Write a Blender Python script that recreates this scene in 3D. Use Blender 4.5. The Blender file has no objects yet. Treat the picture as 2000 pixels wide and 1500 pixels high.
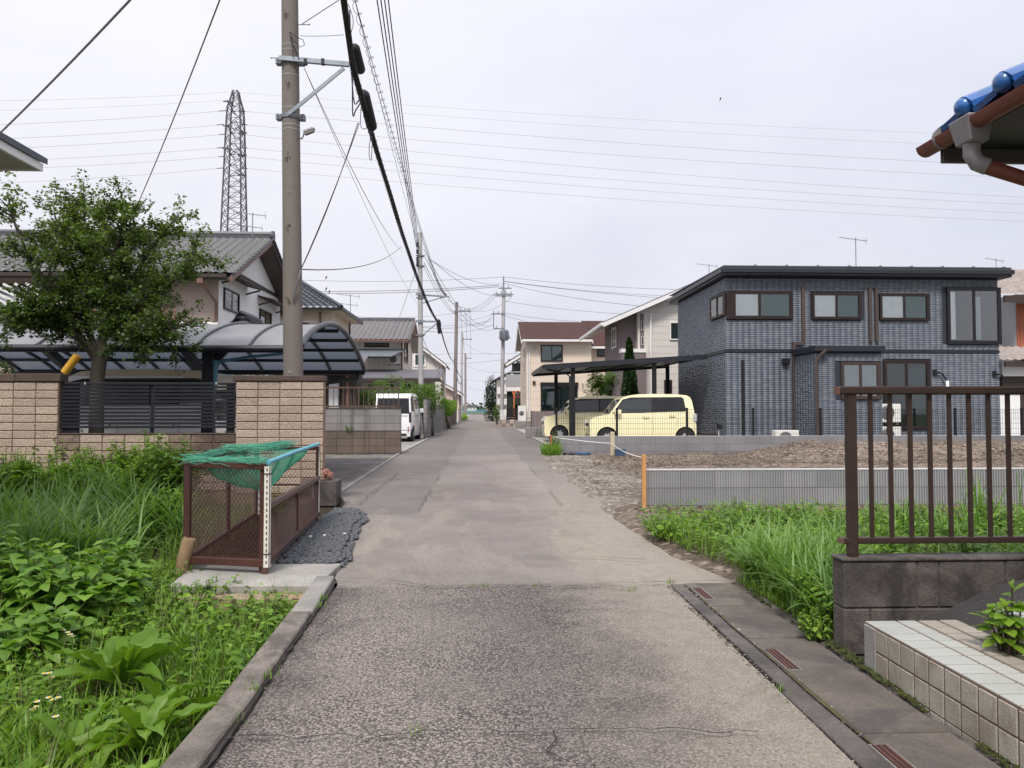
import bpy, bmesh, math, random
import numpy as np
from mathutils import Vector, Matrix
random.seed(7); rng = np.random.default_rng(7)
SC = bpy.context.scene
COL = SC.collection
# ---------------------------------------------------------------- camera, sky, sun, exposure
F, CZ = 1500.0, 1.17                       # focal length in photo pixels, eye height in metres
YAW, PIT = -math.atan(63 / F), math.atan(50 / F)
cd = bpy.data.cameras.new('camera'); cam = bpy.data.objects.new('camera', cd); COL.objects.link(cam)
cd.sensor_width = 36; cd.lens = 36 * F / 2000; cd.clip_end = 6000; cd.clip_start = 0.05
cam.location = (0, 0, CZ); cam.rotation_euler = (math.pi / 2 + PIT, 0, YAW)
SC.camera = cam
SUN_AZ, SUN_EL = math.radians(-163), math.radians(54)
GLOW = (-.42, .80, .43)                    # thin bright part of the cloud deck
w = bpy.data.worlds.new('World'); SC.world = w; w.use_nodes = True
nt = w.node_tree; nt.nodes.clear()
def nn(t, **k):
    n = nt.nodes.new(t)
    for a, b in k.items(): setattr(n, a, b)
    return n
sky = nn('ShaderNodeTexSky', sky_type='NISHITA', sun_disc=False)
sky.sun_elevation = SUN_EL; sky.sun_rotation = SUN_AZ; sky.dust_density = 4; sky.air_density = 1.5
skm = nn('ShaderNodeMix', data_type='RGBA', blend_type='MULTIPLY'); skm.inputs[0].default_value = 1
nt.links.new(sky.outputs[0], skm.inputs[6]); skm.inputs[7].default_value = (0.06, 0.06, 0.06, 1)
tc = nn('ShaderNodeTexCoord'); mp = nn('ShaderNodeMapping'); mp.inputs[3].default_value = (1.0, 1.0, 2.6)
nt.links.new(tc.outputs['Generated'], mp.inputs[0])
nz = nn('ShaderNodeTexNoise'); nz.inputs['Scale'].default_value = 2.4; nz.inputs['Detail'].default_value = 7; nz.inputs['Roughness'].default_value = .55
nt.links.new(mp.outputs[0], nz.inputs['Vector'])
rp = nn('ShaderNodeValToRGB'); rp.color_ramp.elements[0].position = .32; rp.color_ramp.elements[1].position = .72
rp.color_ramp.elements[0].color = (0.312, 0.317, 0.364, 1); rp.color_ramp.elements[1].color = (0.376, 0.378, 0.415, 1)
nt.links.new(nz.outputs[0], rp.inputs[0])
# thinner, brighter part of the cloud deck
dot = nn('ShaderNodeVectorMath', operation='DOT_PRODUCT'); nt.links.new(tc.outputs['Generated'], dot.inputs[0])
dot.inputs[1].default_value = GLOW
mr = nn('ShaderNodeMapRange'); mr.inputs[1].default_value = .80; mr.inputs[2].default_value = 1; mr.inputs[4].default_value = .42
nt.links.new(dot.outputs['Value'], mr.inputs[0])
gl = nn('ShaderNodeMix', data_type='RGBA'); nt.links.new(mr.outputs[0], gl.inputs[0]); nt.links.new(rp.outputs[0], gl.inputs[6]); gl.inputs[7].default_value = (0.46, 0.445, 0.455, 1)
sz = nn('ShaderNodeSeparateXYZ'); nt.links.new(tc.outputs['Generated'], sz.inputs[0])
sq = nn('ShaderNodeMath', operation='POWER'); sq.inputs[1].default_value = 3; mxz = nn('ShaderNodeMath', operation='MAXIMUM'); mxz.inputs[1].default_value = 0
nt.links.new(sz.outputs[2], mxz.inputs[0]); nt.links.new(mxz.outputs[0], sq.inputs[0])
gain = nn('ShaderNodeMapRange'); gain.inputs[3].default_value = 1.01; gain.inputs[4].default_value = 2.0; nt.links.new(sq.outputs[0], gain.inputs[0])   # overcast sky: brighter overhead than at the horizon
mx = nn('ShaderNodeMix', data_type='RGBA'); mx.inputs[0].default_value = .08
nt.links.new(gl.outputs[2], mx.inputs[6]); nt.links.new(skm.outputs[2], mx.inputs[7])
bg = nn('ShaderNodeBackground'); nt.links.new(gain.outputs[0], bg.inputs[1])
nt.links.new(mx.outputs[2], bg.inputs[0]); ow = nn('ShaderNodeOutputWorld'); nt.links.new(bg.outputs[0], ow.inputs[0])
sl = bpy.data.lights.new('sun', 'SUN'); so = bpy.data.objects.new('sun', sl); COL.objects.link(so)
sl.energy = 1.5; sl.angle = math.radians(14); sl.color = (1, .945, .87)
so.rotation_euler = (math.pi / 2 - SUN_EL, 0, math.pi - SUN_AZ)
SC.view_settings.view_transform = 'Standard'; SC.view_settings.look = 'None'; SC.view_settings.gamma = 1
SC.view_settings.use_curve_mapping = False; SC.view_settings.exposure = 1.25
SC.render.engine = 'CYCLES'; SC.cycles.max_bounces = 6; SC.cycles.transparent_max_bounces = 16; SC.cycles.use_denoising = True
SC.cycles.diffuse_bounces = 3; SC.cycles.glossy_bounces = 3

# ---------------------------------------------------------------- photo pixel -> place
def ray(px, py):
    x = (px - 1000) / F; y = (750 - py) / F
    f = (math.cos(PIT) * -math.sin(YAW), math.cos(PIT) * math.cos(YAW), math.sin(PIT))
    r = (math.cos(YAW), math.sin(YAW), 0)
    u = (math.sin(PIT) * math.sin(YAW), -math.sin(PIT) * math.cos(YAW), math.cos(PIT))
    return [f[i] + x * r[i] + y * u[i] for i in range(3)]
def W(px, py, Y):
    d = ray(px, py); t = Y / d[1]; return Vector((d[0] * t, Y, CZ + d[2] * t))
def WX(px, py, X):
    d = ray(px, py); t = X / d[0]; return Vector((X, d[1] * t, CZ + d[2] * t))
def G(px, py, z=0.0):
    d = ray(px, py); t = (z - CZ) / d[2]; return Vector((d[0] * t, d[1] * t, z))

# ---------------------------------------------------------------- objects
def tag(o, label=None, cat=None, group=None, kind=None):
    if label: o['label'] = label
    if cat: o['category'] = cat
    if group: o['group'] = group
    if kind: o['kind'] = kind
    return o
def T(name, label, cat, loc=(0, 0, 0), group=None):
    o = bpy.data.objects.new(name, None); COL.objects.link(o); o.location = loc; o.empty_display_size = .2
    return tag(o, label, cat, group)
def wloc(o):
    v = Vector((0, 0, 0))
    while o is not None: v += o.location; o = o.parent
    return v
def link_mesh(name, me, parent=None, at=None):
    o = bpy.data.objects.new(name, me); COL.objects.link(o)
    if parent is not None: o.parent = parent
    if at is not None: o.location = Vector(at) - (wloc(parent) if parent is not None else Vector((0, 0, 0)))
    return o
def copy_tree(o, parent=None):
    c = o.copy(); COL.objects.link(c); c.parent = parent
    for ch in list(o.children): copy_tree(ch, c)
    return c
def smooth_me(me, angle=None):
    me.shade_smooth() if hasattr(me, 'shade_smooth') else None
    if angle is not None:
        try: me.set_sharp_from_angle(angle=math.radians(angle))
        except Exception: pass
class MB:
    def __init__(s): s.v = []; s.f = []
    def add(s, vs, fs):
        b = len(s.v); s.v.extend([tuple(p) for p in vs]); s.f.extend([tuple(i + b for i in f) for f in fs]); return s
    BF = [(0, 3, 2, 1), (4, 5, 6, 7), (0, 1, 5, 4), (1, 2, 6, 5), (2, 3, 7, 6), (3, 0, 4, 7)]
    def box(s, x0, x1, y0, y1, z0, z1):
        return s.add([(x0, y0, z0), (x1, y0, z0), (x1, y1, z0), (x0, y1, z0), (x0, y0, z1), (x1, y0, z1), (x1, y1, z1), (x0, y1, z1)], MB.BF)
    def ob(s, P, u, n, u0, u1, z0, z1, d0, d1):
        P, u, n = Vector(P), Vector(u), Vector(n); k = Vector((0, 0, 1))
        c = [P + u * a + n * d + k * z for z in (z0, z1) for a, d in ((u0, d1), (u1, d1), (u1, d0), (u0, d0))]
        return s.add(c, MB.BF)
    def beam(s, p, q, w, h, up=(0, 0, 1)):
        p, q = Vector(p), Vector(q); d = (q - p).normalized(); u = Vector(up)
        if abs(d.dot(u)) > .98: u = Vector((0, 1, 0))
        a = d.cross(u).normalized(); b = a.cross(d)
        c = [x + a * i * w / 2 + b * j * h / 2 for x in (p, q) for i, j in ((-1, -1), (1, -1), (1, 1), (-1, 1))]
        return s.add(c, MB.BF)
    def tube(s, pts, r, n=6, cap=True):
        pts = [Vector(p) for p in pts]; m = len(pts)
        rs = list(r) if hasattr(r, '__len__') else [r] * m
        b = len(s.v); ref = None
        for i, p in enumerate(pts):
            d = (pts[min(i + 1, m - 1)] - pts[max(i - 1, 0)]).normalized()
            if ref is None:
                ref = Vector((0, 0, 1)) if abs(d.z) < .9 else Vector((1, 0, 0))
            a = (ref - d * ref.dot(d)).normalized(); ref = a; c = d.cross(a)
            for k in range(n):
                t = 2 * math.pi * k / n
                s.v.append(tuple(p + (a * math.cos(t) + c * math.sin(t)) * rs[i]))
        for i in range(m - 1):
            for k in range(n):
                k2 = (k + 1) % n
                s.f.append((b + i * n + k, b + i * n + k2, b + (i + 1) * n + k2, b + (i + 1) * n + k))
        if cap:
            s.f.append(tuple(b + k for k in reversed(range(n)))); s.f.append(tuple(b + (m - 1) * n + k for k in range(n)))
        return s
    def lathe(s, prof, c=(0, 0, 0), axis='z', n=16):
        b = len(s.v); m = len(prof); c = Vector(c)
        for r, h in prof:
            for k in range(n):
                t = 2 * math.pi * k / n; x, y = r * math.cos(t), r * math.sin(t)
                p = (x, y, h) if axis == 'z' else ((h, x, y) if axis == 'x' else (y, h, x))
                s.v.append(tuple(c + Vector(p)))
        for i in range(m - 1):
            for k in range(n):
                k2 = (k + 1) % n
                s.f.append((b + i * n + k, b + i * n + k2, b + (i + 1) * n + k2, b + (i + 1) * n + k))
        s.f.append(tuple(b + k for k in reversed(range(n)))); s.f.append(tuple(b + (m - 1) * n + k for k in range(n)))
        return s
    def prism(s, poly, d0, d1, axis='y'):
        n = len(poly); b = len(s.v)
        for d in (d0, d1):
            for a, c in poly:
                s.v.append((a, d, c) if axis == 'y' else ((d, a, c) if axis == 'x' else (a, c, d)))
        s.f.append(tuple(b + i for i in range(n))); s.f.append(tuple(b + n + i for i in reversed(range(n))))
        for i in range(n):
            j = (i + 1) % n; s.f.append((b + i, b + n + i, b + n + j, b + j))
        return s
    def quad(s, a, b, c, d): return s.add([a, b, c, d], [(0, 1, 2, 3)])
    def slab(s, a, b, c, d, n, t):
        n = Vector(n) * t; q = [Vector(x) for x in (a, b, c, d)]
        return s.add(q + [x + n for x in q], MB.BF)
    def mesh(s, name, origin=(0, 0, 0), mat=None, smooth=None, bevel=0):
        o = Vector(origin); me = bpy.data.meshes.new(name)
        me.from_pydata([(x - o.x, y - o.y, z - o.z) for x, y, z in s.v], [], s.f)
        bm = bmesh.new(); bm.from_mesh(me); bmesh.ops.recalc_face_normals(bm, faces=bm.faces)
        if bevel: bmesh.ops.bevel(bm, geom=[e for e in bm.edges], offset=bevel, segments=1, affect='EDGES', clamp_overlap=True)
        bm.to_mesh(me); bm.free()
        if mat is not None: me.materials.append(mat)
        if smooth is not None: smooth_me(me, smooth)
        return me
    def build(s, name, mat=None, parent=None, smooth=None, bevel=0):
        me = s.mesh(name, wloc(parent) if parent is not None else (0, 0, 0), mat, smooth, bevel)
        return link_mesh(name, me, parent)
def np_mesh(name, v, f, mat, var=None, smooth=False):
    """v (N,3), f (M,k) equal-sided faces; var: per-face-vertex-domain POINT float for colour"""
    v = np.asarray(v, np.float32); f = np.asarray(f, np.int32)
    me = bpy.data.meshes.new(name); me.vertices.add(len(v)); me.vertices.foreach_set('co', v.ravel())
    m, k = f.shape; me.loops.add(m * k); me.loops.foreach_set('vertex_index', f.ravel())
    me.polygons.add(m); me.polygons.foreach_set('loop_start', np.arange(0, m * k, k, dtype=np.int32))
    me.polygons.foreach_set('loop_total', np.full(m, k, np.int32)); me.update(calc_edges=True)
    if var is not None:
        at = me.attributes.new('var', 'FLOAT', 'POINT'); at.data.foreach_set('value', np.asarray(var, np.float32))
    if smooth: me.polygons.foreach_set('use_smooth', np.ones(m, bool))
    if mat is not None: me.materials.append(mat)
    return me
# ---------------------------------------------------------------- materials
MATS = {}
def lin(r, g, b):
    f = lambda c: (c / 255 / 12.92) if c / 255 <= .04045 else ((c / 255 + .055) / 1.055) ** 2.4
    return (f(r), f(g), f(b))
class NB:
    """small node builder"""
    def __init__(s, name):
        s.m = bpy.data.materials.new(name); s.m.use_nodes = True; s.t = s.m.node_tree; s.t.nodes.clear()
        s.out = s.n('ShaderNodeOutputMaterial'); MATS[name] = s.m
    def n(s, t, **k):
        x = s.t.nodes.new(t)
        for a, b in k.items(): setattr(x, a, b)
        return x
    def l(s, a, b): s.t.links.new(a, b)
    def pos(s, obj=False):
        if obj: return s.n('ShaderNodeTexCoord').outputs['Object']
        return s.n('ShaderNodeNewGeometry').outputs['Position']
    def scl(s, v, k):
        m = s.n('ShaderNodeMapping'); m.inputs[3].default_value = k; s.l(v, m.inputs[0]); return m.outputs[0]
    def noise(s, v, sc, det=4, rough=.55, dist=0):
        n = s.n('ShaderNodeTexNoise'); n.inputs['Scale'].default_value = sc; n.inputs['Detail'].default_value = det
        n.inputs['Roughness'].default_value = rough; n.inputs['Distortion'].default_value = dist; s.l(v, n.inputs['Vector']); return n.outputs[0]
    def voro(s, v, sc, out='Distance', feature='F1'):
        n = s.n('ShaderNodeTexVoronoi', feature=feature); n.inputs['Scale'].default_value = sc; s.l(v, n.inputs['Vector']); return n.outputs[out]
    def rng(s, v, a, b, c=0., d=1., smooth=False):
        n = s.n('ShaderNodeMapRange'); n.interpolation_type = 'SMOOTHSTEP' if smooth else 'LINEAR'
        for i, x in enumerate((a, b, c, d)): n.inputs[i + 1].default_value = x
        s.l(v, n.inputs[0]); return n.outputs[0]
    def math(s, op, a, b=None):
        n = s.n('ShaderNodeMath', operation=op)
        for i, x in enumerate((a, b)):
            if x is None: continue
            if isinstance(x, (int, float)): n.inputs[i].default_value = x
            else: s.l(x, n.inputs[i])
        return n.outputs[0]
    def mix(s, f, a, b, mode='MIX'):
        n = s.n('ShaderNodeMix', data_type='RGBA', blend_type=mode)
        for i, x in ((0, f), (6, a), (7, b)):
            if isinstance(x, (int, float)): n.inputs[i].default_value = x
            elif isinstance(x, tuple): n.inputs[i].default_value = (*x[:3], 1)
            else: s.l(x, n.inputs[i])
        return n.outputs[2]
    def sep(s, v):
        n = s.n('ShaderNodeSeparateXYZ'); s.l(v, n.inputs[0]); return n.outputs
    def attr(s, name='var'):
        return s.n('ShaderNodeAttribute', attribute_name=name).outputs['Fac']
    def rand(s): return s.n('ShaderNodeObjectInfo').outputs['Random']
    def bump(s, h, strength=.3, dist=.01):
        b = s.n('ShaderNodeBump'); b.inputs['Strength'].default_value = strength; b.inputs['Distance'].default_value = dist
        s.l(h, b.inputs['Height']); return b.outputs[0]
    def bsdf(s, col, rough=.7, metal=0., normal=None, spec=.5, coat=0.):
        p = s.n('ShaderNodeBsdfPrincipled')
        for k, x in (('Base Color', col), ('Roughness', rough), ('Metallic', metal), ('Specular IOR Level', spec), ('Coat Weight', coat)):
            if isinstance(x, tuple): p.inputs[k].default_value = (*x[:3], 1)
            elif isinstance(x, (int, float)): p.inputs[k].default_value = x
            else: s.l(x, p.inputs[k])
        if normal is not None: s.l(normal, p.inputs['Normal'])
        return p.outputs[0]
    def end(s, sh): s.l(sh, s.out.inputs[0]); return s.m
def M(name, col, rough=.7, var=.12, ns=3., bump=0., bs=60., metal=0., spec=.4, orand=0., stain=0., sc=(.05, .045, .04), ss=1.1, obj=False, fine=0., coat=0., streak=0.):
    """general weathered surface"""
    if name in MATS: return MATS[name]
    b = NB(name); p = b.pos(obj)
    n1 = b.noise(p, ns, 8, .66)
    dark = tuple(c * (1 - var) for c in col); lite = tuple(min(1, c * (1 + var)) for c in col)
    c = b.mix(b.rng(n1, .3, .7), dark, lite)
    if fine:
        n2 = b.noise(p, bs * 2.3, 2, .7)
        c = b.mix(b.rng(n2, .35, .65), b.mix(1., c, (1 - fine,) * 3, 'MULTIPLY'), c)
    if orand:
        r = b.rand(); c = b.mix(1., c, b.mix(r, (1 - orand,) * 3, (1 + orand,) * 3), 'MULTIPLY')
    if stain:
        n3 = b.noise(p, ss, 8, .68, .6); c = b.mix(b.math('MULTIPLY', b.rng(n3, .42, .62, smooth=True), stain), c, sc)
    if streak:
        n4 = b.noise(b.scl(p, (9, 9, .35)), 1., 5, .6); c = b.mix(b.math('MULTIPLY', b.rng(n4, .5, .72, smooth=True), streak), c, sc)
    nrm = b.bump(b.noise(p, bs, 4, .6), bump, .01) if bump else None
    rg = b.math('ADD', b.math('MULTIPLY', n1, .18), rough - .09) if rough < .95 else rough
    return b.end(b.bsdf(c, rg, metal, nrm, spec, coat))
def leafmat(name, dark, lite, trans=.35, rough=.45, obj_rand=0.):
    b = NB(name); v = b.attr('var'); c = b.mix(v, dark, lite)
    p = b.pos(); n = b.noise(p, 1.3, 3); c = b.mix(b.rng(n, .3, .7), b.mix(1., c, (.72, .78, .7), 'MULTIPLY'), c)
    s1 = b.bsdf(c, rough, 0, None, .35)
    t = b.n('ShaderNodeBsdfTranslucent'); b.l(b.mix(1., c, (1.25, 1.3, .55), 'MULTIPLY'), t.inputs[0])
    m = b.n('ShaderNodeMixShader'); m.inputs[0].default_value = trans; b.l(s1, m.inputs[1]); b.l(t.outputs[0], m.inputs[2])
    return b.end(m.outputs[0])
def glassmat(name, tint=(.9, .95, .95), refl=.08, clear=.85, rough=.02):
    b = NB(name); fr = b.n('ShaderNodeFresnel'); fr.inputs[0].default_value = 1.5
    tr = b.n('ShaderNodeBsdfTransparent'); tr.inputs[0].default_value = (*tint, 1)
    g = b.n('ShaderNodeBsdfGlossy'); g.inputs[1].default_value = rough; g.inputs[0].default_value = (1, 1, 1, 1)
    f = b.math('ADD', b.math('MULTIPLY', fr.outputs[0], 1.0), refl)
    m = b.n('ShaderNodeMixShader'); b.l(f, m.inputs[0]); b.l(tr.outputs[0], m.inputs[1]); b.l(g.outputs[0], m.inputs[2])
    return b.end(m.outputs[0])
def darkglass(name, col, refl=.1):
    b = NB(name); n = b.noise(b.pos(), 2., 2)
    return b.end(b.bsdf(b.mix(n, tuple(c * .7 for c in col), col), .04, 0, None, .5 + refl * 3))

# --- ground
def road_material():
    b = NB('asphalt_road'); p = b.pos(); X, Y, Z = b.sep(p)
    big = b.noise(p, .5, 6, .62, .4); med = b.noise(p, 2.1, 7, .66, .3); sml = b.noise(p, 9., 6, .7); st = b.noise(b.scl(p, (1.5, .4, 1)), 1.2, 6, .66, .5)
    wob = lambda v, k: b.math('ADD', v, b.math('MULTIPLY', b.math('SUBTRACT', sml, .5), k))
    Yw, Xw = wob(Y, .30), wob(X, .16)
    c = b.mix(b.rng(big, .32, .68), (.238, .212, .196), (.345, .312, .287))
    c = b.mix(b.math('MULTIPLY', b.rng(med, .38, .68), .55), b.mix(1., c, (.80, .79, .79), 'MULTIPLY'), c)
    near = b.rng(Yw, 5.24, 5.12); far = b.rng(Yw, 8.62, 8.78)
    # older darker strips either side of a trench repair beyond the second joint
    strip = b.math('MULTIPLY', b.math('MAXIMUM', b.rng(Xw, -.66, -.76), b.rng(Xw, .97, 1.06)), b.math('MULTIPLY', far, b.rng(Y, 60, 40)))
    c = b.mix(b.math('MULTIPLY', strip, b.rng(med, .3, .7, .15, .75)), c, (.145, .130, .127))
    c = b.mix(b.math('MULTIPLY', b.math('MULTIPLY', b.rng(Yw, 20.0, 20.3), b.rng(Y, 60, 30)), .35), c, (.165, .155, .155))
    # aggregate: worn coarse stones on the near stretch, finer grain elsewhere
    cell = b.n('ShaderNodeTexVoronoi'); cell.inputs['Scale'].default_value = 95; b.l(p, cell.inputs['Vector'])
    cc = b.n('ShaderNodeSeparateColor'); b.l(cell.outputs['Color'], cc.inputs[0]); v1 = cell.outputs['Distance']
    stone = b.mix(b.rng(cc.outputs[0], 0, 1), (.62, .60, .60), (1.75, 1.73, 1.70)); gap = b.rng(v1, .42, .64)
    grit = b.mix(1., c, b.mix(gap, stone, (.26, .245, .245)), 'MULTIPLY')
    patchy = b.rng(b.noise(p, 1.3, 7, .68), .34, .62)
    c = b.mix(b.math('MULTIPLY', b.rng(near, 0, 1, .28, 1.), b.rng(patchy, 0, 1, .45, .95)), c, grit)
    pit = b.noise(b.scl(p, (1., .8, 1.)), 62., 3, .6); c = b.mix(b.math('MULTIPLY', b.rng(pit, .40, .33), b.rng(near, 0, 1, .35, .8)), c, b.mix(1., c, (.30, .285, .285), 'MULTIPLY'))
    # dark smudge down the middle of the near lane, darker unworn left edge
    dx = b.math('ABSOLUTE', b.math('SUBTRACT', b.math('ADD', X, b.math('MULTIPLY', b.math('SUBTRACT', med, .5), 1.5)), .33))
    c = b.mix(b.math('MULTIPLY', b.math('MULTIPLY', near, b.rng(dx, .60, .10, smooth=True)), .36), c, b.mix(1., c, (.38, .36, .37), 'MULTIPLY'))
    edgeL = b.math('MULTIPLY', b.rng(b.math('ADD', X, b.math('MULTIPLY', med, .6)), -.30, -.75, smooth=True), near)
    c = b.mix(b.math('MULTIPLY', edgeL, .8), c, b.mix(1., c, (.36, .34, .34), 'MULTIPLY'))
    # dust and dried mud
    dust = b.math('MULTIPLY', b.rng(b.math('ADD', X, b.math('MULTIPLY', med, 1.1)), .85, 1.7, smooth=True), b.rng(Y, 19, 7))
    c = b.mix(b.math('MULTIPLY', dust, .70), c, b.mix(b.rng(sml, .3, .7), (.285, .250, .208), (.40, .355, .295)))
    d2 = b.math('MULTIPLY', b.rng(st, .50, .66, smooth=True), b.math('MULTIPLY', b.rng(Y, 4.6, 6.0), b.rng(Y, 15, 9)))
    c = b.mix(b.math('MULTIPLY', d2, .5), c, b.mix(b.rng(sml, .3, .7), (.31, .268, .212), (.43, .372, .295)))
    d3 = b.math('MULTIPLY', b.rng(b.noise(p, .8, 7, .7, .8), .56, .72, smooth=True), .4); c = b.mix(d3, c, b.mix(1., c, (.55, .53, .53), 'MULTIPLY'))
    fine = b.noise(p, 120., 4, .75); c = b.mix(b.rng(fine, .38, .58), b.mix(1., c, (.66, .65, .65), 'MULTIPLY'), c)
    spk = b.voro(p, 42.); c = b.mix(b.rng(spk, .11, .06), c, (.50, .48, .46)); spk2 = b.voro(b.scl(p, (1.07, .93, 1)), 33.); c = b.mix(b.rng(spk2, .12, .06), c, (.055, .05, .05))
    h = b.math('ADD', b.math('MULTIPLY', b.math('MULTIPLY', v1, -1), b.rng(near, 0, 1, .35, 1.)), b.math('MULTIPLY', fine, .8))
    return b.end(b.bsdf(c, .85, 0, b.bump(h, .6, .006), .25))
def patch_material(name, a, d, dusty=.4):
    b = NB(name); p = b.pos()
    c = b.mix(b.rng(b.noise(p, 1.0, 5, .6), .35, .65), a, d)
    c = b.mix(b.math('MULTIPLY', b.rng(b.noise(b.scl(p, (1.2, .5, 1)), 1.1, 5, .6, .5), .5, .72, smooth=True), dusty), c, (.30, .268, .222))
    f = b.noise(p, 150., 3, .7); c = b.mix(b.rng(f, .35, .62), b.mix(1., c, (.75, .74, .75), 'MULTIPLY'), c)
    spk = b.voro(p, 40.); c = b.mix(b.rng(spk, .1, .05), c, (.36, .34, .33))
    return b.end(b.bsdf(c, .82, 0, b.bump(f, .4, .004), .3))
road_material()
patch_material('asphalt_repair', (.185, .169, .166), (.265, .245, .238), .6)
patch_material('asphalt_old', (.130, .116, .116), (.205, .187, .184), .25)
patch_material('asphalt_drive', (.050, .046, .048), (.085, .078, .080), .0)
def soil(name, a, d, chips=True):
    b = NB(name); p = b.pos()
    c = b.mix(b.rng(b.noise(p, .7, 6, .65, .5), .35, .65), a, d); c = b.mix(b.math('MULTIPLY', b.rng(b.noise(b.scl(p, (.5, 1.6, 1)), 1.1, 7, .7, .8), .47, .62, smooth=True), .6), c, tuple(x * .5 for x in a))
    v = b.n('ShaderNodeTexVoronoi'); v.inputs['Scale'].default_value = 22; b.l(p, v.inputs['Vector'])
    sc = b.n('ShaderNodeSeparateColor'); b.l(v.outputs['Color'], sc.inputs[0])
    c = b.mix(b.math('MULTIPLY', b.rng(sc.outputs[0], .72, .95), .6 if chips else .2), c, tuple(min(1, x * 1.9) for x in d))
    c = b.mix(b.math('MULTIPLY', b.rng(sc.outputs[1], .65, .95), .6), c, tuple(x * .45 for x in a))
    return b.end(b.bsdf(c, .95, 0, b.bump(b.noise(p, 30., 6, .7), .8, .03), .15))
soil('soil_brown', (.120, .092, .073), (.225, .180, .146)); soil('soil_dark', (.035, .028, .02), (.075, .058, .042), False)
soil('soil_gravelly', (.170, .145, .122), (.295, .262, .225)); soil('soil_far', (.07, .085, .04), (.13, .14, .07), False)
M('concrete', (.30, .285, .265), .85, .18, 2.2, .35, 90, fine=.25, stain=.35, orand=.08)
M('concrete_dark', (.135, .118, .110), .88, .35, 3.2, .5, 60, fine=.4, stain=.92, sc=(.034, .029, .029), ss=3.2, orand=.12)
M('concrete_drain', (.165, .141, .120), .85, .35, 2.6, .4, 70, fine=.38, stain=.9, sc=(.072, .061, .060), ss=2.6, orand=.2)
M('concrete_drain_strip', (.150, .132, .122), .85, .35, 2.6, .5, 70, fine=.42, stain=.9, sc=(.06, .052, .052), ss=3., orand=.12)
M('concrete_kerb', (.225, .198, .172), .85, .4, 3.6, .5, 70, fine=.45, stain=.9, sc=(.085, .070, .064), ss=3.5, orand=.16)
M('concrete_light', (.36, .345, .32), .85, .2, 2.6, .4, 70, fine=.3, stain=.4, sc=(.2, .185, .165), ss=2.4, orand=.06)
M('concrete_pale_rusty', (.33, .265, .19), .85, .22, 3., .3, 90, fine=.2, stain=.45, sc=(.32, .15, .05))
M('pole_concrete', (.172, .150, .133), .8, .08, 1.5, .2, 110, fine=.12, streak=.2, sc=(.13, .112, .098))
M('pole_concrete_pale', (.42, .41, .41), .8, .10, 1.2, .15, 110, fine=.1, streak=.3, sc=(.27, .26, .26))
M('pole_rust_brown', (.24, .20, .185), .8, .15, 1.2, streak=.4, sc=(.16, .12, .11))
M('block_grey', (.235, .225, .22), .9, .22, 1.2, .4, 70, fine=.25, streak=.7, sc=(.085, .075, .072), orand=.1)
M('block_brown', (.135, .105, .088), .9, .25, 1.2, .4, 70, fine=.25, streak=.7, sc=(.06, .042, .036), orand=.1)
M('block_rib', (.30, .305, .315), .85, .10, 1.2, .3, 110, fine=.2, orand=.10, streak=.25, sc=(.14, .13, .13))
M('block_rib_far', (.27, .266, .28), .85, .10, 1.2, .3, 110, fine=.15, orand=.08, streak=.3, sc=(.17, .16, .16))
M('block_cap', (.50, .50, .50), .85, .08, 1.5, .2, 110, fine=.12, orand=.05)
M('brick_wall', (.53, .42, .34), .9, .14, 1.0, 1., 34, fine=.5, orand=.10, stain=.12, sc=(.2, .14, .11))
M('brick_wall_dirty', (.36, .27, .215), .9, .25, 1.4, 1., 34, fine=.5, orand=.12, stain=.85, sc=(.07, .046, .04))
M('brick_mortar', (.25, .165, .115), .95, .2, 2., .4, 60)
M('brick_cap', (.095, .068, .056), .9, .25, 1.5, .4, 70, fine=.3, orand=.12, streak=.5, sc=(.045, .03, .026))
M('stone_dark', (.085, .090, .098), .8, .6, 45., .3, 80, orand=0)
M('paver', (.165, .150, .135), .88, .22, .9, .3, 80, fine=.25, orand=.2, stain=.4, sc=(.07, .06, .05))
M('moss', (.050, .062, .012), .95, .5, 14., .8, 90, fine=.3)
M('moss_line', (.085, .076, .030), .95, .5, 8., .5, 90, stain=.9, sc=(.05, .045, .04), ss=9.)
M('crack', (.035, .030, .028), .95, .3, 9.)
# --- metals, paint
M('cage_brown', (.052, .019, .016), .55, .25, 5., .15, 60, spec=.5, stain=.3, sc=(.10, .035, .02))
M('cage_brown_light', (.085, .042, .037), .5, .2, 4., spec=.5)
M('white_paint', (.74, .73, .69), .6, .06, 6., stain=.25, sc=(.38, .30, .2))
M('white_clean', (.78, .78, .77), .5, .04, 3.)
M('white_dull', (.62, .62, .60), .55, .06, 3.)
M('pipe_teal', (.09, .36, .46), .45, .12, 6., spec=.5)
M('pipe_blue', (.045, .15, .21), .45, .15, 6.)
M('net_green', (.06, .28, .18), .7, .25, 6.)
M('wood_stake', (.26, .175, .10), .85, .2, 9., .4, 50, streak=.5, sc=(.11, .07, .045), fine=.2)
M('wood_orange', (.56, .285, .105), .8, .12, 8., .3, 50, streak=.4, sc=(.36, .15, .05))
M('wood_pale', (.50, .43, .30), .8, .12, 8., streak=.3, sc=(.3, .22, .14))
M('wood_red', (.36, .115, .06), .6, .18, 3., streak=.4, sc=(.22, .06, .035))
M('navy_metal', (.008, .010, .017), .5, .15, 4., spec=.5)
M('carport_rail', (.052, .054, .062), .45, .12, 3.)
M('black_metal', (.008, .008, .010), .45, .15, 4.)
M('bronze_rail', (.046, .028, .022), .42, .16, 6., .06, 90, spec=.5, metal=.25)
M('bronze_dark', (.027, .017, .016), .4, .12, 4., metal=.3)
M('rail_brown_old', (.085, .055, .042), .6, .2, 5.)
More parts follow.
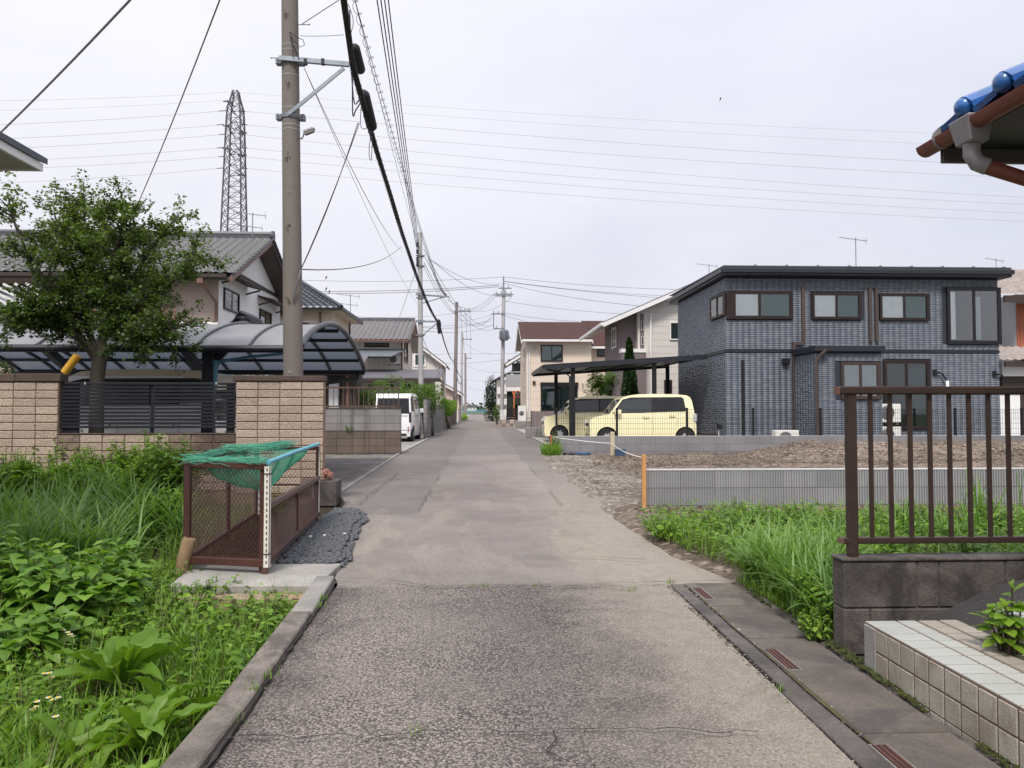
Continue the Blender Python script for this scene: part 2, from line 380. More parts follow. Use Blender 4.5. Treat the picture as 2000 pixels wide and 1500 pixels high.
M('galvanised', (.25, .28, .31), .45, .15, 8., metal=.55, stain=.2, sc=(.2, .2, .2))
M('galvanised_dull', (.20, .215, .24), .55, .15, 4., metal=.4)
M('tower_steel', (.12, .116, .13), .6, .12, .2, metal=.3)
M('cable_black', (.016, .014, .018), .6, .1, 4.)
M('cable_grey', (.12, .115, .13), .6, .1, 4.)
M('plastic_grey', (.33, .33, .34), .5, .06, 6.)
M('ac_white', (.66, .655, .62), .5, .06, 6.)
M('ac_dark', (.10, .10, .10), .5, .1, 6.)
M('rust_red', (.095, .028, .020), .7, .3, 12., .3, 80, stain=.5, sc=(.10, .05, .04))
M('lid_blue', (.040, .075, .135), .5, .15, 6.)
M('rope_white', (.78, .76, .70), .8, .06, 9.)
M('yellow_tube', (.62, .34, .035), .45, .1, 6.)
M('tyre', (.017, .017, .018), .8, .1, 8.)
M('hub_silver', (.50, .51, .53), .35, .06, 8., metal=.6)
M('orange_paint', (.70, .20, .06), .5, .08, 5.)
M('mirror_face', (.16, .135, .13), .15, .05, 5., metal=.8)
# --- cars
def paint(name, col, rough=.22):
    b = NB(name); n = b.noise(b.pos(True), 2.5, 4)
    return b.end(b.bsdf(b.mix(n, tuple(c * .94 for c in col), col), rough, 0, None, .5, .7))
paint('paint_yellow', (.88, .81, .51)); paint('paint_white', (.80, .81, .83)); paint('paint_beige', (.66, .56, .40)); paint('paint_silver', (.85, .85, .84))
darkglass('car_glass', (.012, .012, .014), 0.); darkglass('car_glass_clear', (.035, .042, .045), .05)
M('car_black', (.016, .016, .017), .5, .1, 5.)
M('lamp_clear', (.58, .60, .62), .15, .1, 30., metal=.4); M('lamp_red', (.30, .02, .02), .2, .1, 9.); M('lamp_dark', (.035, .03, .035), .15, .1, 9.)
# --- houses
M('wire_far', (.34, .335, .37), .7, .05, 4.)
M('tile_navy', (.108, .128, .185), .55, .1, 3., .15, 60, spec=.4)
def navytile():
    b = NB('siding_navy'); v = b.attr('var'); p = b.pos()
    c = b.mix(v, (.128, .148, .182), (.180, .200, .234)); c = b.mix(b.rng(b.noise(p, 1.2, 4), .3, .7), b.mix(1., c, (.88, .88, .9), 'MULTIPLY'), c)
    return b.end(b.bsdf(c, .45, 0, b.bump(b.noise(p, 35., 3), .15, .006), .45))
navytile()
M('siding_joint', (.028, .032, .044), .8, .1, 3.)
M('roof_edge_navy', (.014, .016, .023), .4, .1, 2., spec=.5); M('roof_metal', (.14, .145, .16), .45, .1, 2., metal=.3)
M('stucco_white', (.70, .705, .71), .85, .05, .8, .2, 50, streak=.2, sc=(.46, .45, .44))
M('siding_taupe', (.40, .325, .285), .8, .06, .8, streak=.25, sc=(.26, .21, .185))
M('siding_beige', (.66, .56, .465), .8, .05, .7, streak=.12, sc=(.4, .34, .29))
M('siding_grey_beige', (.57, .535, .495), .75, .05, .7)
M('siding_dark_taupe', (.165, .135, .135), .75, .06, .8)
M('siding_cream', (.64, .60, .55), .8, .05, .8, streak=.25, sc=(.45, .42, .38))
M('siding_pink', (.52, .40, .36), .8, .06, .8)
M('trim_white', (.72, .71, .70), .5, .05, 1.5); M('soffit', (.40, .385, .37), .7, .06, 1.5); M('soffit_dark', (.085, .070, .064), .7, .1, 1.5)
M('wood_dark', (.042, .030, .026), .7, .2, 3.); M('copper_brown', (.16, .085, .066), .5, .12, 3.)
M('roof_tile_grey', (.068, .071, .083), .5, .16, 1.4, spec=.5, fine=.15, stain=.3, sc=(.07, .07, .075))
M('roof_tile_light', (.115, .113, .125), .45, .25, 2.5, spec=.5, stain=.4, sc=(.075, .072, .08))
M('roof_tile_black', (.048, .054, .070), .42, .16, 1.4, spec=.5)
M('roof_tile_tan', (.33, .285, .265), .5, .25, 4., stain=.3, sc=(.2, .16, .15))
M('roof_slate_red', (.075, .042, .038), .92, .12, 2., fine=.2, spec=.15)
M('roof_slate_grey', (.13, .125, .14), .6, .15, 2., fine=.2)
M('tile_blue', (.012, .092, .30), .22, .3, 9., spec=.6, coat=.4, stain=.4, sc=(.02, .05, .12), ss=6., orand=.2)
M('gutter_red', (.17, .052, .036), .45, .12, 3.); M('gutter_grey', (.21, .195, .195), .5, .06, 3.)
M('pvc_brown', (.062, .046, .042), .5, .1, 3.)
M('curtain', (.90, .93, .93), .9, .06, 4.); M('curtain_lace', (.40, .47, .48), .9, .12, 30.); M('room_dark', (.02, .024, .025), .9, .1, 2.)
glassmat('window_glass', (.97, .99, .99), .04); glassmat('window_glass_dark', (.52, .62, .61), .04)
darkglass('far_glass', (.055, .085, .090), .1); darkglass('far_glass_dark', (.022, .032, .034), .1)
M('curtain_green', (.20, .27, .27), .8, .2, 12.)
# frosted polycarbonate roof sheet
b = NB('polycarbonate'); p = b.pos(); n = b.noise(p, 1.4, 4)
c = b.mix(b.rng(n, .3, .7), (.42, .425, .45), (.50, .505, .53))
s1 = b.bsdf(c, .28, 0, None, .55); t = b.n('ShaderNodeBsdfTranslucent'); t.inputs[0].default_value = (.085, .105, .135, 1)
m = b.n('ShaderNodeMixShader'); m.inputs[0].default_value = .5; b.l(s1, m.inputs[1]); b.l(t.outputs[0], m.inputs[2]); b.end(m.outputs[0])
M('step_white', (.44, .455, .43), .35, .05, 6., .15, 140, orand=.06, fine=.12, stain=.15, sc=(.4, .38, .33)); M('step_beige', (.40, .36, .315), .5, .1, 6., .2, 140, orand=.07, fine=.2, stain=.25, sc=(.24, .2, .165))
M('step_face', (.50, .465, .395), .5, .14, 7., .3, 120, orand=.10, fine=.36, stain=.7, sc=(.25, .21, .165), ss=5., streak=.4); M('step_grout', (.17, .125, .10), .95, .2, 9., .3, 90)
# --- leaves
leafmat('leaf_maple', (.040, .078, .020), (.185, .255, .055), .4); leafmat('leaf_hedge', (.034, .066, .018), (.125, .195, .046))
leafmat('leaf_shrub', (.05, .11, .018), (.205, .33, .055)); leafmat('leaf_broad', (.08, .185, .02), (.25, .42, .070), .4)
leafmat('leaf_dock', (.09, .20, .018), (.25, .40, .055), .42); leafmat('leaf_weed', (.07, .17, .014), (.28, .46, .055), .4)
leafmat('grass_long', (.075, .185, .028), (.30, .46, .14), .4, .38); leafmat('grass_short', (.065, .16, .014), (.30, .45, .065), .4)
leafmat('leaf_conifer', (.012, .036, .012), (.045, .095, .022), .2); leafmat('leaf_young', (.15, .28, .03), (.30, .45, .06), .45)
leafmat('leaf_dry', (.16, .12, .06), (.30, .23, .12), .3); leafmat('leaf_far', (.018, .040, .016), (.065, .105, .035), .25)
leafmat('petal_white', (.75, .75, .72), (.85, .85, .82), .3); M('flower_yellow', (.65, .45, .03), .7)
leafmat('petal_pink', (.45, .16, .16), (.60, .30, .28), .3)
M('bark', (.075, .064, .052), .9, .3, 9., .7, 30, stain=.3, sc=(.05, .045, .035)); M('stem_green', (.09, .13, .03), .7, .2, 9.); M('stem_brown', (.06, .04, .03), .8, .2, 9.)
MM = MATS
# ---------------------------------------------------------------- ground, road, kerb, drain
def fbm(x, y, seed=0, octs=4, sc=1.):
    r = np.random.default_rng(seed); out = np.zeros(np.broadcast(x, y).shape); a = 1.
    for o in range(octs):
        for k in range(3):
            th = r.uniform(0, 2 * np.pi); f = sc * 2 ** o * r.uniform(.7, 1.3); ph = r.uniform(0, 6.28)
            out = out + a * np.sin(f * (x * np.cos(th) + y * np.sin(th)) + ph)
        a *= .5
    return out / 4.
def grid_sheet(name, xs, ys, zf, mat, label=None, kind='structure'):
    X, Y = np.meshgrid(xs, ys); Z = zf(X, Y)
    v = np.stack([X, Y, Z], -1).reshape(-1, 3); nx, ny = len(xs), len(ys)
    i = np.arange(ny - 1)[:, None] * nx + np.arange(nx - 1)[None]
    f = np.stack([i, i + 1, i + 1 + nx, i + nx], -1).reshape(-1, 4)
    o = link_mesh(name, np_mesh(name, v, f, mat, smooth=True)); o['kind'] = kind
    if label: o['label'] = label
    return o
MB().quad((-3000, -200, -.35), (3000, -200, -.35), (3000, 5000, -.35), (-3000, 5000, -.35)).build('ground', MM['soil_far'])['kind'] = 'structure'
bpy.data.objects['ground']['label'] = 'flat green brown open land reaching to the horizon'
LEFT = [(-4, -.93), (2.6, -.89), (5.30, -.975), (5.42, -1.02), (5.80, -1.03), (8.60, -1.33), (9.62, -1.72), (10.8, -1.96), (20.8, -2.12), (31.5, -2.04), (88, -1.95), (185, -2.0)]
RIGHT = [(-4, 1.25), (2.5, 1.25), (5.16, 1.28), (5.2, 1.76), (6.25, 1.56), (8.35, 1.44), (9.2, 1.62), (19.5, 1.92), (25, 2.14), (50, 2.12), (185, 1.9)]
def edge(tab, y): return np.interp(y, [a for a, _ in tab], [b for _, b in tab])
ys = np.concatenate([np.arange(-4, 12, .12), np.arange(12, 40, .5), np.arange(40, 186, 3.)]); t = np.linspace(0, 1, 25)
Lx = edge(LEFT, ys) + .02 * fbm(ys, ys * 0, 3, 4, 4.); Rx = edge(RIGHT, ys) + .03 * fbm(ys, ys * 0, 4, 4, 4.) * (ys > 5.2)
X = Lx[:, None] * (1 - t) + Rx[:, None] * t; Y = np.repeat(ys[:, None], 25, 1)
Z = .006 * fbm(X, Y, 1, 3, 1.3) - .012 * (np.abs(t - .5) * 2) ** 2
i = np.arange(len(ys) - 1)[:, None] * 25 + np.arange(24)[None]
road = link_mesh('road', np_mesh('road', np.stack([X, Y, Z], -1).reshape(-1, 3), np.stack([i, i + 1, i + 26, i + 25], -1).reshape(-1, 4), MM['asphalt_road'], smooth=True))
tag(road, 'narrow worn grey asphalt lane running straight between the houses', kind='structure')
def patch(name, pts, mat, z=.008, parent=None):
    """flat polygon sheet laid on the road, ragged edge"""
    P = []
    for k in range(len(pts)):
        a, c = Vector(pts[k]), Vector(pts[(k + 1) % len(pts)]); n = max(1, int((c - a).length / .25))
        for j in range(n):
            q = a.lerp(c, j / n); P.append((q.x + random.uniform(-.012, .012), q.y + random.uniform(-.012, .012), z))
    m = MB(); m.add(P, [tuple(range(len(P)))]); return m.build(name, mat, parent)
def crack(pts, wd=.012, z=.017, jit=.02, name='crack', mat='crack'):
    P = []
    for k in range(len(pts) - 1):
        a, c = Vector((*pts[k], 0)), Vector((*pts[k + 1], 0)); n = max(2, int((c - a).length / .05))
        for j in range(n): P.append(a.lerp(c, j / n) + Vector((random.uniform(-jit, jit), random.uniform(-jit, jit), 0)))
    P.append(Vector((*pts[-1], 0))); v = []
    for k, q in enumerate(P):
        d = (P[min(k + 1, len(P) - 1)] - P[max(k - 1, 0)]).normalized(); s = Vector((-d.y, d.x, 0)); ww = wd * random.uniform(.35, 1.2) / 2
        v += [(q + s * ww + Vector((0, 0, z))), (q - s * ww + Vector((0, 0, z)))]
    m = MB(); m.add(v, [(2 * k, 2 * k + 1, 2 * k + 3, 2 * k + 2) for k in range(len(P) - 1)]); return m.build(name, MM[mat], road)
g2 = lambda *a: [tuple(G(x, y)[:2]) for x, y in a]
crack(g2((640, 1132), (760, 1137), (850, 1150), (950, 1146), (1080, 1150), (1200, 1143), (1290, 1141), (1400, 1138)), .009, jit=.012)
crack(g2((1100, 1150), (1180, 1147), (1250, 1155)), .008, jit=.01)
crack(g2((420, 1447), (540, 1450), (660, 1445), (740, 1450), (830, 1435)), .009); crack(g2((1100, 1500), (1075, 1470), (1080, 1440), (1130, 1430), (1480, 1438)), .008)
crack(g2((830, 1435), (920, 1436), (1075, 1445)), .007); crack(g2((700, 1007), (800, 1003), (930, 1000), (1170, 1003)), .010, jit=.03)
crack(g2((1000, 1092), (1130, 1090), (1260, 1096)), .010, jit=.015); crack(g2((872, 888), (940, 884), (1015, 886)), .035, jit=.03)
[crack([(-.70, a), (-.70, a + random.uniform(.8, 2.5))], .010, jit=.03) for a in (8.9, 12.5, 16, 20.5, 25)]; [crack([(1.0, a), (1.0, a + random.uniform(.8, 2.0))], .010, jit=.03) for a in (9.2, 13.5, 18.)]
crack(g2((700, 985), (760, 940), (775, 925)), .012, jit=.05)
# left field, yards, right plots
grid_sheet('field', np.linspace(-14, -1.02, 90), np.linspace(-4, 9.86, 70), lambda X, Y: -.13 + .05 * fbm(X, Y, 5, 3, 1.5) + .09 * np.clip((Y - 5) / 4.5, 0, 1), MM['soil_dark'], 'dark soil of the overgrown field beside the kerb')
grid_sheet('yard', np.linspace(-60, -1.9, 12), np.linspace(9.86, 190, 12), lambda X, Y: X * 0 - .016, MM['concrete'], 'bare grey yards in front of the older houses')
grid_sheet('yard', np.linspace(1.6, 60, 12), np.linspace(20.3, 190, 12), lambda X, Y: X * 0 - .015, MM['concrete_light'], 'pale concrete yards round the newer houses')
def lotz(X, Y):
    m = .36 * np.exp(-((Y - 18.9) / 1.0) ** 2) * np.clip((X - 6.4) / 1.6, 0, 1) + .13 * np.exp(-((Y - 15.9) / .9) ** 2) * np.clip((X - 7.5) / 3, 0, 1) * (.6 + .4 * fbm(X, Y, 9, 3, .8))
    m = m + .10 * np.exp(-((Y - 14.8) / .8) ** 2) * np.clip((X - 2.6) / 2, 0, 1)
    rough = np.clip((X - 2.0) / 2, .12, 1)
    ex = np.clip((X - 1.55) / .35, 0, 1)
    return -.022 + ex * (.034 + .03 * rough * fbm(X, Y, 6, 4, 2.2) + .012 * rough * fbm(X, Y, 8, 3, 9.) + m)
grid_sheet('bare_plot', np.concatenate([np.arange(1.3, 14, .07), np.arange(14, 30, .2)]), np.arange(8.86, 20.22, .06), lotz, MM['soil_brown'], 'bare building plot of churned brown earth between the ribbed walls')
def aprz(X, Y): return -.035 + np.clip((X - 1.42 - .12 * fbm(X, Y, 12, 4, 3.)) / .12, 0, 1) * np.clip((Y - 8.42) / .4, 0, 1) * (.052 + .012 * fbm(X, Y, 11, 4, 6.)) 
grid_sheet('gravel_apron', np.arange(1.2, 3.9, .05), np.arange(8.4, 20.1, .06), lambda X, Y: np.where((X > 3.0 + .4 * fbm(X, Y, 14, 3, 2.)) | ((Y < 8.86) & (X > 1.8)), -.06, aprz(X, Y)), MM['soil_gravelly'], 'pale gravelly earth apron spilling from the plot onto the lane')
grid_sheet('verge', np.concatenate([np.arange(1.2, 2.6, .04), np.arange(2.6, 12, .12)]), np.arange(3.82, 9.02, .05), lambda X, Y: -.03 + .09 * np.clip((X - np.interp(Y, [3.8, 5.2, 5.3, 6.25, 8.35, 8.7], [1.72, 1.74, 1.72, 1.50, 1.38, 1.42]) + .03 * fbm(X, Y, 18, 3, 7.)) / .35, 0, 1) + .012 * fbm(X, Y, 15, 4, 6.), MM['soil_brown'], 'earth verge under the weeds beside the drain')
# scattered clods and chips on the plot
def clods(name, n, xr, yr, zf, s0, s1, mat, label, seed, parent=None, flat=.6):
    r = np.random.default_rng(seed); x = r.uniform(*xr, n); y = r.uniform(*yr, n); z = zf(x, y)
    base = np.array([(1, 0, 0), (0, 1, 0), (-1, 0, 0), (0, -1, 0), (0, 0, 1), (0, 0, -1)], float); fc = np.array([(0, 1, 4), (1, 2, 4), (2, 3, 4), (3, 0, 4), (1, 0, 5), (2, 1, 5), (3, 2, 5), (0, 3, 5)])
    sz = r.uniform(s0, s1, n) ** 1.0; V = base[None] * (1 + r.uniform(-.35, .35, (n, 6, 3))) + r.uniform(-.2, .2, (n, 6, 3))
    V[..., 2] *= flat; V *= sz[:, None, None]; th = r.uniform(0, 6.28, n); c, s = np.cos(th), np.sin(th)
    x2 = V[..., 0] * c[:, None] - V[..., 1] * s[:, None]; y2 = V[..., 0] * s[:, None] + V[..., 1] * c[:, None]
    V = np.stack([x2 + x[:, None], y2 + y[:, None], V[..., 2] + (z + sz * flat * .4)[:, None]], -1)
    o = link_mesh(name, np_mesh(name, V.reshape(-1, 3), (np.arange(n)[:, None, None] * 6 + fc[None]).reshape(-1, 3), mat), parent)
    return tag(o, label, kind='stuff')
clods('soil_clods', 9000, (2.4, 20), (14.6, 20), lotz, .006, .034, MM['soil_brown'], 'broken clods strewn over the bare plot', 31)
clods('soil_chips', 2600, (1.9, 20), (14.6, 20), lotz, .006, .02, MM['soil_gravelly'], 'pale chips of wood and stone in the churned earth', 32)
clods('gravel_chips', 2200, (1.6, 2.9), (9, 19.6), lambda x, y: aprz(x, y), .005, .018, MM['soil_gravelly'], 'loose pale stones on the gravelly apron', 33)
clods('soil_clods', 900, (1.75, 6.8), (8.15, 8.72), lambda x, y: x * 0 + .06, .006, .035, MM['soil_brown'], 'broken clods along the foot of the ribbed wall', 34)
clods('loose_grit', 900, (-.9, 1.3), (2.2, 5.2), lambda x, y: x * 0 + .0, .002, .005, MM['concrete_light'], 'fine loose grit on the worn lane', 35)
clods('loose_grit', 420, (1.24, 1.30), (1.6, 5.2), lambda x, y: x * 0 - .012, .003, .009, MM['soil_gravelly'], 'grit gathered along the edge of the drain', 38)
clods('loose_grit', 160, (1.362, 1.38), (1.6, 5.1), lambda x, y: x * 0 - .002, .003, .010, MM['concrete_light'], 'crumbs of mortar in the seam of the drain covers', 39)
# dark chippings beside the cage
grid_sheet('chippings_bed', np.linspace(-1.62, -.98, 30), np.linspace(5.78, 9.0, 70), lambda X, Y: np.where(X > np.interp(Y, [5.7, 8.6, 9.0], [-1.06, -1.34, -1.5]) + .03 * fbm(X, Y, 17, 3, 8.), -.03, .022 + .008 * fbm(X, Y, 16, 3, 9.)), MM['stone_dark'], 'bed of dark chippings under the cage', )
def bedz(x, y):
    e = x - np.interp(y, [5.7, 8.6, 9.0], [-1.06, -1.32, -1.5]) - .05 * fbm(x, y, 19, 4, 9.); return np.where(e > .07, -.2, np.where(e > 0, .004, .025))
clods('gravel', 5200, (-1.66, -1.0), (5.8, 9.0), bedz, .010, .030, MM['stone_dark'], 'dark grey crushed stone chippings beside the brown cage', 36)
for x, y in ((606, 1046), (634, 1044), (673, 1041)):
    p = G(x, y, .05); m = MB(); m.lathe([(.002, -.010), (.012, -.007), (.016, .003), (.009, .010), (.002, .012)], p + Vector((0, 0, -.01)), 'z', 6)
    tag(m.build('pebble', MM['white_clean']), 'white pebble lying on the dark chippings', 'pebble', 'white pebbles on the chippings')
# kerb stones
kerb = T('kerb', None, None, (-.96, 3.5, 0)); kerb['kind'] = 'structure'; kerb['label'] = 'worn concrete kerb between lane and weeds'
for y0, y1 in ((-.6, .6), (.61, 1.8), (1.81, 3.0), (3.01, 4.42), (4.43, 5.34)):
    xa = float(edge(LEFT, y0)); xb = float(edge(LEFT, y1)); m = MB(); zz = .03 + random.uniform(-.006, .006)
    m.add([(xa - .125, y0, -.3), (xa + .004, y0, -.3), (xb + .004, y1, -.3), (xb - .125, y1, -.3), (xa - .125, y0, zz), (xa, y0, zz), (xb, y1, zz + .008), (xb - .125, y1, zz + .008)], MB.BF)
    m.build('kerb_stone', MM['concrete_kerb'] if y1 < 5 else MM['concrete'], kerb, bevel=.008)
crack([(-.93, 2.0), (-.885, 2.6), (-.93, 4.0), (-.972, 5.3)], .018, .010, .004)
# slab under the cage with its rusty edging
sb = T('concrete_slab', 'pale concrete slab bridging the ditch under the cage', 'slab', (-1.5, 5.4, 0))
m = MB(); m.add([(-2.02, 5.12, -.06), (-1.06, 5.08, -.06), (-1.03, 5.80, -.06), (-2.1, 5.80, -.06), (-2.02, 5.12, .028), (-1.06, 5.08, .028), (-1.03, 5.80, .028), (-2.1, 5.80, .028)], MB.BF); m.build('slab', MM['concrete_light'], sb, bevel=.006)
m = MB(); m.add([(-2.0, 4.98, -.10), (-1.08, 4.93, -.10), (-1.08, 5.06, -.10), (-2.0, 5.11, -.10), (-2.0, 4.98, -.02), (-1.08, 4.93, -.02), (-1.08, 5.06, -.02), (-2.0, 5.11, -.02)], MB.BF); m.build('edging', MM['concrete_pale_rusty'], sb, bevel=.006)
m = MB(); m.box(-1.75, -1.10, 4.80, 4.86, -.32, -.14); m.build('ditch_board', MM['concrete_dark'], sb)
# right-hand drain: strip, cover slabs, rusty grates
dr = T('drain', None, None, (1.5, 3, 0)); dr['kind'] = 'structure'; dr['label'] = 'covered concrete street drain along the lane'
ysl = [-.6, 0., .6, 1.2, 1.60, 2.18, 2.76, 3.34, 3.93, 4.57, 5.17]
for k in range(len(ysl) - 1):
    y0, y1 = ysl[k], ysl[k + 1]; m = MB(); h = random.uniform(-.004, .004); m.box(1.369, 1.705, y0 + .007, y1 - .007, -.1, .000 + h); m.build('cover_slab', MM['concrete_drain'], dr, bevel=.005)
for y0, y1 in ((-.6, 1.2), (1.2, 3.2), (3.2, 5.16)):
    m = MB(); m.box(1.262 + .02 * (y0 > 3), 1.366, y0 + .002, y1 - .002, -.1, -.004); m.build('drain_strip', MM['concrete_drain_strip'], dr, bevel=.004)
for px, py, L in ((1373, 1159, .30), (1527, 1287, .30), (1757, 1490, .28)):
    c = G(px, py, .004); g = T('drain_grate', 'rusty slotted drain grate ' + ('at the weedy end of the drain' if py < 1200 else 'level with the corner of the black-stained wall' if py < 1400 else 'alongside the tiled step'), 'grate', (c.x, c.y, .004), 'rusty drain grates')
    m = MB(); m.box(c.x - .034, c.x + .034, c.y - L / 2, c.y + L / 2, -.010, .0056); m.build('grate_frame', MM['concrete'], g); m = MB(); m.box(c.x - .028, c.x + .028, c.y - L / 2 + .006, c.y + L / 2 - .006, .0057, .0062); m.build('slot', MM['crack'], g)
    for dx in (-.019, 0, .019):
        m = MB(); m.box(c.x + dx - .005, c.x + dx + .005, c.y - L / 2 + .01, c.y + L / 2 - .01, .0063, .0090); m.build('slat', MM['rust_red'], g)
patch('moss_seam', [(1.361, -.5), (1.377, -.5), (1.377, 5.1), (1.361, 5.1)], MM['moss_line'], .0052, dr)
grid_sheet('moss_strip', np.linspace(1.70, 1.80, 12), np.arange(.4, 5.1, .03), lambda X, Y: -.02 + .032 * (1 - ((X - 1.745) / .05) ** 2) * np.clip(.55 + .9 * fbm(X, Y, 21, 4, 5.), 0, 1.2), MM['concrete_dark'], 'dirt filled seam along the drain')
def mossz(x, y): return np.where(fbm(x * 3, y, 22, 4, 4.) + .25 > 0, .008, -.2)
clods('moss', 1500, (1.71, 1.775), (1.2, 4.9), mossz, .005, .014, MM['moss'], 'dark green moss growing in the seam by the drain', 37)
# ---------------------------------------------------------------- near right: tiled step, block wall, railing, drive
drv = grid_sheet('driveway', np.linspace(2.02, 6, 30), np.linspace(-1, 3.675, 30), lambda X, Y: .10 + .13 * np.clip((X - 2.02) / .5, 0, 1) + .12 * np.clip((Y - 2.6) / 1.0, 0, 1) * np.clip((X - 2.1) / .6, 0, 1), MM['asphalt_drive'], 'dark asphalt drive rising behind the tiled step')
st = T('tiled_step', 'low step faced with square white and beige tiles beside the drain', 'step', (1.74, 2.2, 0))
m = MB(); m.box(1.7525, 2.14, -.5, 3.46, -.05, .2050); m.build('step_core', MM['step_grout'], st)
tf = MB(); tf.box(-.006, .006, -.0450, .0450, -.0450, .0450); tfm = tf.mesh('tile', (0, 0, 0), MM['step_face'], None, .0015)
tl = MB(); tl.box(-.006, .006, -.0450, .0450, -.018, .018); tlm = tl.mesh('tile', (0, 0, 0), MM['step_face'], None, .0015)
tw = MB(); tw.box(-.068, .068, -.0445, .0445, -.006, .006); twm = tw.mesh('tile', (0, 0, 0), MM['step_white'], None, .0015)
t2 = MB(); t2.box(-.039, .039, -.0445, .0445, -.006, .006); t2m = t2.mesh('tile', (0, 0, 0), MM['step_white'], None, .0015)
tb = MB(); tb.box(-.040, .040, -.0445, .0445, -.006, .006); tbm = tb.mesh('tile', (0, 0, 0), MM['step_beige'], None, .0015)
for k in range(26):
    y = 3.41 - k * .1
    if y < .9: break
    if k > 0:
        for z, me in ((.150, tfm), (.051, tfm)): link_mesh('tile', me, st, (1.7545 + random.uniform(-.0015, .0015), y, z))
        link_mesh('tile', tlm, st, (1.7545, y, -.018))
    link_mesh('tile', twm, st, (1.822, y, .2035)); link_mesh('tile', t2m, st, (1.942, y, .2035))
    link_mesh('tile', tbm, st, (2.042, y, .2025 + random.uniform(-.001, .001)))
    if k < 15: link_mesh('tile', tbm, st, (2.138, y, .2045))
m = MB(); m.box(1.7475, 1.76, 3.36, 3.46, -.03, .198); m.build('bare_mortar', MM['concrete_light'], st, bevel=.004)
tb2 = T('tiled_block', 'small cream tiled block at the edge of the drive', 'block', (2.2, 2.2, .2))
bp = G(1985, 1300, .2)
m = MB(); m.box(2.15, 2.45, 2.2, bp.y + .3, .1, .33); m.build('core', MM['step_grout'], tb2)
for k in range(3):
    for j in range(2): 
        m = MB(); m.box(2.142, 2.152, bp.y + .302 - .098 * (k + 1), bp.y + .298 - .098 * k, .125 + .105 * j, .225 + .105 * j); m.build('tile', MM['step_face'], tb2, bevel=.003)
    m = MB(); m.box(2.145, 2.26, bp.y + .302 - .098 * (k + 1), bp.y + .298 - .098 * k, .331, .341); m.build('tile', MM['step_white'], tb2, bevel=.003)
# weathered block wall under the railing
bw = T('block_wall', 'low black-stained concrete block wall under the brown railing', 'wall', (2.6, 3.74, 0))
m = MB(); m.box(1.775, 5.2, 3.70, 3.80, -.1, .425); m.build('wall_core', MM['concrete_dark'], bw)
for r, (z0, z1) in enumerate(((-.02, .20), (.206, .428))):
    xs = [1.765, 1.90, 2.30, 2.70, 3.10, 3.5, 3.9, 4.3, 4.7, 5.1] if r == 0 else [1.765, 2.135, 2.245, 2.58, 2.98, 3.38, 3.78, 4.18, 4.58, 4.98]
    for a, c in zip(xs, xs[1:]):
        m = MB(); m.box(a + .003, c - .003, 3.690 + random.uniform(-.002, .002), 3.81, z0, z1); m.build('block', MM['concrete_dark'], bw, bevel=.006)
m = MB(); m.box(1.76, 5.2, 3.683, 3.815, .431, .447); m.build('capping', MM['concrete_dark'], bw, bevel=.005)
rl = T('railing', 'brown metal railing with square balusters on the black-stained wall', 'railing', (2.6, 3.74, .447))
m = MB(); m.box(1.772, 5.2, 3.705, 3.775, 1.245, 1.285); m.build('top_rail', MM['bronze_rail'], rl, bevel=.006)
m = MB(); m.box(1.780, 5.2, 3.72, 3.76, .510, .540); m.build('bottom_rail', MM['bronze_rail'], rl, bevel=.004)
for x0, x1, z0, z1 in ((1.768, 1.773, 1.247, 1.283), (1.776, 1.781, .512, .538)):
    m = MB(); m.box(x0, x1, 3.712, 3.768, z0, z1); m.build('end_cap', MM['copper_brown'], rl)
for x in (1.838, 3.84):
    m = MB(); m.box(x - .022, x + .022, 3.716, 3.764, .440, 1.262); m.build('post', MM['bronze_rail'], rl, bevel=.004)
for k in range(1, 32):
    x = 1.838 + .1003 * k
    if abs(x - 3.84) < .04: continue
    m = MB(); m.box(x - .0095, x + .0095, 3.731, 3.749, .535, 1.25); m.build('baluster', MM['bronze_rail'], rl, bevel=.002)
# ---------------------------------------------------------------- ribbed block walls
def rib_block(name, wd, h, dep, mat, n=13):
    m = MB(); p = wd / n; poly = []
    for k in range(n):
        x = -wd / 2 + k * p; poly += [(x + .0055, -dep / 2 + .014), (x + .0068, -dep / 2), (x + p - .0068, -dep / 2), (x + p - .0055, -dep / 2 + .014)]
    poly += [(wd / 2, -dep / 2 + .014), (wd / 2, dep / 2), (-wd / 2, dep / 2), (-wd / 2, -dep / 2 + .014)]
    m.prism(poly, -h / 2, h / 2, 'z'); return m.mesh(name, (0, 0, 0), mat)
def rib_wall(label, x0, n, yf, rows, mat, capmat, ztop):
    t = T('ribbed_block_wall', label, 'wall', (x0, yf, 0)); dep = .12
    me = rib_block('block', .396, .194, dep, mat)
    for r in range(rows):
        for k in range(n): link_mesh('block', me, t, (x0 + .2 + .4 * k, yf + dep / 2, ztop - .012 - .1 - .2 * r))
    m = MB(); m.box(x0 + .002, x0 + .4 * n, yf + .016, yf + dep - .004, ztop - .012 - .2 * rows, ztop - .012); m.build('mortar', MM['concrete_dark'], t)
    m = MB(); m.box(x0, x0 + .4 * n, yf + .002, yf + dep + .002, ztop - .011, ztop); m.build('capping', capmat, t)
    return t
rib_wall('new grey ribbed block wall rising from the weeds', 1.905, 26, 8.76, 3, MM['block_rib'], MM['block_cap'], .482)
rib_wall('new grey ribbed block wall below the black mesh fence', 1.86, 46, 20.22, 3, MM['block_rib_far'], MM['block_cap'], .470)
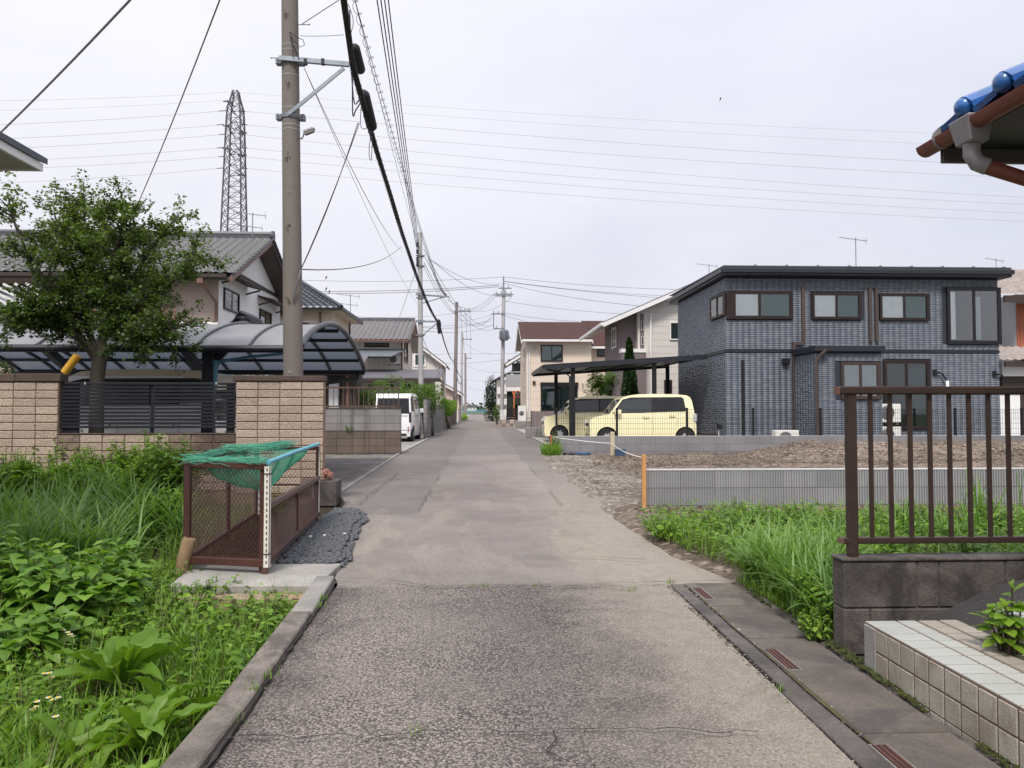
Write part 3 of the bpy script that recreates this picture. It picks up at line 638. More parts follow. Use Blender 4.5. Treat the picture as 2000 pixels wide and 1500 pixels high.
# stakes, rope, blue covers
def stake(p, w_, h, mat, label, lean=0):
    m = MB(); q = Vector(p); m.beam(q - Vector((0, 0, .15)), q + Vector((lean, 0, h)), w_, w_); return tag(m.build('wooden_stake', mat, bevel=.003), label, 'stake')
s1 = G(1257, 1000); stake((1.868, 8.70, 0), .045, .655, MM['wood_orange'], 'orange wooden stake at the end of the ribbed wall in the weeds')
p2 = W(1196, 890, 19.6); stake((p2.x, 19.6, 0), .10, .60, MM['wood_pale'], 'pale wooden stake standing by the blue buried box')
p3 = W(1077, 870, 20.1); stake((p3.x, 20.1, 0), .075, .50, MM['wood_red'], 'reddish wooden stake at the end of the wall below the mesh fence')
def wire(p, q, sag, r, mat, n=10, sides=4, name='cable', label=None, cat='cable', group=None, parent=None):
    p, q = Vector(p), Vector(q); pts = []
    for k in range(n + 1):
        t = k / n; v = p.lerp(q, t); v.z -= 4 * sag * t * (1 - t); pts.append(v)
    m = MB(); m.tube(pts, r, sides, cap=False); o = m.build(name, mat, parent, smooth=60)
    if label: tag(o, label, cat, group)
    return o
a = Vector((1.868, 8.70, .62)); b_ = Vector((p2.x, 19.6, .30)); c_ = Vector((p3.x, 20.1, .46))
wire(a, b_, .05, .006, MM['rope_white'], label='thin white rope tied from the orange stake to the pale stake', cat='rope', name='rope')
wire(b_, c_, .02, .008, MM['rope_white'], label='thin white rope tied from the pale stake to the reddish stake', cat='rope', name='rope')
for px, py, r, h, lb in ((1140, 889, .21, .07, 'round dark blue cover lying on the plot by the far wall'), (1212, 886, .15, .13, 'small square blue box sunk in the plot beside the pale stake'), (1112, 885, .14, .05, 'small dark cover half buried near the reddish stake')):
    c = W(px, py, 19.3); m = MB()
    if r == .15: m.box(c.x - .12, c.x + .12, 19.3, 19.5, 0, .15); m.box(c.x - .13, c.x + .13, 19.29, 19.51, .15, .165)
    else: m.lathe([(r * .96, 0), (r, .02), (r, h), (r * .9, h + .02), (.02, h + .025)], (c.x, 19.5, 0), 'z', 16)
    tag(m.build('ground_cover_box', MM['lid_blue'] if r > .145 else MM['black_metal'], smooth=40), lb, 'cover')
# ---------------------------------------------------------------- rubbish cage
cg = T('rubbish_cage', 'dark brown steel mesh rubbish cage standing by the lane', 'cage', (-1.7, 5.5, 0))
A, B_ = Vector((-2.09, 5.62, .0)), Vector((-1.49, 5.46, .0)); D, C_ = Vector((-2.30, 8.05, 0)), Vector((-1.665, 8.02, 0))   # near left, near right, far left, far right
ZT, ZB = .80, .10
up = lambda p, z: Vector((p.x, p.y, z))
def post(p, z0, z1, w_=.04, mat='cage_brown', name='post'): m = MB(); m.beam(up(p, z0), up(p, z1), w_, w_, (0, 1, 0)); return m.build(name, MM[mat], cg, bevel=.003)
post(A, .03, ZT, .045); post(B_ + Vector((-.03, .02, 0)), 0, .75, .035); post(C_, .02, .79); post(D, .02, .79); 
for t in (.5,): post(A.lerp(D, t), .03, .78, .035); post(B_.lerp(C_, t), .03, .47, .03)
m = MB(); m.tube([B_ + Vector((.02, -.02, .10)), B_ + Vector((.02, -.02, .80))], .001, 4)
def rail(p, q, z0, z1, w_=.035, name='rail', mat='cage_brown'): m = MB(); m.beam(up(p, z0), up(q, z1), w_, w_); return m.build(name, MM[mat], cg, bevel=.003)
rail(A, B_, ZT - .02, ZT - .03, .042); rail(A, D, ZT - .02, ZT - .03); rail(D, C_, ZT - .03, ZT - .03); rail(B_, C_, .49, .47, .04, mat='cage_brown_light'); rail(A, B_, ZB, ZB, .05); rail(B_, C_, ZB, ZB, .045); rail(A, D, ZB, ZB, .04); rail(D, C_, ZB, ZB, .04)
for z in (.28, .40): m = MB(); m.tube([up(D, z), up(C_, z)], .006, 4); m.build('rod', MM['cage_brown'], cg)
def mesh_panel(P, u, v, name, cw=.030, ch=.044, r=.0012, mat='cage_brown'):
    """expanded metal: crossing diagonal strands clipped to the panel rectangle"""
    Lu, Lv = u.length, v.length; un, vn = u.normalized(), v.normalized(); m = MB(); k = cw / ch
    n = int((Lu + Lv * k) / cw) + 2
    for s in (1, -1):
        for i in range(n):
            # line: x = x0 + s*k*y
            x0 = i * cw - (Lv * k if s == 1 else 0)
            ts = []
            y0 = 0.; y1 = Lv
            lo = (0 - x0) / (s * k); hi = (Lu - x0) / (s * k)
            if lo > hi: lo, hi = hi, lo
            y0 = max(y0, lo); y1 = min(y1, hi)
            if y1 - y0 < .01: continue
            m.beam(P + un * (x0 + s * k * y0) + vn * y0, P + un * (x0 + s * k * y1) + vn * y1, r * 2, r * 2, un.cross(vn))
    return m.build(name, MM[mat], cg)
mesh_panel(up(A, ZB), B_ - A, Vector((0, 0, ZT - ZB - .03)), 'mesh_panel'); mesh_panel(up(A, ZB), D - A, Vector((0, 0, ZT - ZB - .03)), 'mesh_panel', .032, .046)
mesh_panel(up(D, ZB), C_ - D, Vector((0, 0, ZT - ZB - .03)), 'mesh_panel', .036, .05); mesh_panel(up(B_, ZB), C_ - B_, Vector((0, 0, .37)), 'mesh_panel', .030, .044)
mesh_panel(up(A, ZB), B_ - A, D - A, 'floor_mesh', .030, .06, .002)
# white slotted angle at the near corner, thin white strips at the far corner
pw = B_ + Vector((.012, -.03, 0)); m = MB(); m.box(pw.x - .019, pw.x + .019, pw.y, pw.y + .004, .075, .775); m.box(pw.x + .015, pw.x + .019, pw.y, pw.y + .036, .075, .775); wp = m.build('slotted_angle', MM['white_paint'], cg)
m = MB()
for k in range(17): m.box(pw.x - .004, pw.x + .004, pw.y - .002, pw.y - .0002, .10 + k * .04, .122 + k * .04)
m.build('slots', MM['cage_brown'], wp)
m = MB(); m.beam(up(pw + Vector((-.012, .02, 0)), 0), up(pw + Vector((-.012, .02, 0)), .10), .035, .035); m.build('foot', MM['cage_brown_light'], cg)
for z in (.72, .165): m = MB(); m.box(pw.x - .026, pw.x + .024, pw.y - .004, pw.y + .04, z, z + .006); m.build('cable_tie', MM['black_metal'], cg)
m = MB(); m.box(C_.x + .012, C_.x + .022, C_.y - .025, C_.y - .021, .02, .79); m.build('white_strip', MM['white_paint'], cg)
m = MB(); m.beam(up(C_, .28) + Vector((-.01, -.20, 0)), up(C_, .46) + Vector((-.01, -.20, 0)), .012, .03); m.build('white_strip', MM['white_clean'], cg)
pa, pb = B_ + Vector((.012, -.012, .80)), C_ + Vector((.0, .0, .815)); mid = pa.lerp(pb, .45) + Vector((0, 0, .006))
m = MB(); m.tube([pa, mid, pb], .017, 10); m.build('blue_pipe', MM['pipe_teal'], cg, smooth=60)
sg = D.lerp(C_, .30); m = MB(); m.box(sg.x - .07, sg.x + .05, sg.y - .35, sg.y - .34, .14, .56); o = m.build('notice_board', MM['white_clean'], cg)
# green bird net bunched over the top and hanging inside
def net():
    nx, ny = 40, 66; g = {}
    V = []; 
    for j in range(ny):
        for i in range(nx):
            s, t = i / (nx - 1), j / (ny - 1)
            e0, e1 = A.lerp(D, t), B_.lerp(C_, t); p = e0.lerp(e1, s * 1.0)
            sagd = .05 + .26 * math.sin(math.pi * min(1, t * 1.15)) ** .8
            z = ZT + .015 - sagd * (math.sin(math.pi * s) ** .7) + .012 * math.sin(9 * s + 13 * t) + .01 * math.sin(31 * t + 7 * s)
            V.append((p.x + .012 * math.sin(23 * t + 5 * s), p.y + .012 * math.sin(17 * s + 3 * t), z))
    m = MB()
    for j in range(ny - 1):
        for i in range(nx - 1):
            a_, b2 = Vector(V[j * nx + i]), Vector(V[(j + 1) * nx + i + 1]); m.beam(a_, b2, .0026, .0026)
            a_, b2 = Vector(V[j * nx + i + 1]), Vector(V[(j + 1) * nx + i]); m.beam(a_, b2, .0026, .0026)
    # bunched rolls of net lying along the near and left rims
    for path, hgt, nstr in (([A + Vector((0, 0, 0)), A.lerp(B_, .5), B_ + Vector((-.02, 0, 0))], ZT + .012, 34), ([A, A.lerp(D, .3), A.lerp(D, .6), D.lerp(C_, .5)], ZT + .02, 46), ([A.lerp(D, .45), A.lerp(D, .45).lerp(B_.lerp(C_, .45), .6), A.lerp(D, .75).lerp(B_.lerp(C_, .75), .75)], ZT + .05, 36)):
        for k in range(nstr):
            pts = []
            for q in path[:]:
                pts.append(q + Vector((random.gauss(0, .028), random.gauss(0, .03), hgt + random.gauss(0, .016))))
            fine = []
            for q0, q1 in zip(pts, pts[1:]):
                for j in range(6): fine.append(q0.lerp(q1, j / 6) + Vector((random.gauss(0, .006), random.gauss(0, .006), random.gauss(0, .007))))
            m.tube(fine + [pts[-1]], .0017, 3, False)
    return m.build('bird_net', MM['net_green'])
tag(net(), 'green crow net bunched over the rim of the brown rubbish cage', 'net')
# round wooden stake by the cage
c = G(358, 1122, .0); m = MB(); m.tube([(c.x - .02, c.y - .02, -.25), (c.x + .0, c.y, .1), (c.x + .035, c.y + .01, .245), (c.x + .038, c.y + .01, .255)], [.044, .046, .047, .042], 14); tag(m.build('wooden_stake', MM['wood_stake'], smooth=40), 'short round weathered timber stake leaning beside the cage', 'stake')
# concrete planter with a small flowering plant at the wall end
pl = T('planter', 'small dark concrete block planter at the end of the tan wall', 'planter', (-1.85, 9.6, 0))
m = MB(); m.box(-2.0, -1.74, 9.45, 9.52, 0, .30); m.box(-2.0, -1.74, 9.74, 9.80, 0, .30); m.box(-1.81, -1.74, 9.521, 9.739, 0, .30); m.box(-2.0, -1.95, 9.521, 9.739, 0, .30); m.build('trough', MM['concrete_dark'], pl, bevel=.004)
m = MB(); m.box(-1.949, -1.811, 9.522, 9.738, .02, .27); m.build('earth', MM['soil_dark'], pl)
# ---------------------------------------------------------------- builders shared by houses and cars
UX, NY = Vector((1, 0, 0)), Vector((0, -1, 0))         # a wall facing the camera
UYR, NXR = Vector((0, 1, 0)), Vector((1, 0, 0))        # a wall facing +x (seen on the left of the street)
UYL, NXL = Vector((0, -1, 0)), Vector((-1, 0, 0))      # a wall facing -x (seen on the right of the street)
def window(parent, P, u, n, w_, h, fr='bronze_dark', fw=.05, panes=2, glass='window_glass', curtain=None, dep=.06, back='room_dark', sill=False):
    P = Vector(P); m = MB()
    m.ob(P, u, n, 0, w_, 0, fw, 0, dep); m.ob(P, u, n, 0, w_, h - fw, h, 0, dep); m.ob(P, u, n, 0, fw, fw, h - fw, 0, dep); m.ob(P, u, n, w_ - fw, w_, fw, h - fw, 0, dep)
    if sill: m.ob(P, u, n, -.03, w_ + .03, -.04, 0, 0, dep + .04)
    o = m.build('window', MM[fr], parent)
    iw = (w_ - 2 * fw) / panes
    for k in range(panes):
        a = fw + k * iw; off = .012 * (k % 2)
        m = MB(); m.ob(P, u, n, a + .006, a + iw - .006, fw + .006, h - fw - .006, .036 - off, .040 - off); m.build('pane', MM[glass if isinstance(glass, str) else glass[k]], o)
        if panes > 1 and k > 0:
            m = MB(); m.ob(P, u, n, a - fw * .4, a + fw * .4, fw, h - fw, .004, dep - .006); m.build('mullion', MM[fr], o)
    if back:
        m = MB(); m.ob(P, u, n, fw, w_ - fw, fw, h - fw, .001, .0035); m.build('backing', MM[back], o)
    if curtain:
        for k in range(panes):
            a = fw + k * iw; N = max(10, int(iw / .02)); vs = []
            for j in range(N + 1):
                uu = a + .01 + (iw - .02) * j / N; dd = .0045 + .016 * (math.sin(j * .9 + math.sin(j * .37)) * .5 + .5)
                for z in (fw + .01, h - fw - .01): vs.append(P + Vector(u) * uu + Vector(n) * dd + Vector((0, 0, z)))
            m = MB(); m.add(vs, [(2 * j, 2 * j + 2, 2 * j + 3, 2 * j + 1) for j in range(N)]); m.build('curtain', MM[curtain if isinstance(curtain, str) else curtain[k]], o, smooth=180)
    return o
def wpx(parent, x0, x1, y0, y1, Y, **k):
    """window on a camera-facing wall at depth Y, from its outline in the photo"""
    a, c = W(x0, y1, Y), W(x1, y0, Y); return window(parent, (a.x, Y, a.z), UX, NY, c.x - a.x, c.z - a.z, **k)
def roof_sheet(name, P, U, V, tw, rh, amp, mat, parent, taper0=0., taper1=0., lap=.025):
    """clay-tile slope: P eave corner, U along the eave, V up the slope; taper pulls the ends in towards the ridge (hips)"""
    P, U, V = Vector(P), Vector(U), Vector(V); n = U.cross(V).normalized()
    if n.z < 0: n = -n
    nc = max(2, int(round(U.length / tw))); nr = max(2, int(round(V.length / rh))); S = 5
    us = np.linspace(0, 1, nc * S + 1); prof = np.array([0, .75, 1, .45, .05]); ph = np.array([prof[i % S] for i in range(nc * S + 1)]) * amp
    vs, hs = [], []
    for r in range(nr):
        vs += [r / nr, (r + 1) / nr - 1e-4]; hs += [lap, 0.]
    vs = np.array(vs); hs = np.array(hs); jit = rng.uniform(-.004, .004, (len(vs), nc + 1))
    uu = us[None] * (1 - (taper0 + taper1) * vs[:, None]) + taper0 * vs[:, None]
    h = ph[None] + hs[:, None] + np.repeat(jit, S, 1)[:, :nc * S + 1]
    pt = np.array(P)[None, None] + uu[..., None] * np.array(U) + vs[:, None, None] * np.array(V) + h[..., None] * np.array(n)
    nx = len(us); i = np.arange(len(vs) - 1)[:, None] * nx + np.arange(nx - 1)[None]
    f = np.stack([i, i + 1, i + 1 + nx, i + nx], -1).reshape(-1, 4); o3 = np.array(wloc(parent))
    ob = link_mesh(name, np_mesh(name, pt.reshape(-1, 3) - o3, f, mat), parent); ob['kind'] = 'stuff'; return ob
def pipe(parent, pts, r, mat, name='downpipe', n=8): m = MB(); m.tube(pts, r, n); return m.build(name, MM[mat], parent, smooth=50)
def antenna(p, h, label, s=1., az=0.3, arms=2):
    p = Vector(p); t = T('tv_antenna', label, 'antenna', p)
    m = MB(); m.tube([p - Vector((0, 0, .05)), p + Vector((0, 0, h))], .016 * s, 5); m.build('mast', MM['galvanised_dull'], t)
    d = Vector((math.cos(az), math.sin(az), -.09)); e = Vector((-math.sin(az), math.cos(az), 0))
    for k in range(arms):
        z = h - .06 - .42 * k * s; L = (1.0 if k == 0 else .75) * s; q = p + Vector((0, 0, z)); m = MB(); m.tube([q - d * L * .62, q + d * L * .42], .010 * s, 4)
        for j in range(9):
            c = q - d * L * .6 + d * L * j / 8.; l = .16 * s * (1 if k == 0 else 1.3) * (.7 + .3 * (j == 8)); m.tube([c - e * l, c + e * l], .005 * s, 3)
            if j == 8: m.tube([c - Vector((0, 0, .13 * s)), c + Vector((0, 0, .13 * s))], .007 * s, 3)
        m.build('aerial', MM['galvanised_dull'], t)
    return t
def ac_unit(x, y, z, label, w_=.78, h=.56, d=.28, face=NY, group=None):
    t = T('air_conditioner', label, 'air conditioner', (x, y, z), group); u = UX if face is NY else UYR
    P = Vector((x, y, z)); m = MB(); m.ob(P, u, face, -w_ / 2, w_ / 2, 0, h, -d, 0); m.build('casing', MM['ac_white'], t, bevel=.012)
    c = P + u * (-w_ * .08) + Vector((0, 0, h * .52)) + face * .004
    m = MB(); ax = 'y' if face is NY else 'x'; h0 = h; h = min(h, w_ * .75); m.lathe([(h * .40, -.004), (h * .40, .006), (h * .36, .008)], c, ax, 24); m.build('fan_grille', MM['ac_dark'], t)
    m = MB()
    for rr in (.1, .2, .3, .38):
        k = 20; pts = [c + face * .012 + (u * math.cos(6.283 * j / k) + Vector((0, 0, 1)) * math.sin(6.283 * j / k)) * h * rr for j in range(k + 1)]; m.tube(pts, .004, 3, False)
    m.build('guard', MM['plastic_grey'], t)
    m = MB()
    for s in (-.35, .35): m.ob(P, u, face, s * w_ - .03, s * w_ + .03, -.08, 0, -d, 0)
    m.build('foot', MM['ac_dark'], t); return t
# ---- cars: extruded side outline with wheel arches, tumblehome and rounded ends; local +x is the front
def car(name, label, spec, paintname, group=None):
    t = T(name, label, 'car', (0, 0, 0), group); out = spec['outline']; hw0 = spec.get('hw', .737); L = max(p[0] for p in out); belt = spec.get('belt', 1.0)
    def hw(x, z):
        y = hw0 - max(0, z - belt) * spec.get('tumble', .15) - max(0, .45 - z) * .08 - max(0, belt - z) * .0
        a = abs(x) - (L - .38)
        if a > 0: y -= (a / .38) ** 2 * .10
        return y
    wr, ar = spec['wr'], spec['wr'] + .055; wx = spec['wheels']; poly = []
    low = spec.get('low', .20)
    poly = list(out)                              # clockwise from rear-bottom over the roof to front-bottom
    bottom = []
    for cx in sorted(wx, reverse=True):
        a0 = math.asin((low - wr) / ar)
        bottom += [(cx + ar * math.cos(a), wr + ar * math.sin(a)) for a in np.linspace(a0, math.pi - a0, 13)]
    poly += bottom
    def flat(poly, planes=True):
        bm = bmesh.new(); vs = [bm.verts.new((x, 0, z)) for x, z in poly]; bm.faces.new(vs)
        for z in np.arange(.3, 1.9, .16): bmesh.ops.bisect_plane(bm, geom=bm.verts[:] + bm.edges[:] + bm.faces[:], plane_co=(0, 0, z), plane_no=(0, 0, 1))
        for x in np.concatenate([np.arange(-L, L, .28), [-L + .12, -L + .05, L - .12, L - .05]]): bmesh.ops.bisect_plane(bm, geom=bm.verts[:] + bm.edges[:] + bm.faces[:], plane_co=(x, 0, 0), plane_no=(1, 0, 0))
        return bm
    bm = flat(poly); r = bmesh.ops.extrude_face_region(bm, geom=bm.faces[:]); ext = {v for v in r['geom'] if isinstance(v, bmesh.types.BMVert)}
    for v in bm.verts:
        y = hw(v.co.x, v.co.z); v.co.y = y if v in ext else -y
    bmesh.ops.recalc_face_normals(bm, faces=bm.faces); bm.normal_update()
    ed = [e for e in bm.edges if len(e.link_faces) == 2 and e.link_faces[0].normal.angle(e.link_faces[1].normal, 0) > .6 and (abs(e.link_faces[0].normal.y) > .8) != (abs(e.link_faces[1].normal.y) > .8) and min(v.co.z for v in e.verts) > .3]
    ed = [e for e in ed if not any(abs((e.verts[0].co.x - c)) < ar + .02 and e.verts[0].co.z < wr + ar + .02 for c in wx)]
    bmesh.ops.bevel(bm, geom=ed, offset=.05, segments=3, affect='EDGES', clamp_overlap=True)
    me = bpy.data.meshes.new('body'); bm.to_mesh(me); bm.free(); me.materials.append(MM[paintname]); smooth_me(me, 35); link_mesh('body', me, t)
    def skin(nm, poly, mat, off, parent=t, sides=(-1, 1)):
        for s in sides:
            b2 = flat(poly)
            for v in b2.verts: v.co.y = s * (hw(v.co.x, v.co.z) + off)
            bmesh.ops.solidify(b2, geom=b2.faces[:], thickness=.002) if False else None
            me = bpy.data.meshes.new(nm); b2.to_mesh(me); b2.free(); me.materials.append(MM[mat]); smooth_me(me, 35); link_mesh(nm, me, parent)
    for poly in spec.get('pillar', []): skin('window_surround', poly, 'car_black', .003)
    for j, poly in enumerate(spec.get('glass', [])): skin('side_window', poly, 'car_glass' if j else 'car_glass_clear', .007)
    for poly in spec.get('seams', []): skin('door_seam', poly, 'car_black', .0025)
    for poly in spec.get('handles', []): skin('door_handle', poly, paintname, .03); skin('handle_recess', [(poly[0][0] - .01, poly[0][1] - .012), (poly[1][0] + .01, poly[1][1] - .012), (poly[2][0] + .01, poly[2][1] + .005), (poly[3][0] - .01, poly[3][1] + .005)], 'car_black', .004)
    def cross(nm, a, c, wa, wc, mat, off=.006, n=6):
        """panel across the car between profile points a and c"""
        d = Vector((c[0] - a[0], 0, c[1] - a[1])).normalized(); nrm = Vector((d.z, 0, -d.x)); nrm = nrm if (nrm.x * (1 if a[0] > 0 else -1) + nrm.z * .5) > 0 else -nrm
        m = MB(); vs = []
        for (x, z), ww in ((a, wa), (c, wc)):
            for j in range(n + 1):
                y = -ww + 2 * ww * j / n; vs.append(Vector((x, y, z)) + nrm * off)
        m.add(vs, [(j, j + 1, j + n + 2, j + n + 1) for j in range(n)]); return m.build(nm, MM[mat], t)
    for nm, a, c, wa, wc, mat in spec.get('cross', []): cross(nm, a, c, wa, wc, mat)
    for nm, b0, mat in spec.get('boxes', []):
        for s in ((1, -1) if b0[6] else (1,)):
            m = MB(); ya, yb = sorted((s * b0[2], s * b0[3])); m.box(b0[0], b0[1], ya, yb, b0[4], b0[5]); m.build(nm, MM[mat], t, bevel=.012, smooth=40)
    for cx in wx:
        for s in (-1, 1):
            y1 = s * (hw0 - .012); y0 = s * (hw0 - .19); m = MB(); hh = [(wr * .66, 0), (wr * .95, .0), (wr, .035), (wr, .155), (wr * .95, .19), (wr * .6, .18)]
            m.lathe([(r_, -s * h_) for r_, h_ in hh], (cx, y1, wr), 'y', 28); wh = m.build('wheel', MM['tyre'], t, smooth=40)
            m = MB(); m.lathe([(.01, s * .004), (wr * .3, s * .006), (wr * .62, -s * .004), (wr * .68, -s * .002), (wr * .68, -s * .02)], (cx, y1, wr), 'y', 28); m.build('hub_cap', MM['hub_silver'], wh, smooth=40)
            m = MB()
            for k in range(8):
                a = 6.283 * k / 8; c = Vector((cx + wr * .46 * math.cos(a), y1 + s * .004, wr + wr * .46 * math.sin(a))); m.lathe([(wr * .09, -.004), (wr * .09, .004)], c, 'y', 8)
            m.build('hub_hole', MM['tyre'], wh)
            m = MB(); m.lathe([(ar - .003, -s * .19), (ar - .003, -s * .20)], (cx, s * (hw0 - .02), wr), 'y', 20); m.build('arch_liner', MM['car_black'], t)
    return t
KEI = dict(wr=.28, wheels=(1.17, -1.32), belt=1.0, low=.20, outline=[(-1.66, .20), (-1.69, .36), (-1.69, .62), (-1.64, .98), (-1.55, 1.42), (-1.49, 1.54), (-1.38, 1.60), (-1.1, 1.63), (-.3, 1.645), (.2, 1.63), (.5, 1.58), (.70, 1.50), (1.10, .99), (1.36, .96), (1.58, .91), (1.67, .84), (1.70, .74), (1.70, .36), (1.66, .20)],
    pillar=[[(1.00, 1.03), (.66, 1.475), (.40, 1.535), (-1.20, 1.55), (-1.28, 1.50), (-1.34, 1.14), (-1.30, 1.09)]],
    glass=[[(.92, 1.045), (.62, 1.455), (-.24, 1.50), (-.24, 1.075)], [(-.30, 1.08), (-.30, 1.50), (-1.08, 1.51), (-1.08, 1.10)], [(-1.13, 1.11), (-1.13, 1.50), (-1.24, 1.49), (-1.29, 1.13)]],
    seams=[[(.86, .26), (.865, .26), (.905, 1.0), (.90, 1.0)], [(-.27, .26), (-.264, .26), (-.264, 1.06), (-.27, 1.06)], [(-1.03, .6), (-1.024, .6), (-1.11, 1.08), (-1.116, 1.08)]],
    handles=[[(-.16, .885), (.03, .885), (.03, .92), (-.16, .92)], [(-.99, .925), (-.80, .925), (-.80, .96), (-.99, .96)]],
    cross=[('windscreen', (1.075, 1.02), (.72, 1.475), .60, .545, 'car_glass_clear'), ('rear_window', (-1.625, 1.06), (-1.53, 1.47), .55, .50, 'car_glass')],
    boxes=[('headlamp', (1.60, 1.715, .40, .60, .60, .80, True), 'lamp_clear'), ('fog_lamp', (1.64, 1.712, .50, .60, .46, .53, True), 'lamp_dark'), ('mirror', (.74, .95, .72, .86, 1.00, 1.15, True), 'paint_yellow'), ('tail_lamp', (-1.70, -1.56, .60, .70, .78, 1.02, True), 'lamp_clear'), ('grille', (1.66, 1.708, -.34, .34, .62, .72, False), 'car_black')])
BOX = dict(wr=.28, wheels=(1.19, -1.33), belt=.98, low=.19, tumble=.10, outline=[(-1.67, .19), (-1.70, .34), (-1.70, .66), (-1.68, 1.0), (-1.60, 1.60), (-1.55, 1.72), (-1.42, 1.77), (-.8, 1.79), (0, 1.785), (.35, 1.75), (.56, 1.66), (1.06, 1.06), (1.42, 1.02), (1.62, .94), (1.69, .82), (1.70, .36), (1.66, .19)],
    pillar=[[(.98, 1.08), (.54, 1.60), (.3, 1.66), (-1.46, 1.67), (-1.55, 1.60), (-1.60, 1.12)]],
    glass=[[(.90, 1.09), (.5, 1.58), (-.22, 1.62), (-.22, 1.09)], [(-.28, 1.09), (-.28, 1.62), (-1.16, 1.63), (-1.16, 1.10)], [(-1.22, 1.11), (-1.22, 1.63), (-1.48, 1.60), (-1.54, 1.13)]],
    seams=[[(.88, .26), (.885, .26), (.9, 1.04), (.895, 1.04)], [(-.25, .26), (-.244, .26), (-.244, 1.06), (-.25, 1.06)], [(-1.14, .6), (-1.134, .6), (-1.17, 1.08), (-1.176, 1.08)]],
    handles=[[(-.14, .93), (.06, .93), (.06, .965), (-.14, .965)], [(-1.08, .93), (-.88, .93), (-.88, .965), (-1.08, .965)]],
    cross=[('windscreen', (1.035, 1.09), (.585, 1.63), .60, .56, 'car_glass_clear'), ('rear_window', (-1.675, 1.03), (-1.595, 1.60), .60, .57, 'car_glass'), ('tailgate_trim', (-1.692, .94), (-1.690, .97), .56, .56, 'hub_silver'), ('licence_recess', (-1.70, .70), (-1.698, .86), .22, .22, 'white_dull'), ('bumper_gap', (-1.701, .42), (-1.701, .435), .66, .66, 'car_black'), ('bumper_shadow', (-1.70, .22), (-1.70, .30), .5, .5, 'car_black')],
    boxes=[('tail_lamp', (-1.705, -1.56, .585, .665, .70, 1.08, True), 'lamp_dark'), ('reflector', (-1.71, -1.66, .54, .585, .34, .56, True), 'lamp_red'), ('headlamp', (1.58, 1.71, .42, .62, .72, .86, True), 'lamp_clear'), ('mirror', (.78, .94, .72, .88, 1.06, 1.22, True), 'paint_white')])
# ---------------------------------------------------------------- left: tan block wall with louvred panel
WY = 9.90; PT = .2755; RX = -1.99
bwl = T('garden_wall', 'tan split-face block wall with a dark coping and a navy louvred panel', 'wall', (-4, WY, 0))
bk = MB(); bk.box(-PT / 2 + .0045, PT / 2 - .0045, -.010, .05, -.0465, .0465); bkm = bk.mesh('brick', (0, 0, 0), MM['brick_wall'], None, .006); bkd = bkm.copy(); bkd.materials[0] = MM['brick_wall_dirty']
def bricks(x_right, ncol, ztop, zbot, dirty=lambda x, z: False):
    nr = int((ztop - zbot) / .1012)
    for r in range(nr):
        for c in range(ncol):
            x = x_right - PT * (c + .5); z = ztop - .1012 * (r + .5); o = link_mesh('brick', bkd if dirty(x, z) else bkm, bwl, (x, WY - .004 + random.uniform(-.004, .004), z))
m = MB(); m.box(RX - PT * 4, RX - .004, WY, WY + .14, -.1, 1.53); m.box(RX - PT * 12 + .001, RX - PT * 4 - .001, WY, WY + .14, -.1, .855); m.box(-14, RX - PT * 12, WY, WY + .14, -.1, 1.52); m.build('wall_core', MM['brick_mortar'], bwl)
bricks(RX, 4, 1.522, .10, lambda x, z: z < .5 and random.random() < .25)
bricks(RX - PT * 4, 8, .852, .10, lambda x, z: (-4.0 < x < -3.05 and z > .5) or (-5.3 < x < -5.0 and z > .6) or random.random() < .08); bricks(RX - PT * 12, 12, 1.512, .30, lambda x, z: random.random() < .08)
m = MB(); m.box(RX - PT * 4 - .04, RX + .01, WY - .03, WY + .17, 1.531, 1.603); m.build('coping', MM['brick_cap'], bwl, bevel=.008)
for k in range(12): m = MB(); m.box(RX - PT * 12 + .03 - .56 * (k + 1) + .004, RX - PT * 12 + .03 - .56 * k, WY - .03, WY + .17, 1.521, 1.623); m.build('coping', MM['brick_cap'], bwl, bevel=.008)
m = MB(); m.box(RX - PT * 12 + .002, RX - PT * 4 - .002, WY - .02, WY + .15, .856, .872); m.build('sill', MM['brick_cap'], bwl, bevel=.004)
lf = T('louvre_fence', 'navy metal louvred fence panel set in the gap of the tan wall', 'fence', (-4.2, WY + .06, .87))
x0, x1 = RX - PT * 12 + .02, RX - PT * 4 - .02; yf = WY + .03; z0, z1 = .935, 1.515; xm = W(293, 800, WY).x
m = MB(); m.box(x0, x1, yf, yf + .06, z1 - .03, z1); m.build('top_rail', MM['navy_metal'], lf, bevel=.003); m = MB(); m.box(x0, x1, yf, yf + .06, z0, z0 + .03); m.build('bottom_rail', MM['navy_metal'], lf, bevel=.003)
for c, hw_ in ((x0 + .10, .10), (xm, .02), (x1 - .07, .05)): m = MB(); m.box(c - hw_, c + hw_, yf + .028, yf + .058, .872, z1 - .03); m.build('stile', MM['navy_metal'], lf)
for k in range(11):
    z = z0 + .045 + k * .046
    for a, c in ((x0, xm - .025), (xm + .025, x1)): m = MB(); m.box(a, c, yf, yf + .025, z, z + .031); m.build('slat', MM['navy_metal'], lf)
for x in (W(164, 748, WY).x, W(421, 748, WY).x): m = MB(); m.box(x - .010, x + .010, yf - .006, yf + .0, z1 - .026, z1 + .004); m.build('clip', MM['plastic_grey'], lf)
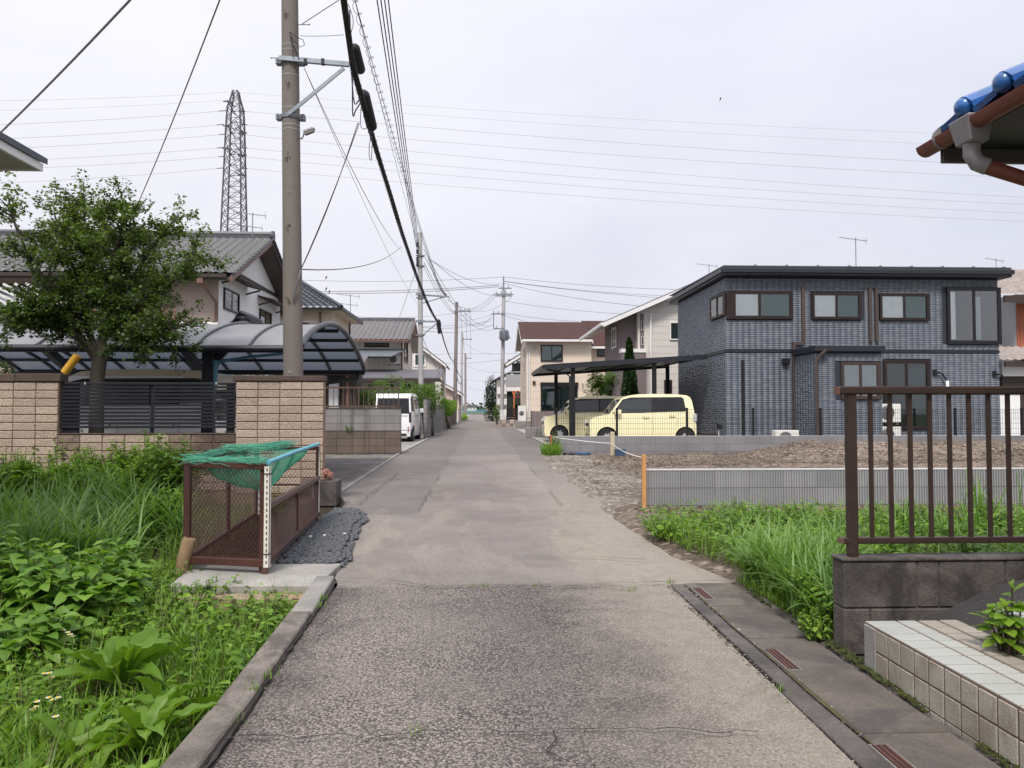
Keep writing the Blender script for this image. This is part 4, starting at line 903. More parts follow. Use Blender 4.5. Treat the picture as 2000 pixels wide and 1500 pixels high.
# yellow tube hanging by the wall
t0, t1 = W(152, 694, 10.3), W(126, 728, 10.3); ty = T('yellow_tube', 'yellow tube hung on a wire above the tan wall', 'tube', t1); m = MB(); m.tube([t0, t1], .052, 16); m.build('tube', MM['yellow_tube'], ty, smooth=50); m = MB(); m.tube([t0 + Vector((.02, 0, -.02)), W(153, 685, 10.3), W(158, 676, 10.3)], .004, 4); m.build('wire', MM['galvanised'], ty)
# ---------------------------------------------------------------- curved carport
CX0, CX1, YA, YB = -10.3, -2.53, 11.0, 17.0
cpt = T('curved_carport', 'navy framed carport with a curved frosted roof behind the tan wall', 'carport', (-6, 14, 0))
def arch(t): 
    y = YA + (YB - YA) * t; return Vector((0, y, 2.06 - .04 * t + .60 * math.sin(math.pi * (t ** .92)) ** .85 if 0 < t < 1 else 2.06 - .04 * t))
TS = [k / 20 for k in range(21)]
pit = .735; xs = [CX1 - pit * k for k in range(11)]
for a, c in zip(xs, xs[1:]):
    m = MB(); vs = []
    for t in TS:
        p = arch(t); vs += [(c + .02, p.y, p.z), (a - .02, p.y, p.z)]
    m.add(vs, [(2 * k, 2 * k + 1, 2 * k + 3, 2 * k + 2) for k in range(20)]); m.build('roof_panel', MM['polycarbonate'], cpt, smooth=60)
for k, x in enumerate(xs):
    m = MB(); pts = [arch(t) + Vector((x, 0, .012)) for t in TS]; m.tube(pts, .022 if k else .045, 8); m.build('rib' if k else 'end_arch', MM['carport_rail'], cpt, smooth=50)
    if k: m = MB(); [m.beam(arch(TS[j]) + Vector((x, 0, -.03)), arch(TS[j + 1]) + Vector((x, 0, -.03)), .045, .05) for j in range(20)]; m.build('rafter', MM['navy_metal'], cpt)
for t in (.30, .50, .66, .78, .89): p = arch(t) + Vector((0, 0, -.045)); m = MB(); m.beam(p + Vector((CX0 + .3, 0, 0)), p + Vector((CX1 - .03, 0, 0)), .06, .06); m.build('purlin', MM['navy_metal'], cpt)
for t, r in ((0, .055), (1, .06)): p = arch(t); m = MB(); m.tube([p + Vector((CX0 + .3, 0, -.03)), p + Vector((CX1, 0, -.03))], r, 8); m.build('eave_beam', MM['navy_metal'], cpt, smooth=50)
fx = W(408, 720, 11.35).x
for x, y, nm in ((fx, 11.35, 'post'), (-7.75, 11.35, 'post')):
    m = MB(); m.box(x - .085, x + .085, y - .06, y + .06, -.02, 2.03); m.build('post', MM['navy_metal'], cpt, bevel=.006)
    m = MB(); m.prism([(x + .086, 2.0), (x + .27, 2.0), (x + .16, 1.88), (x + .10, 1.70), (x + .086, 1.62)], y - .025, y + .025); m.build('bracket', MM['navy_metal'], cpt)
for x in (-5.6, -8.2):
    m = MB(); m.box(x - .07, x + .07, 16.6, 16.74, -.02, 1.98); m.build('post', MM['navy_metal'], cpt); m = MB(); m.beam((x, 16.67, 1.55), (x - .1, 14.6, 2.52), .12, .16); m.build('brace', MM['navy_metal'], cpt)
bp0, bp1 = W(415, 709, 11.2), W(560, 690, 11.6); m = MB(); m.tube([bp0, bp0.lerp(bp1, .5) + Vector((0, 0, .02)), bp1], .022, 8); m.build('blue_brace_pipe', MM['pipe_blue'], cpt, smooth=50)
m = MB(); m.tube([W(421, 704, 11.2), W(421, 760, 11.2)], .03, 10); m.build('blue_sleeve', MM['pipe_blue'], cpt, smooth=50); m = MB(); m.tube([W(700, 727, 16.9), W(698, 740, 16.9), W(640, 747, 16.6)], .045, 8); m.build('gutter_outlet', MM['black_metal'], cpt, smooth=50)
# ---------------------------------------------------------------- first utility pole
PX, PY = W(573, 735, 10.35).x, 10.35
pole = T('utility_pole', 'tall brown-grey concrete utility pole rising behind the tan wall', 'utility pole', (PX, PY, 0))
pc = lambda z: Vector((PX + (W(566, 0, PY).x - PX) * (z - 1.6) / (W(566, 0, PY).z - 1.6), PY, z)); zt = 9.2
m = MB(); m.tube([pc(-.1), pc(2), pc(4), pc(6), pc(zt)], [.131, .128, .121, .113, .100], 28); m.build('shaft', MM['pole_concrete'], pole, smooth=60)
zp = lambda y: W(570, y, PY).z; rr = lambda z: .128 - (z - 2) * .0041
for y in (92, 102, 150, 214, 247, 256): z = zp(y); m = MB(); m.lathe([(rr(z) + .001, -.006), (rr(z) + .004, -.004), (rr(z) + .004, .004), (rr(z) + .001, .006)], pc(z), 'z', 24); m.build('steel_band', MM['plastic_grey'], pole)
for y, x in ((48, 604), (113, 530)):
    z = zp(y); q = W(x, y, PY - .02); m = MB(); m.tube([pc(z), q], .007, 6); m.tube([q, q + (q - pc(z)).normalized() * .008], .014, 8); m.build('step_bolt', MM['galvanised_dull'], pole)
for y in (33, 172, 310, 448, 586):
    c = pc(zp(y)) + Vector((-.02, -rr(zp(y)) - .004, 0)); m = MB()
    for k in range(7): a = random.uniform(0, 6.28); m.tube([c + Vector((0, .01, 0)), c + Vector((math.cos(a) * .03, -.01, math.sin(a) * .05)), c + Vector((math.cos(a) * .045, -.004, math.sin(a) * .075 - .01))], .0028, 3)
    m.build('wire_tuft', MM['stem_brown'], pole)
for y in (380, 727): c = pc(zp(y)) + Vector((-.01, -rr(zp(y)) - .002, 0)); m = MB(); m.lathe([(.021, -.004), (.021, .002)], c, 'y', 14); h_ = m.build('hole_collar', MM['concrete_light'], pole); m = MB(); m.lathe([(.009, -.006), (.009, -.001)], c, 'y', 10); m.build('hole', MM['crack'], h_)
def clamp(y):
    z = zp(y); r_ = rr(z); m = MB(); m.lathe([(r_ + .001, -.028), (r_ + .014, -.028), (r_ + .014, .028), (r_ + .001, .028)], pc(z), 'z', 20)
    for s in (-1, 1): c = pc(z) + Vector((s * (r_ + .04), 0, 0)); m.box(c.x - .035, c.x + .035, c.y - .05, c.y + .05, c.z - .035, c.z + .035); m.tube([c + Vector((0, -.1, 0)), c + Vector((0, .1, 0))], .008, 6)
    m.build('clamp', MM['galvanised_dull'], pole); return z
za = clamp(122); zb = clamp(230); ea = W(682, 126, PY - .12); m = MB(); m.beam(pc(za) + Vector((-.12, -.12, 0)), ea, .05, .06); arm = m.build('bracket_arm', MM['galvanised'], pole)
m = MB(); m.beam(pc(zb) + Vector((.0, -.13, 0)), W(672, 133, PY - .13), .025, .045); m.build('bracket_brace', MM['galvanised'], pole)
for x in (597, 631): c = W(x, 121, PY - .12); m = MB(); m.box(c.x - .02, c.x + .02, c.y - .032, c.y + .032, c.z - .038, c.z + .036); m.build('arm_strap', MM['black_metal'], arm)
# street lamp on the pole
lc = W(602, 257, PY - .05); lp = T('street_lamp', 'small grey street lamp head clamped to the brown-grey pole', 'lamp', lc); d = Vector((.115, -.03, .035)); m = MB()
m.beam(lc - d * .5 + Vector((0, 0, .01)), lc + d * .75 + Vector((0, 0, .01)), .075, .05); m.build('head', MM['plastic_grey'], lp, bevel=.015); m = MB(); m.beam(lc - d * .45 + Vector((.004, 0, -.02)), lc + d * .65 + Vector((.004, 0, -.02)), .06, .03); m.build('diffuser', MM['concrete_light'], lp, bevel=.008); m = MB(); m.tube([lc - d * .5, lc - d * .7 + Vector((0, 0, -.06)), pc(lc.z - .08)], .012, 6); m.build('arm', MM['galvanised_dull'], lp)
# ---------------------------------------------------------------- cars on the left
SILV = dict(BOX); van = car('parked_van', 'beige and white van parked side-on under the curved carport', dict(BOX, boxes=[('mirror', (.78, .94, .72, .88, 1.06, 1.22, True), 'paint_beige')], **{k_: [[(x_, z_ + .17 if z_ < 1.3 else z_) for x_, z_ in q_] for q_ in BOX[k_]] for k_ in ('pillar', 'glass')}), 'paint_silver')
m = MB(); pr = [(-1.66, 1.60), (-1.56, 1.735), (-1.42, 1.785), (-.8, 1.805), (0, 1.80), (.35, 1.765), (.58, 1.66)]
for j, (a, c) in enumerate(zip(pr, pr[1:])): m.slab((a[0], -.665, a[1]), (c[0], -.665, c[1]), (c[0], .665, c[1]), (a[0], .665, a[1]), (0, 0, -1), .12)
m.build('roof_skin', MM['paint_beige'], van, smooth=30); van.location = (-5.7, 12.55, -.02); van.rotation_euler.z = math.pi
wv = car('parked_van', 'white tall boxy van parked with its tail to the lane', BOX, 'paint_white'); wv.location = (W(770, 860, 28.3).x - .02, 30.0, -.01); wv.rotation_euler.z = math.pi / 2 - .02
wc = car('parked_car', 'white car nose showing past the end of the tan wall behind the old railing', dict(KEI, boxes=[b for b in KEI['boxes'] if b[0] != 'mirror']), 'paint_white'); wc.location = (-6.38, 24.2, 0)
# ---------------------------------------------------------------- grey block wall with old railing, paved drive
gw = T('block_wall', 'two-tier grey and brown concrete block wall with an old railing on top', 'wall', (-3.2, 20.7, 0))
gx0, gx1 = -4.6, W(783, 840, 20.6).x; m = MB(); m.box(gx0, gx1 - .004, 20.62, 20.76, -.05, 1.20); m.build('wall_core', MM['concrete_dark'], gw)
for r in range(6):
    n = 6; off = 0
    for k in range(n):
        a = gx1 - .42 * (k + 1) + .003; c = gx1 - .42 * k - .003; z = .0 + r * .2; br = r < 3; m = MB(); dy = .05 if br else 0; m.box(a, c, 20.602 - dy + random.uniform(-.002, .002), 20.63, z + .003, z + .197); m.build('block', MM['block_brown'] if br else MM['block_grey'], gw, bevel=.004)
m = MB(); m.box(gx0, gx1 + .004, 20.545, 20.64, .602, .615); m.build('ledge', MM['concrete_dark'], gw); m = MB(); m.box(gx0, gx1 + .012, 20.58, 20.79, 1.202, 1.225); m.build('coping', MM['concrete_dark'], gw)
orl = T('railing', 'old thin brown railing on the grey block wall', 'railing', (-3.2, 20.7, 1.22)); zr0, zr1 = W(700, 795, 20.7).z, W(700, 757, 20.7).z; rx1 = W(780, 800, 20.7).x
for z in (zr0 + .02, zr1): m = MB(); m.box(-4.6, rx1, 20.68, 20.715, z - .02, z + .02); m.build('rail', MM['rail_brown_old'], orl)
for k in range(17): x = rx1 - .02 - .133 * k; h_ = .018 if k % 8 == 0 else .009; m = MB(); m.box(x - h_, x + h_, 20.69, 20.705, zr0 - (.06 if k % 8 == 0 else 0), zr1); m.build('post' if k % 8 == 0 else 'baluster', MM['rail_brown_old'], orl)
pv = T('paved_drive', None, None, (-3, 15, 0)); pv['kind'] = 'structure'; pv['label'] = 'drive paved with weathered square tiles between the tan wall and the grey wall'
pm = MB(); pm.box(-.147, .147, -.147, .147, -.03, .012); pmm = pm.mesh('paver', (0, 0, 0), MM['paver'], None, .004)
for r in range(33):
    for c in range(6):
        y = 10.35 + .3 * r; x = -2.13 - .3 * c - (y - 10.35) * .018; link_mesh('paver', pmm, pv, (x, y, random.uniform(-.003, .003)))
m = MB(); m.add([(-2.00, 10.2, -.03), (-1.93, 10.2, -.03), (-2.11, 20.5, -.03), (-2.18, 20.5, -.03), (-2.00, 10.2, .016), (-1.93, 10.2, .016), (-2.11, 20.5, .016), (-2.18, 20.5, .016)], MB.BF); m.build('edging', MM['concrete'], pv, bevel=.003)
m = MB(); m.add([(-2.035, 10.2, -.03), (-2.002, 10.2, -.03), (-2.182, 20.5, -.03), (-2.215, 20.5, -.03), (-2.035, 10.2, .010), (-2.002, 10.2, .010), (-2.182, 20.5, .010), (-2.215, 20.5, .010)], MB.BF); m.build('moss_seam', MM['moss_line'], pv)
m = MB(); m.add([(-2.22, 21.0, -.03), (-2.10, 21.0, -.03), (-2.04, 31.2, -.03), (-2.16, 31.2, -.03), (-2.22, 21.0, .02), (-2.10, 21.0, .02), (-2.04, 31.2, .02), (-2.16, 31.2, .02)], MB.BF); m.build('edging', MM['concrete_light'], pv)
# walls further down the left side of the lane
def side_wall(label, X, y0, y1, h, mat, th=.14, name='block_wall', bl=.42):
    t = T(name, label, 'wall', (X, (y0 + y1) / 2, 0)); m = MB(); m.box(X - th, X - .008, y0 + .008, y1, -.05, h - .01); m.build('wall_core', MM['concrete_dark'], t); nr = int(round(h / .2))
    me = MB(); me.box(-.01, .004, -bl / 2 + .005, bl / 2 - .005, -.0945, .0945); me = me.mesh('block', (0, 0, 0), MM[mat]); mf = MB(); mf.box(-th / 2 + .0, th / 2 - .012, -.004, .008, -.0945, .0945); mf = mf.mesh('block', (0, 0, 0), MM[mat])
    for r in range(nr):
        link_mesh('block', mf, t, (X - th / 2 - .001, y0 + .001, r * .2 + .1))
        for k in range(int((y1 - y0) / bl)): link_mesh('block', me, t, (X - .003, y0 + bl * (k + .5) + .012, r * .2 + .1))
    m = MB(); m.box(X - th - .01, X + .012, y0 - .01, y1, h - .008, h + .02); m.build('coping', MM['concrete_dark'], t); return t
side_wall('grey block wall behind the white van tail', -2.16, 31.6, 37.6, 1.6, 'block_grey')
m = MB()
gt = T('garden_gate', 'grey metal slatted gate between the block walls', 'gate', (-2.2, 38.3, 0))
for z in np.arange(.15, 1.45, .12): m = MB(); m.box(-2.24, -2.21, 37.7, 39.0, z, z + .08); m.build('slat', MM['galvanised_dull'], gt)
for y in (37.65, 39.05): m = MB(); m.box(-2.26, -2.18, y - .04, y + .04, 0, 1.55); m.build('post', MM['galvanised_dull'], gt)
side_wall('lower grey block wall below the yellow-green hedge', -2.12, 39.4, 50, 1.4, 'block_grey'); side_wall('brown stone wall beside the rust-brown pole', -2.05, 52, 66, 1.4, 'block_brown'); side_wall('white garden wall far down the lane', -2.0, 72, 84, 1.2, 'siding_cream', name='garden_wall')
# ---------------------------------------------------------------- neighbour's eave top left
ev = T('house', 'house corner with white boarded soffit and dark roof edge', 'house', (-5.5, 2, 0)); e1 = W(73, 330, 6.5)
m = MB(); m.box(-9, e1.x, -4, 6.5, e1.z - .0, e1.z + .012); m.build('soffit', MM['soffit'], ev); m = MB(); m.box(e1.x + .0005, e1.x + .03, -4, 6.53, e1.z - .012, e1.z + .05); m.box(-9, e1.x, 6.5005, 6.53, e1.z - .012, e1.z + .05); m.build('fascia', MM['trim_white'], ev)
m = MB(); m.slab((e1.x + .05, -4, e1.z + .055), (e1.x + .05, 6.56, e1.z + .055), (-9, 6.56, e1.z + 2.0), (-9, -4, e1.z + 2.0), (0, 0, 1), .05); m.build('roof', MM['roof_tile_black'], ev); m = MB(); m.box(-9, e1.x - .62, -4, 5.9, -.2, e1.z); m.build('wall', MM['siding_cream'], ev)
# ---------------------------------------------------------------- older tiled house with white gable
h1 = T('house', 'old two-storey house with grey tiled roof, tan front and white gable', 'house', (-13, 28.5, 0)); HX, HY0, HY1 = -8.3, 24.7, 32.2; ze, zr = 5.55, 7.32; ym = 28.45
m = MB(); m.box(-24, HX - .012, HY0, HY1, 0, ze); m.build('wall', MM['siding_taupe'], h1)
m = MB(); m.prism([(HY0, 0), (HY1, 0), (HY1, ze), (ym, zr - .12), (HY0, ze)], HX - .01, HX, 'x'); m.build('gable_wall', MM['stucco_white'], h1)
ov = .75; sl_ = (zr - ze) / (ym - HY0); ey0 = HY0 - ov; ez = ze - ov * sl_ + .12
roof_sheet('roof_tiles', (-24.5, ey0, ez), (16.85, 0, 0), (0, ym - ey0, zr - ez + .12), .30, .28, .035, MM['roof_tile_grey'], h1, lap=.085); roof_sheet('roof_tiles', (-24.5, HY1 + ov, ez), (16.85, 0, 0), (0, ym - HY1 - ov, zr - ez + .12), .30, .28, .035, MM['roof_tile_grey'], h1, lap=.085)
for sgn, ya, yb in ((1, ey0, ym), (-1, HY1 + ov, ym)):
    m = MB(); m.slab((-24.5, ya, ez - .06), (HX + .66, ya, ez - .06), (HX + .66, yb, zr + .06), (-24.5, yb, zr + .06), (0, 0, -1), .10); rb = m.build('roof_deck', MM['soffit_dark'], h1)
    m = MB(); m.slab((HX + .60, ya - .02 * sgn, ez - .20), (HX + .665, ya - .02 * sgn, ez - .20), (HX + .665, yb, zr - .08), (HX + .60, yb, zr - .08), (0, 0, 1), .20); m.build('bargeboard', MM['wood_dark'] if sgn < 0 else MM['copper_brown'], h1)
    n = 14; m = MB()
    for k in range(n): a = Vector((HX + .69, ya, ez)).lerp(Vector((HX + .69, yb, zr + .10)), k / n); c = Vector((HX + .69, ya, ez)).lerp(Vector((HX + .69, yb, zr + .10)), (k + 1) / n); m.tube([a + Vector((0, 0, .05)), c + Vector((0, 0, .03))], .05, 7)
    m.build('verge_tiles', MM['roof_tile_grey'], h1, smooth=50)
m = MB(); m.box(-24.5, HX + .62, ym - .13, ym + .13, zr + .04, zr + .26); m.tube([(-24.5, ym, zr + .30), (HX + .66, ym, zr + .30)], .10, 8); m.build('ridge', MM['roof_tile_grey'], h1, smooth=40); m = MB(); m.lathe([(.05, -.05), (.19, -.04), (.19, .04), (.05, .05)], (HX + .68, ym, zr + .24), 'x', 14); m.build('ridge_end_tile', MM['roof_tile_grey'], h1)
m = MB(); m.beam((HX + .03, HY0 + .35, 5.80), (HX + .03, HY1 - .35, 5.80), .05, .12); m.build('gable_beam', MM['wood_dark'], h1)
m = MB(); m.beam((-24.5, ey0 - .06, ez - .02), (HX + .5, ey0 - .06, ez - .02), .11, .11); m.build('gutter', MM['wood_dark'], h1)
dpx = HX - .06; pipe(h1, [(dpx - .25, ey0, ez - .1), (dpx - .2, ey0 + .1, ez - .3), (dpx, HY0 - .06, ez - .75), (dpx, HY0 - .06, 3.95), (dpx + .1, HY0 - .06, 3.8), (dpx + .1, HY0 - .06, 1)], .045, 'copper_brown'); m = MB(); m.box(dpx - .33, dpx - .15, ey0 - .1, ey0 + .08, ez - .25, ez - .05); m.build('rain_head', MM['copper_brown'], h1)
m = MB(); m.slab((-10.2, HY0 - .7, 3.55), (HX + .02, HY0 - .7, 3.55), (HX + .02, HY0, 3.98), (-10.2, HY0, 3.98), (0, 0, -1), .06); m.build('lower_roof', MM['stucco_white'], h1); m = MB(); m.beam((-10.2, HY0 - .02, 4.0), (HX + .02, HY0 - .02, 3.92), .06, .08); m.build('ledge_trim', MM['copper_brown'], h1)
for ya_, yb_, z0_, z1_, ca, cb in ((25.12, 26.65, 4.43, 5.13, 24.78, 27.7), (29.16, 30.73, 4.30, 4.98, 28.9, 31.7)):
    window(h1, (HX, ya_, z0_), UYR, NXR, yb_ - ya_, z1_ - z0_, 'black_metal', .05, 2, 'window_glass_dark', ('curtain_green', 'curtain_lace')); zt_ = z1_ + .42
    m = MB(); m.slab((HX, ca, zt_), (HX + .62, ca, zt_ - .16), (HX + .62, cb, zt_ - .16), (HX, cb, zt_), (0, 0, 1), .05); m.build('window_canopy', MM['wood_dark'], h1); m = MB(); m.box(HX + .001, HX + .02, ya_, yb_, z1_ + .02, z1_ + .34); m.build('canopy_board', MM['stucco_white'], h1)
    for y_ in (ca + .2, cb - .2): m = MB(); m.beam((HX, y_, zt_ - .30), (HX + .5, y_, zt_ - .16), .05, .05); m.build('canopy_bracket', MM['wood_dark'], h1)
# first-floor balcony rails and dark windows on the tan front
bl = T('balcony', 'brown slatted first-floor balcony with a bedding frame on the tan house front', 'balcony', (-10.3, 24.2, 3.4))
for k in range(26): x = -12.3 + .12 * k; m = MB(); m.box(x - .03, x + .03, 23.75, 23.79, 3.35, 4.35); m.build('slat', MM['copper_brown'], bl)
m = MB(); m.box(-12.4, -9.1, 23.7, 24.69, 3.25, 3.35); m.build('deck', MM['wood_dark'], bl); m = MB(); m.box(-12.4, -9.1, 23.72, 23.82, 4.36, 4.44); m.build('top_rail', MM['wood_dark'], bl)
ac_unit(-10.2, 24.4, 3.36, 'white air conditioner standing on the slatted balcony')
window(h1, (-12.4, HY0, 3.6), UX, NY, 2.4, 1.6, 'wood_dark', .07, 2, 'window_glass_dark', None); window(h1, (-16.5, HY0, 3.6), UX, NY, 2.6, 1.5, 'wood_dark', .07, 2, 'window_glass_dark', None); window(h1, (-20, HY0, 3.6), UX, NY, 2.4, 1.5, 'wood_dark', .07, 2, 'window_glass_dark', None)
# low gabled porch and corrugated awning in front of that house
pg = T('porch_roof', 'small grey gabled porch roof peeping over the curved carport', 'roof', W(478, 640, 22)); a = W(478, 610, 22); l_, r_ = W(448, 632, 22), W(520, 632, 22)
for e in (l_, r_): roof_sheet('roof_tiles', (e.x, 21.6, e.z - .35), (0, 1.6, 0), (a.x - e.x, 0, a.z - e.z + .35), .26, .22, .04, MM['roof_tile_grey'], pg)
m = MB(); m.prism([(l_.x + .15, l_.z - .35), (r_.x - .15, r_.z - .35), (a.x, a.z - .08)], 21.75, 21.78); m.build('gable', MM['wood_dark'], pg)
for k in range(5): z = l_.z - .3 + .14 * k; hw_ = (a.z - z) * .95; m = MB(); m.box(a.x - hw_, a.x + hw_, 21.72, 21.74, z, z + .06); m.build('louvre', MM['roof_slate_grey'], pg)
m = MB(); m.box(l_.x + .3, r_.x - .3, 21.8, 23.0, 0, l_.z - .36); m.build('wall', MM['siding_taupe'], pg)
aw = T('awning', 'pale corrugated patio awning at the far end of the tan house', 'awning', (-13, 20, 0)); p0, p1 = W(-60, 560, 20), W(75, 600, 20); m = MB(); m.slab((p0.x - 3, 19.4, p0.z - .1), (p1.x, 19.4, p1.z - .25), (p1.x, 22.5, p1.z + .25), (p0.x - 3, 22.5, p0.z + .5), (0, 0, 1), .04); m.build('sheet', MM['roof_slate_grey'], aw)
for k in range(6): a = W(-60, 548 + 7 * k, 19.5); c = W(75, 588 + 6 * k, 19.5); m = MB(); m.beam((a.x, 19.35 + .5 * k, p0.z - .06 + .09 * k), (p1.x, 19.35 + .5 * k, p1.z - .20 + .08 * k), .05, .06); m.build('batten', MM['white_dull'], aw)
m = MB(); m.box(p1.x - .08, p1.x, 19.5, 19.58, 0, p1.z - .2); m.build('post', MM['white_dull'], aw)
# ---------------------------------------------------------------- second house, hipped black tiles
h2 = T('house', 'house with a hipped black tiled roof behind the curved carport', 'house', (-10, 37.5, 0)); X2, Ya, Yb = -6.75, 35.2, 40.0; e2 = 5.72
m = MB(); m.box(-16, X2, Ya, Yb, 0, e2 - .05); m.build('wall', MM['siding_beige'], h2)
o_ = .55; rx, rz = -9.1, 7.55; rm = (Ya + Yb) / 2
roof_sheet('roof_tiles', (-17, Ya - o_, e2), (17 + X2 + o_, 0, 0), (0, rm - Ya + o_, rz - e2), .30, .27, .075, MM['roof_tile_black'], h2, 0., (X2 + o_ - rx) / (17 + X2 + o_))
roof_sheet('roof_tiles', (X2 + o_, Ya - o_, e2), (0, Yb - Ya + 2 * o_, 0), (rx - X2 - o_, 0, rz - e2), .30, .27, .075, MM['roof_tile_black'], h2, .5, .5)
m = MB(); m.tube([(X2 + o_, Ya - o_, e2 + .08), (rx, rm, rz + .1)], .09, 8); m.tube([(rx, rm, rz + .1), (-17, rm, rz + .1)], .13, 8); m.tube([(X2 + o_, Yb + o_, e2 + .08), (rx, rm, rz + .1)], .09, 8); m.build('ridge', MM['roof_tile_black'], h2, smooth=50)
m = MB(); m.box(-17, X2 + o_, Ya - o_, Yb + o_, e2 - .07, e2 - .01); m.build('soffit', MM['siding_beige'], h2); m = MB(); m.box(-17, X2 + o_ + .07, Ya - o_ - .07, Ya - o_, e2 - .10, e2 + .03); m.box(X2 + o_, X2 + o_ + .07, Ya - o_ + .001, Yb + o_, e2 - .10, e2 + .03); m.build('gutter', MM['black_metal'], h2)
pipe(h2, [(X2 - .5, Ya - .05, e2 - .1), (X2 - .5, Ya - .05, 1)], .04, 'copper_brown'); pipe(h2, [(X2 + .05, Yb - .2, e2 - .1), (X2 + .05, Yb - .2, 1)], .04, 'black_metal')
window(h2, (-9.6, Ya, 4.0), UX, NY, 1.8, 1.1, 'bronze_dark', .06, 2, 'window_glass_dark', None)
for z in (4.75, 5.1): m = MB(); m.box(-10.5, -7.3, Ya - .6, Ya - .56, z, z + .04); m.build('laundry_rail', MM['galvanised'], h2)
# ---------------------------------------------------------------- third house, grey tiles, cream boards
h3 = T('house', 'cream boarded house with mottled grey tiled roof and patio roofs below', 'house', (-7.5, 50, 0)); X3, Ya, Yb = -4.78, 47, 54.6; e3, r3 = 5.45, 6.85; rm = 50.8
m = MB(); m.box(-14, X3, Ya, Yb, 0, e3); m.build('wall', MM['siding_cream'], h3)
for k in range(30): x = X3 - .15 - .3 * k; m = MB(); m.box(x - .012, x + .012, Ya - .012, Ya - .001, 3.2, e3); m.build('board_joint', MM['soffit'], h3)
m = MB(); m.prism([(Ya, e3), (Yb, e3), (rm, r3 - .1)], X3 - .02, X3 - .001, 'x'); m.build('gable_wall', MM['siding_cream'], h3)
roof_sheet('roof_tiles', (-14.5, Ya - .7, e3 - .12), (14.5 + X3 + .55, 0, 0), (0, rm - Ya + .7, r3 - e3 + .24), .3, .26, .05, MM['roof_tile_light'], h3, lap=.06); roof_sheet('roof_tiles', (-14.5, Yb + .7, e3 - .12), (14.5 + X3 + .55, 0, 0), (0, rm - Yb - .7, r3 - e3 + .24), .3, .26, .05, MM['roof_tile_light'], h3, lap=.06)
for ya, yb in ((Ya - .7, rm), (Yb + .7, rm)): m = MB(); m.slab((X3 + .5, ya, e3 - .36), (X3 + .56, ya, e3 - .36), (X3 + .56, yb, r3 - .04), (X3 + .5, yb, r3 - .04), (0, 0, 1), .2); m.build('bargeboard', MM['copper_brown'], h3); m = MB(); m.slab((-14.5, ya, e3 - .2), (X3 + .5, ya, e3 - .2), (X3 + .5, yb, r3 + .02), (-14.5, yb, r3 + .02), (0, 0, -1), .06); m.build('roof_deck', MM['soffit'], h3)
m = MB(); m.box(-14.5, X3 + .5, rm - .12, rm + .12, r3 + .08, r3 + .36); m.build('ridge', MM['roof_tile_light'], h3); m = MB(); m.beam((-14.5, Ya - .76, e3 - .14), (X3 + .5, Ya - .76, e3 - .14), .12, .12); m.build('gutter', MM['copper_brown'], h3)
wpx(h3, 712, 760, 666, 678, Ya, fr='wood_dark', fw=.08, panes=2, glass='window_glass_dark', curtain='curtain_green'); pipe(h3, [(X3 + .04, Ya - .06, e3 - .2), (X3 + .04, Ya - .06, 1)], .05, 'copper_brown')
p, q = WX(789, 706, X3), WX(798, 682, X3); window(h3, (X3, p.y, p.z), UYR, NXR, 2.2, 1.5, 'copper_brown', .08, 2, 'far_glass_dark', None); m = MB(); m.slab((X3, p.y - .2, p.z + 1.8), (X3 + .9, p.y - .2, p.z + 1.6), (X3 + .9, p.y + 2.4, p.z + 1.6), (X3, p.y + 2.4, p.z + 1.8), (0, 0, 1), .06); m.build('window_canopy', MM['copper_brown'], h3)
c0, c1 = W(690, 697, 45.4), W(766, 697, 45.4); m = MB(); m.slab((c0.x, 45.2, c0.z - .0), (c1.x, 45.2, c1.z - .0), (c1.x + .7, Ya, c1.z + .55), (c0.x, Ya, c0.z + .55), (0, 0, 1), .05); m.build('patio_roof', MM['galvanised'], h3); m = MB(); m.beam((c0.x, 45.2, c0.z - .04), (c1.x, 45.2, c0.z - .04), .1, .1); m.build('patio_beam', MM['black_metal'], h3)
ac_unit(W(769, 708, Ya - .3).x, Ya - .12, W(769, 711, Ya).z, 'air conditioner on a stand against the cream boarded house')
l0, l1 = W(690, 739, 43.6), W(861, 739, 43.6); m = MB(); m.slab((l0.x, 43.2, l0.z - .04), (l1.x, 43.2, l1.z - .04), (l1.x, 46.9, l1.z + .62), (l0.x, 46.9, l0.z + .62), (0, 0, 1), .06); m.build('lower_roof', MM['roof_slate_grey'], h3)
m = MB(); m.box(l0.x + .2, l1.x - .5, 44, 46.99, 0, l1.z - .05); m.build('lower_wall', MM['soffit'], h3); m = MB(); m.box(l0.x, l1.x + .02, 43.1, 43.2, l0.z - .2, l0.z - .03); m.build('lower_gutter', MM['wood_dark'], h3)
for k in range(4): m = MB(); m.box(l1.x + .001, l1.x + .06, 43.3, 46.6, l1.z - .9 + .22 * k, l1.z - .75 + .22 * k); m.build('side_board', MM['copper_brown'], h3)
for k in range(3): wpx(h3, 716 + 34 * k, 738 + 34 * k, 748, 764, 44, fr='white_dull', fw=.06, panes=2, glass='far_glass_dark')
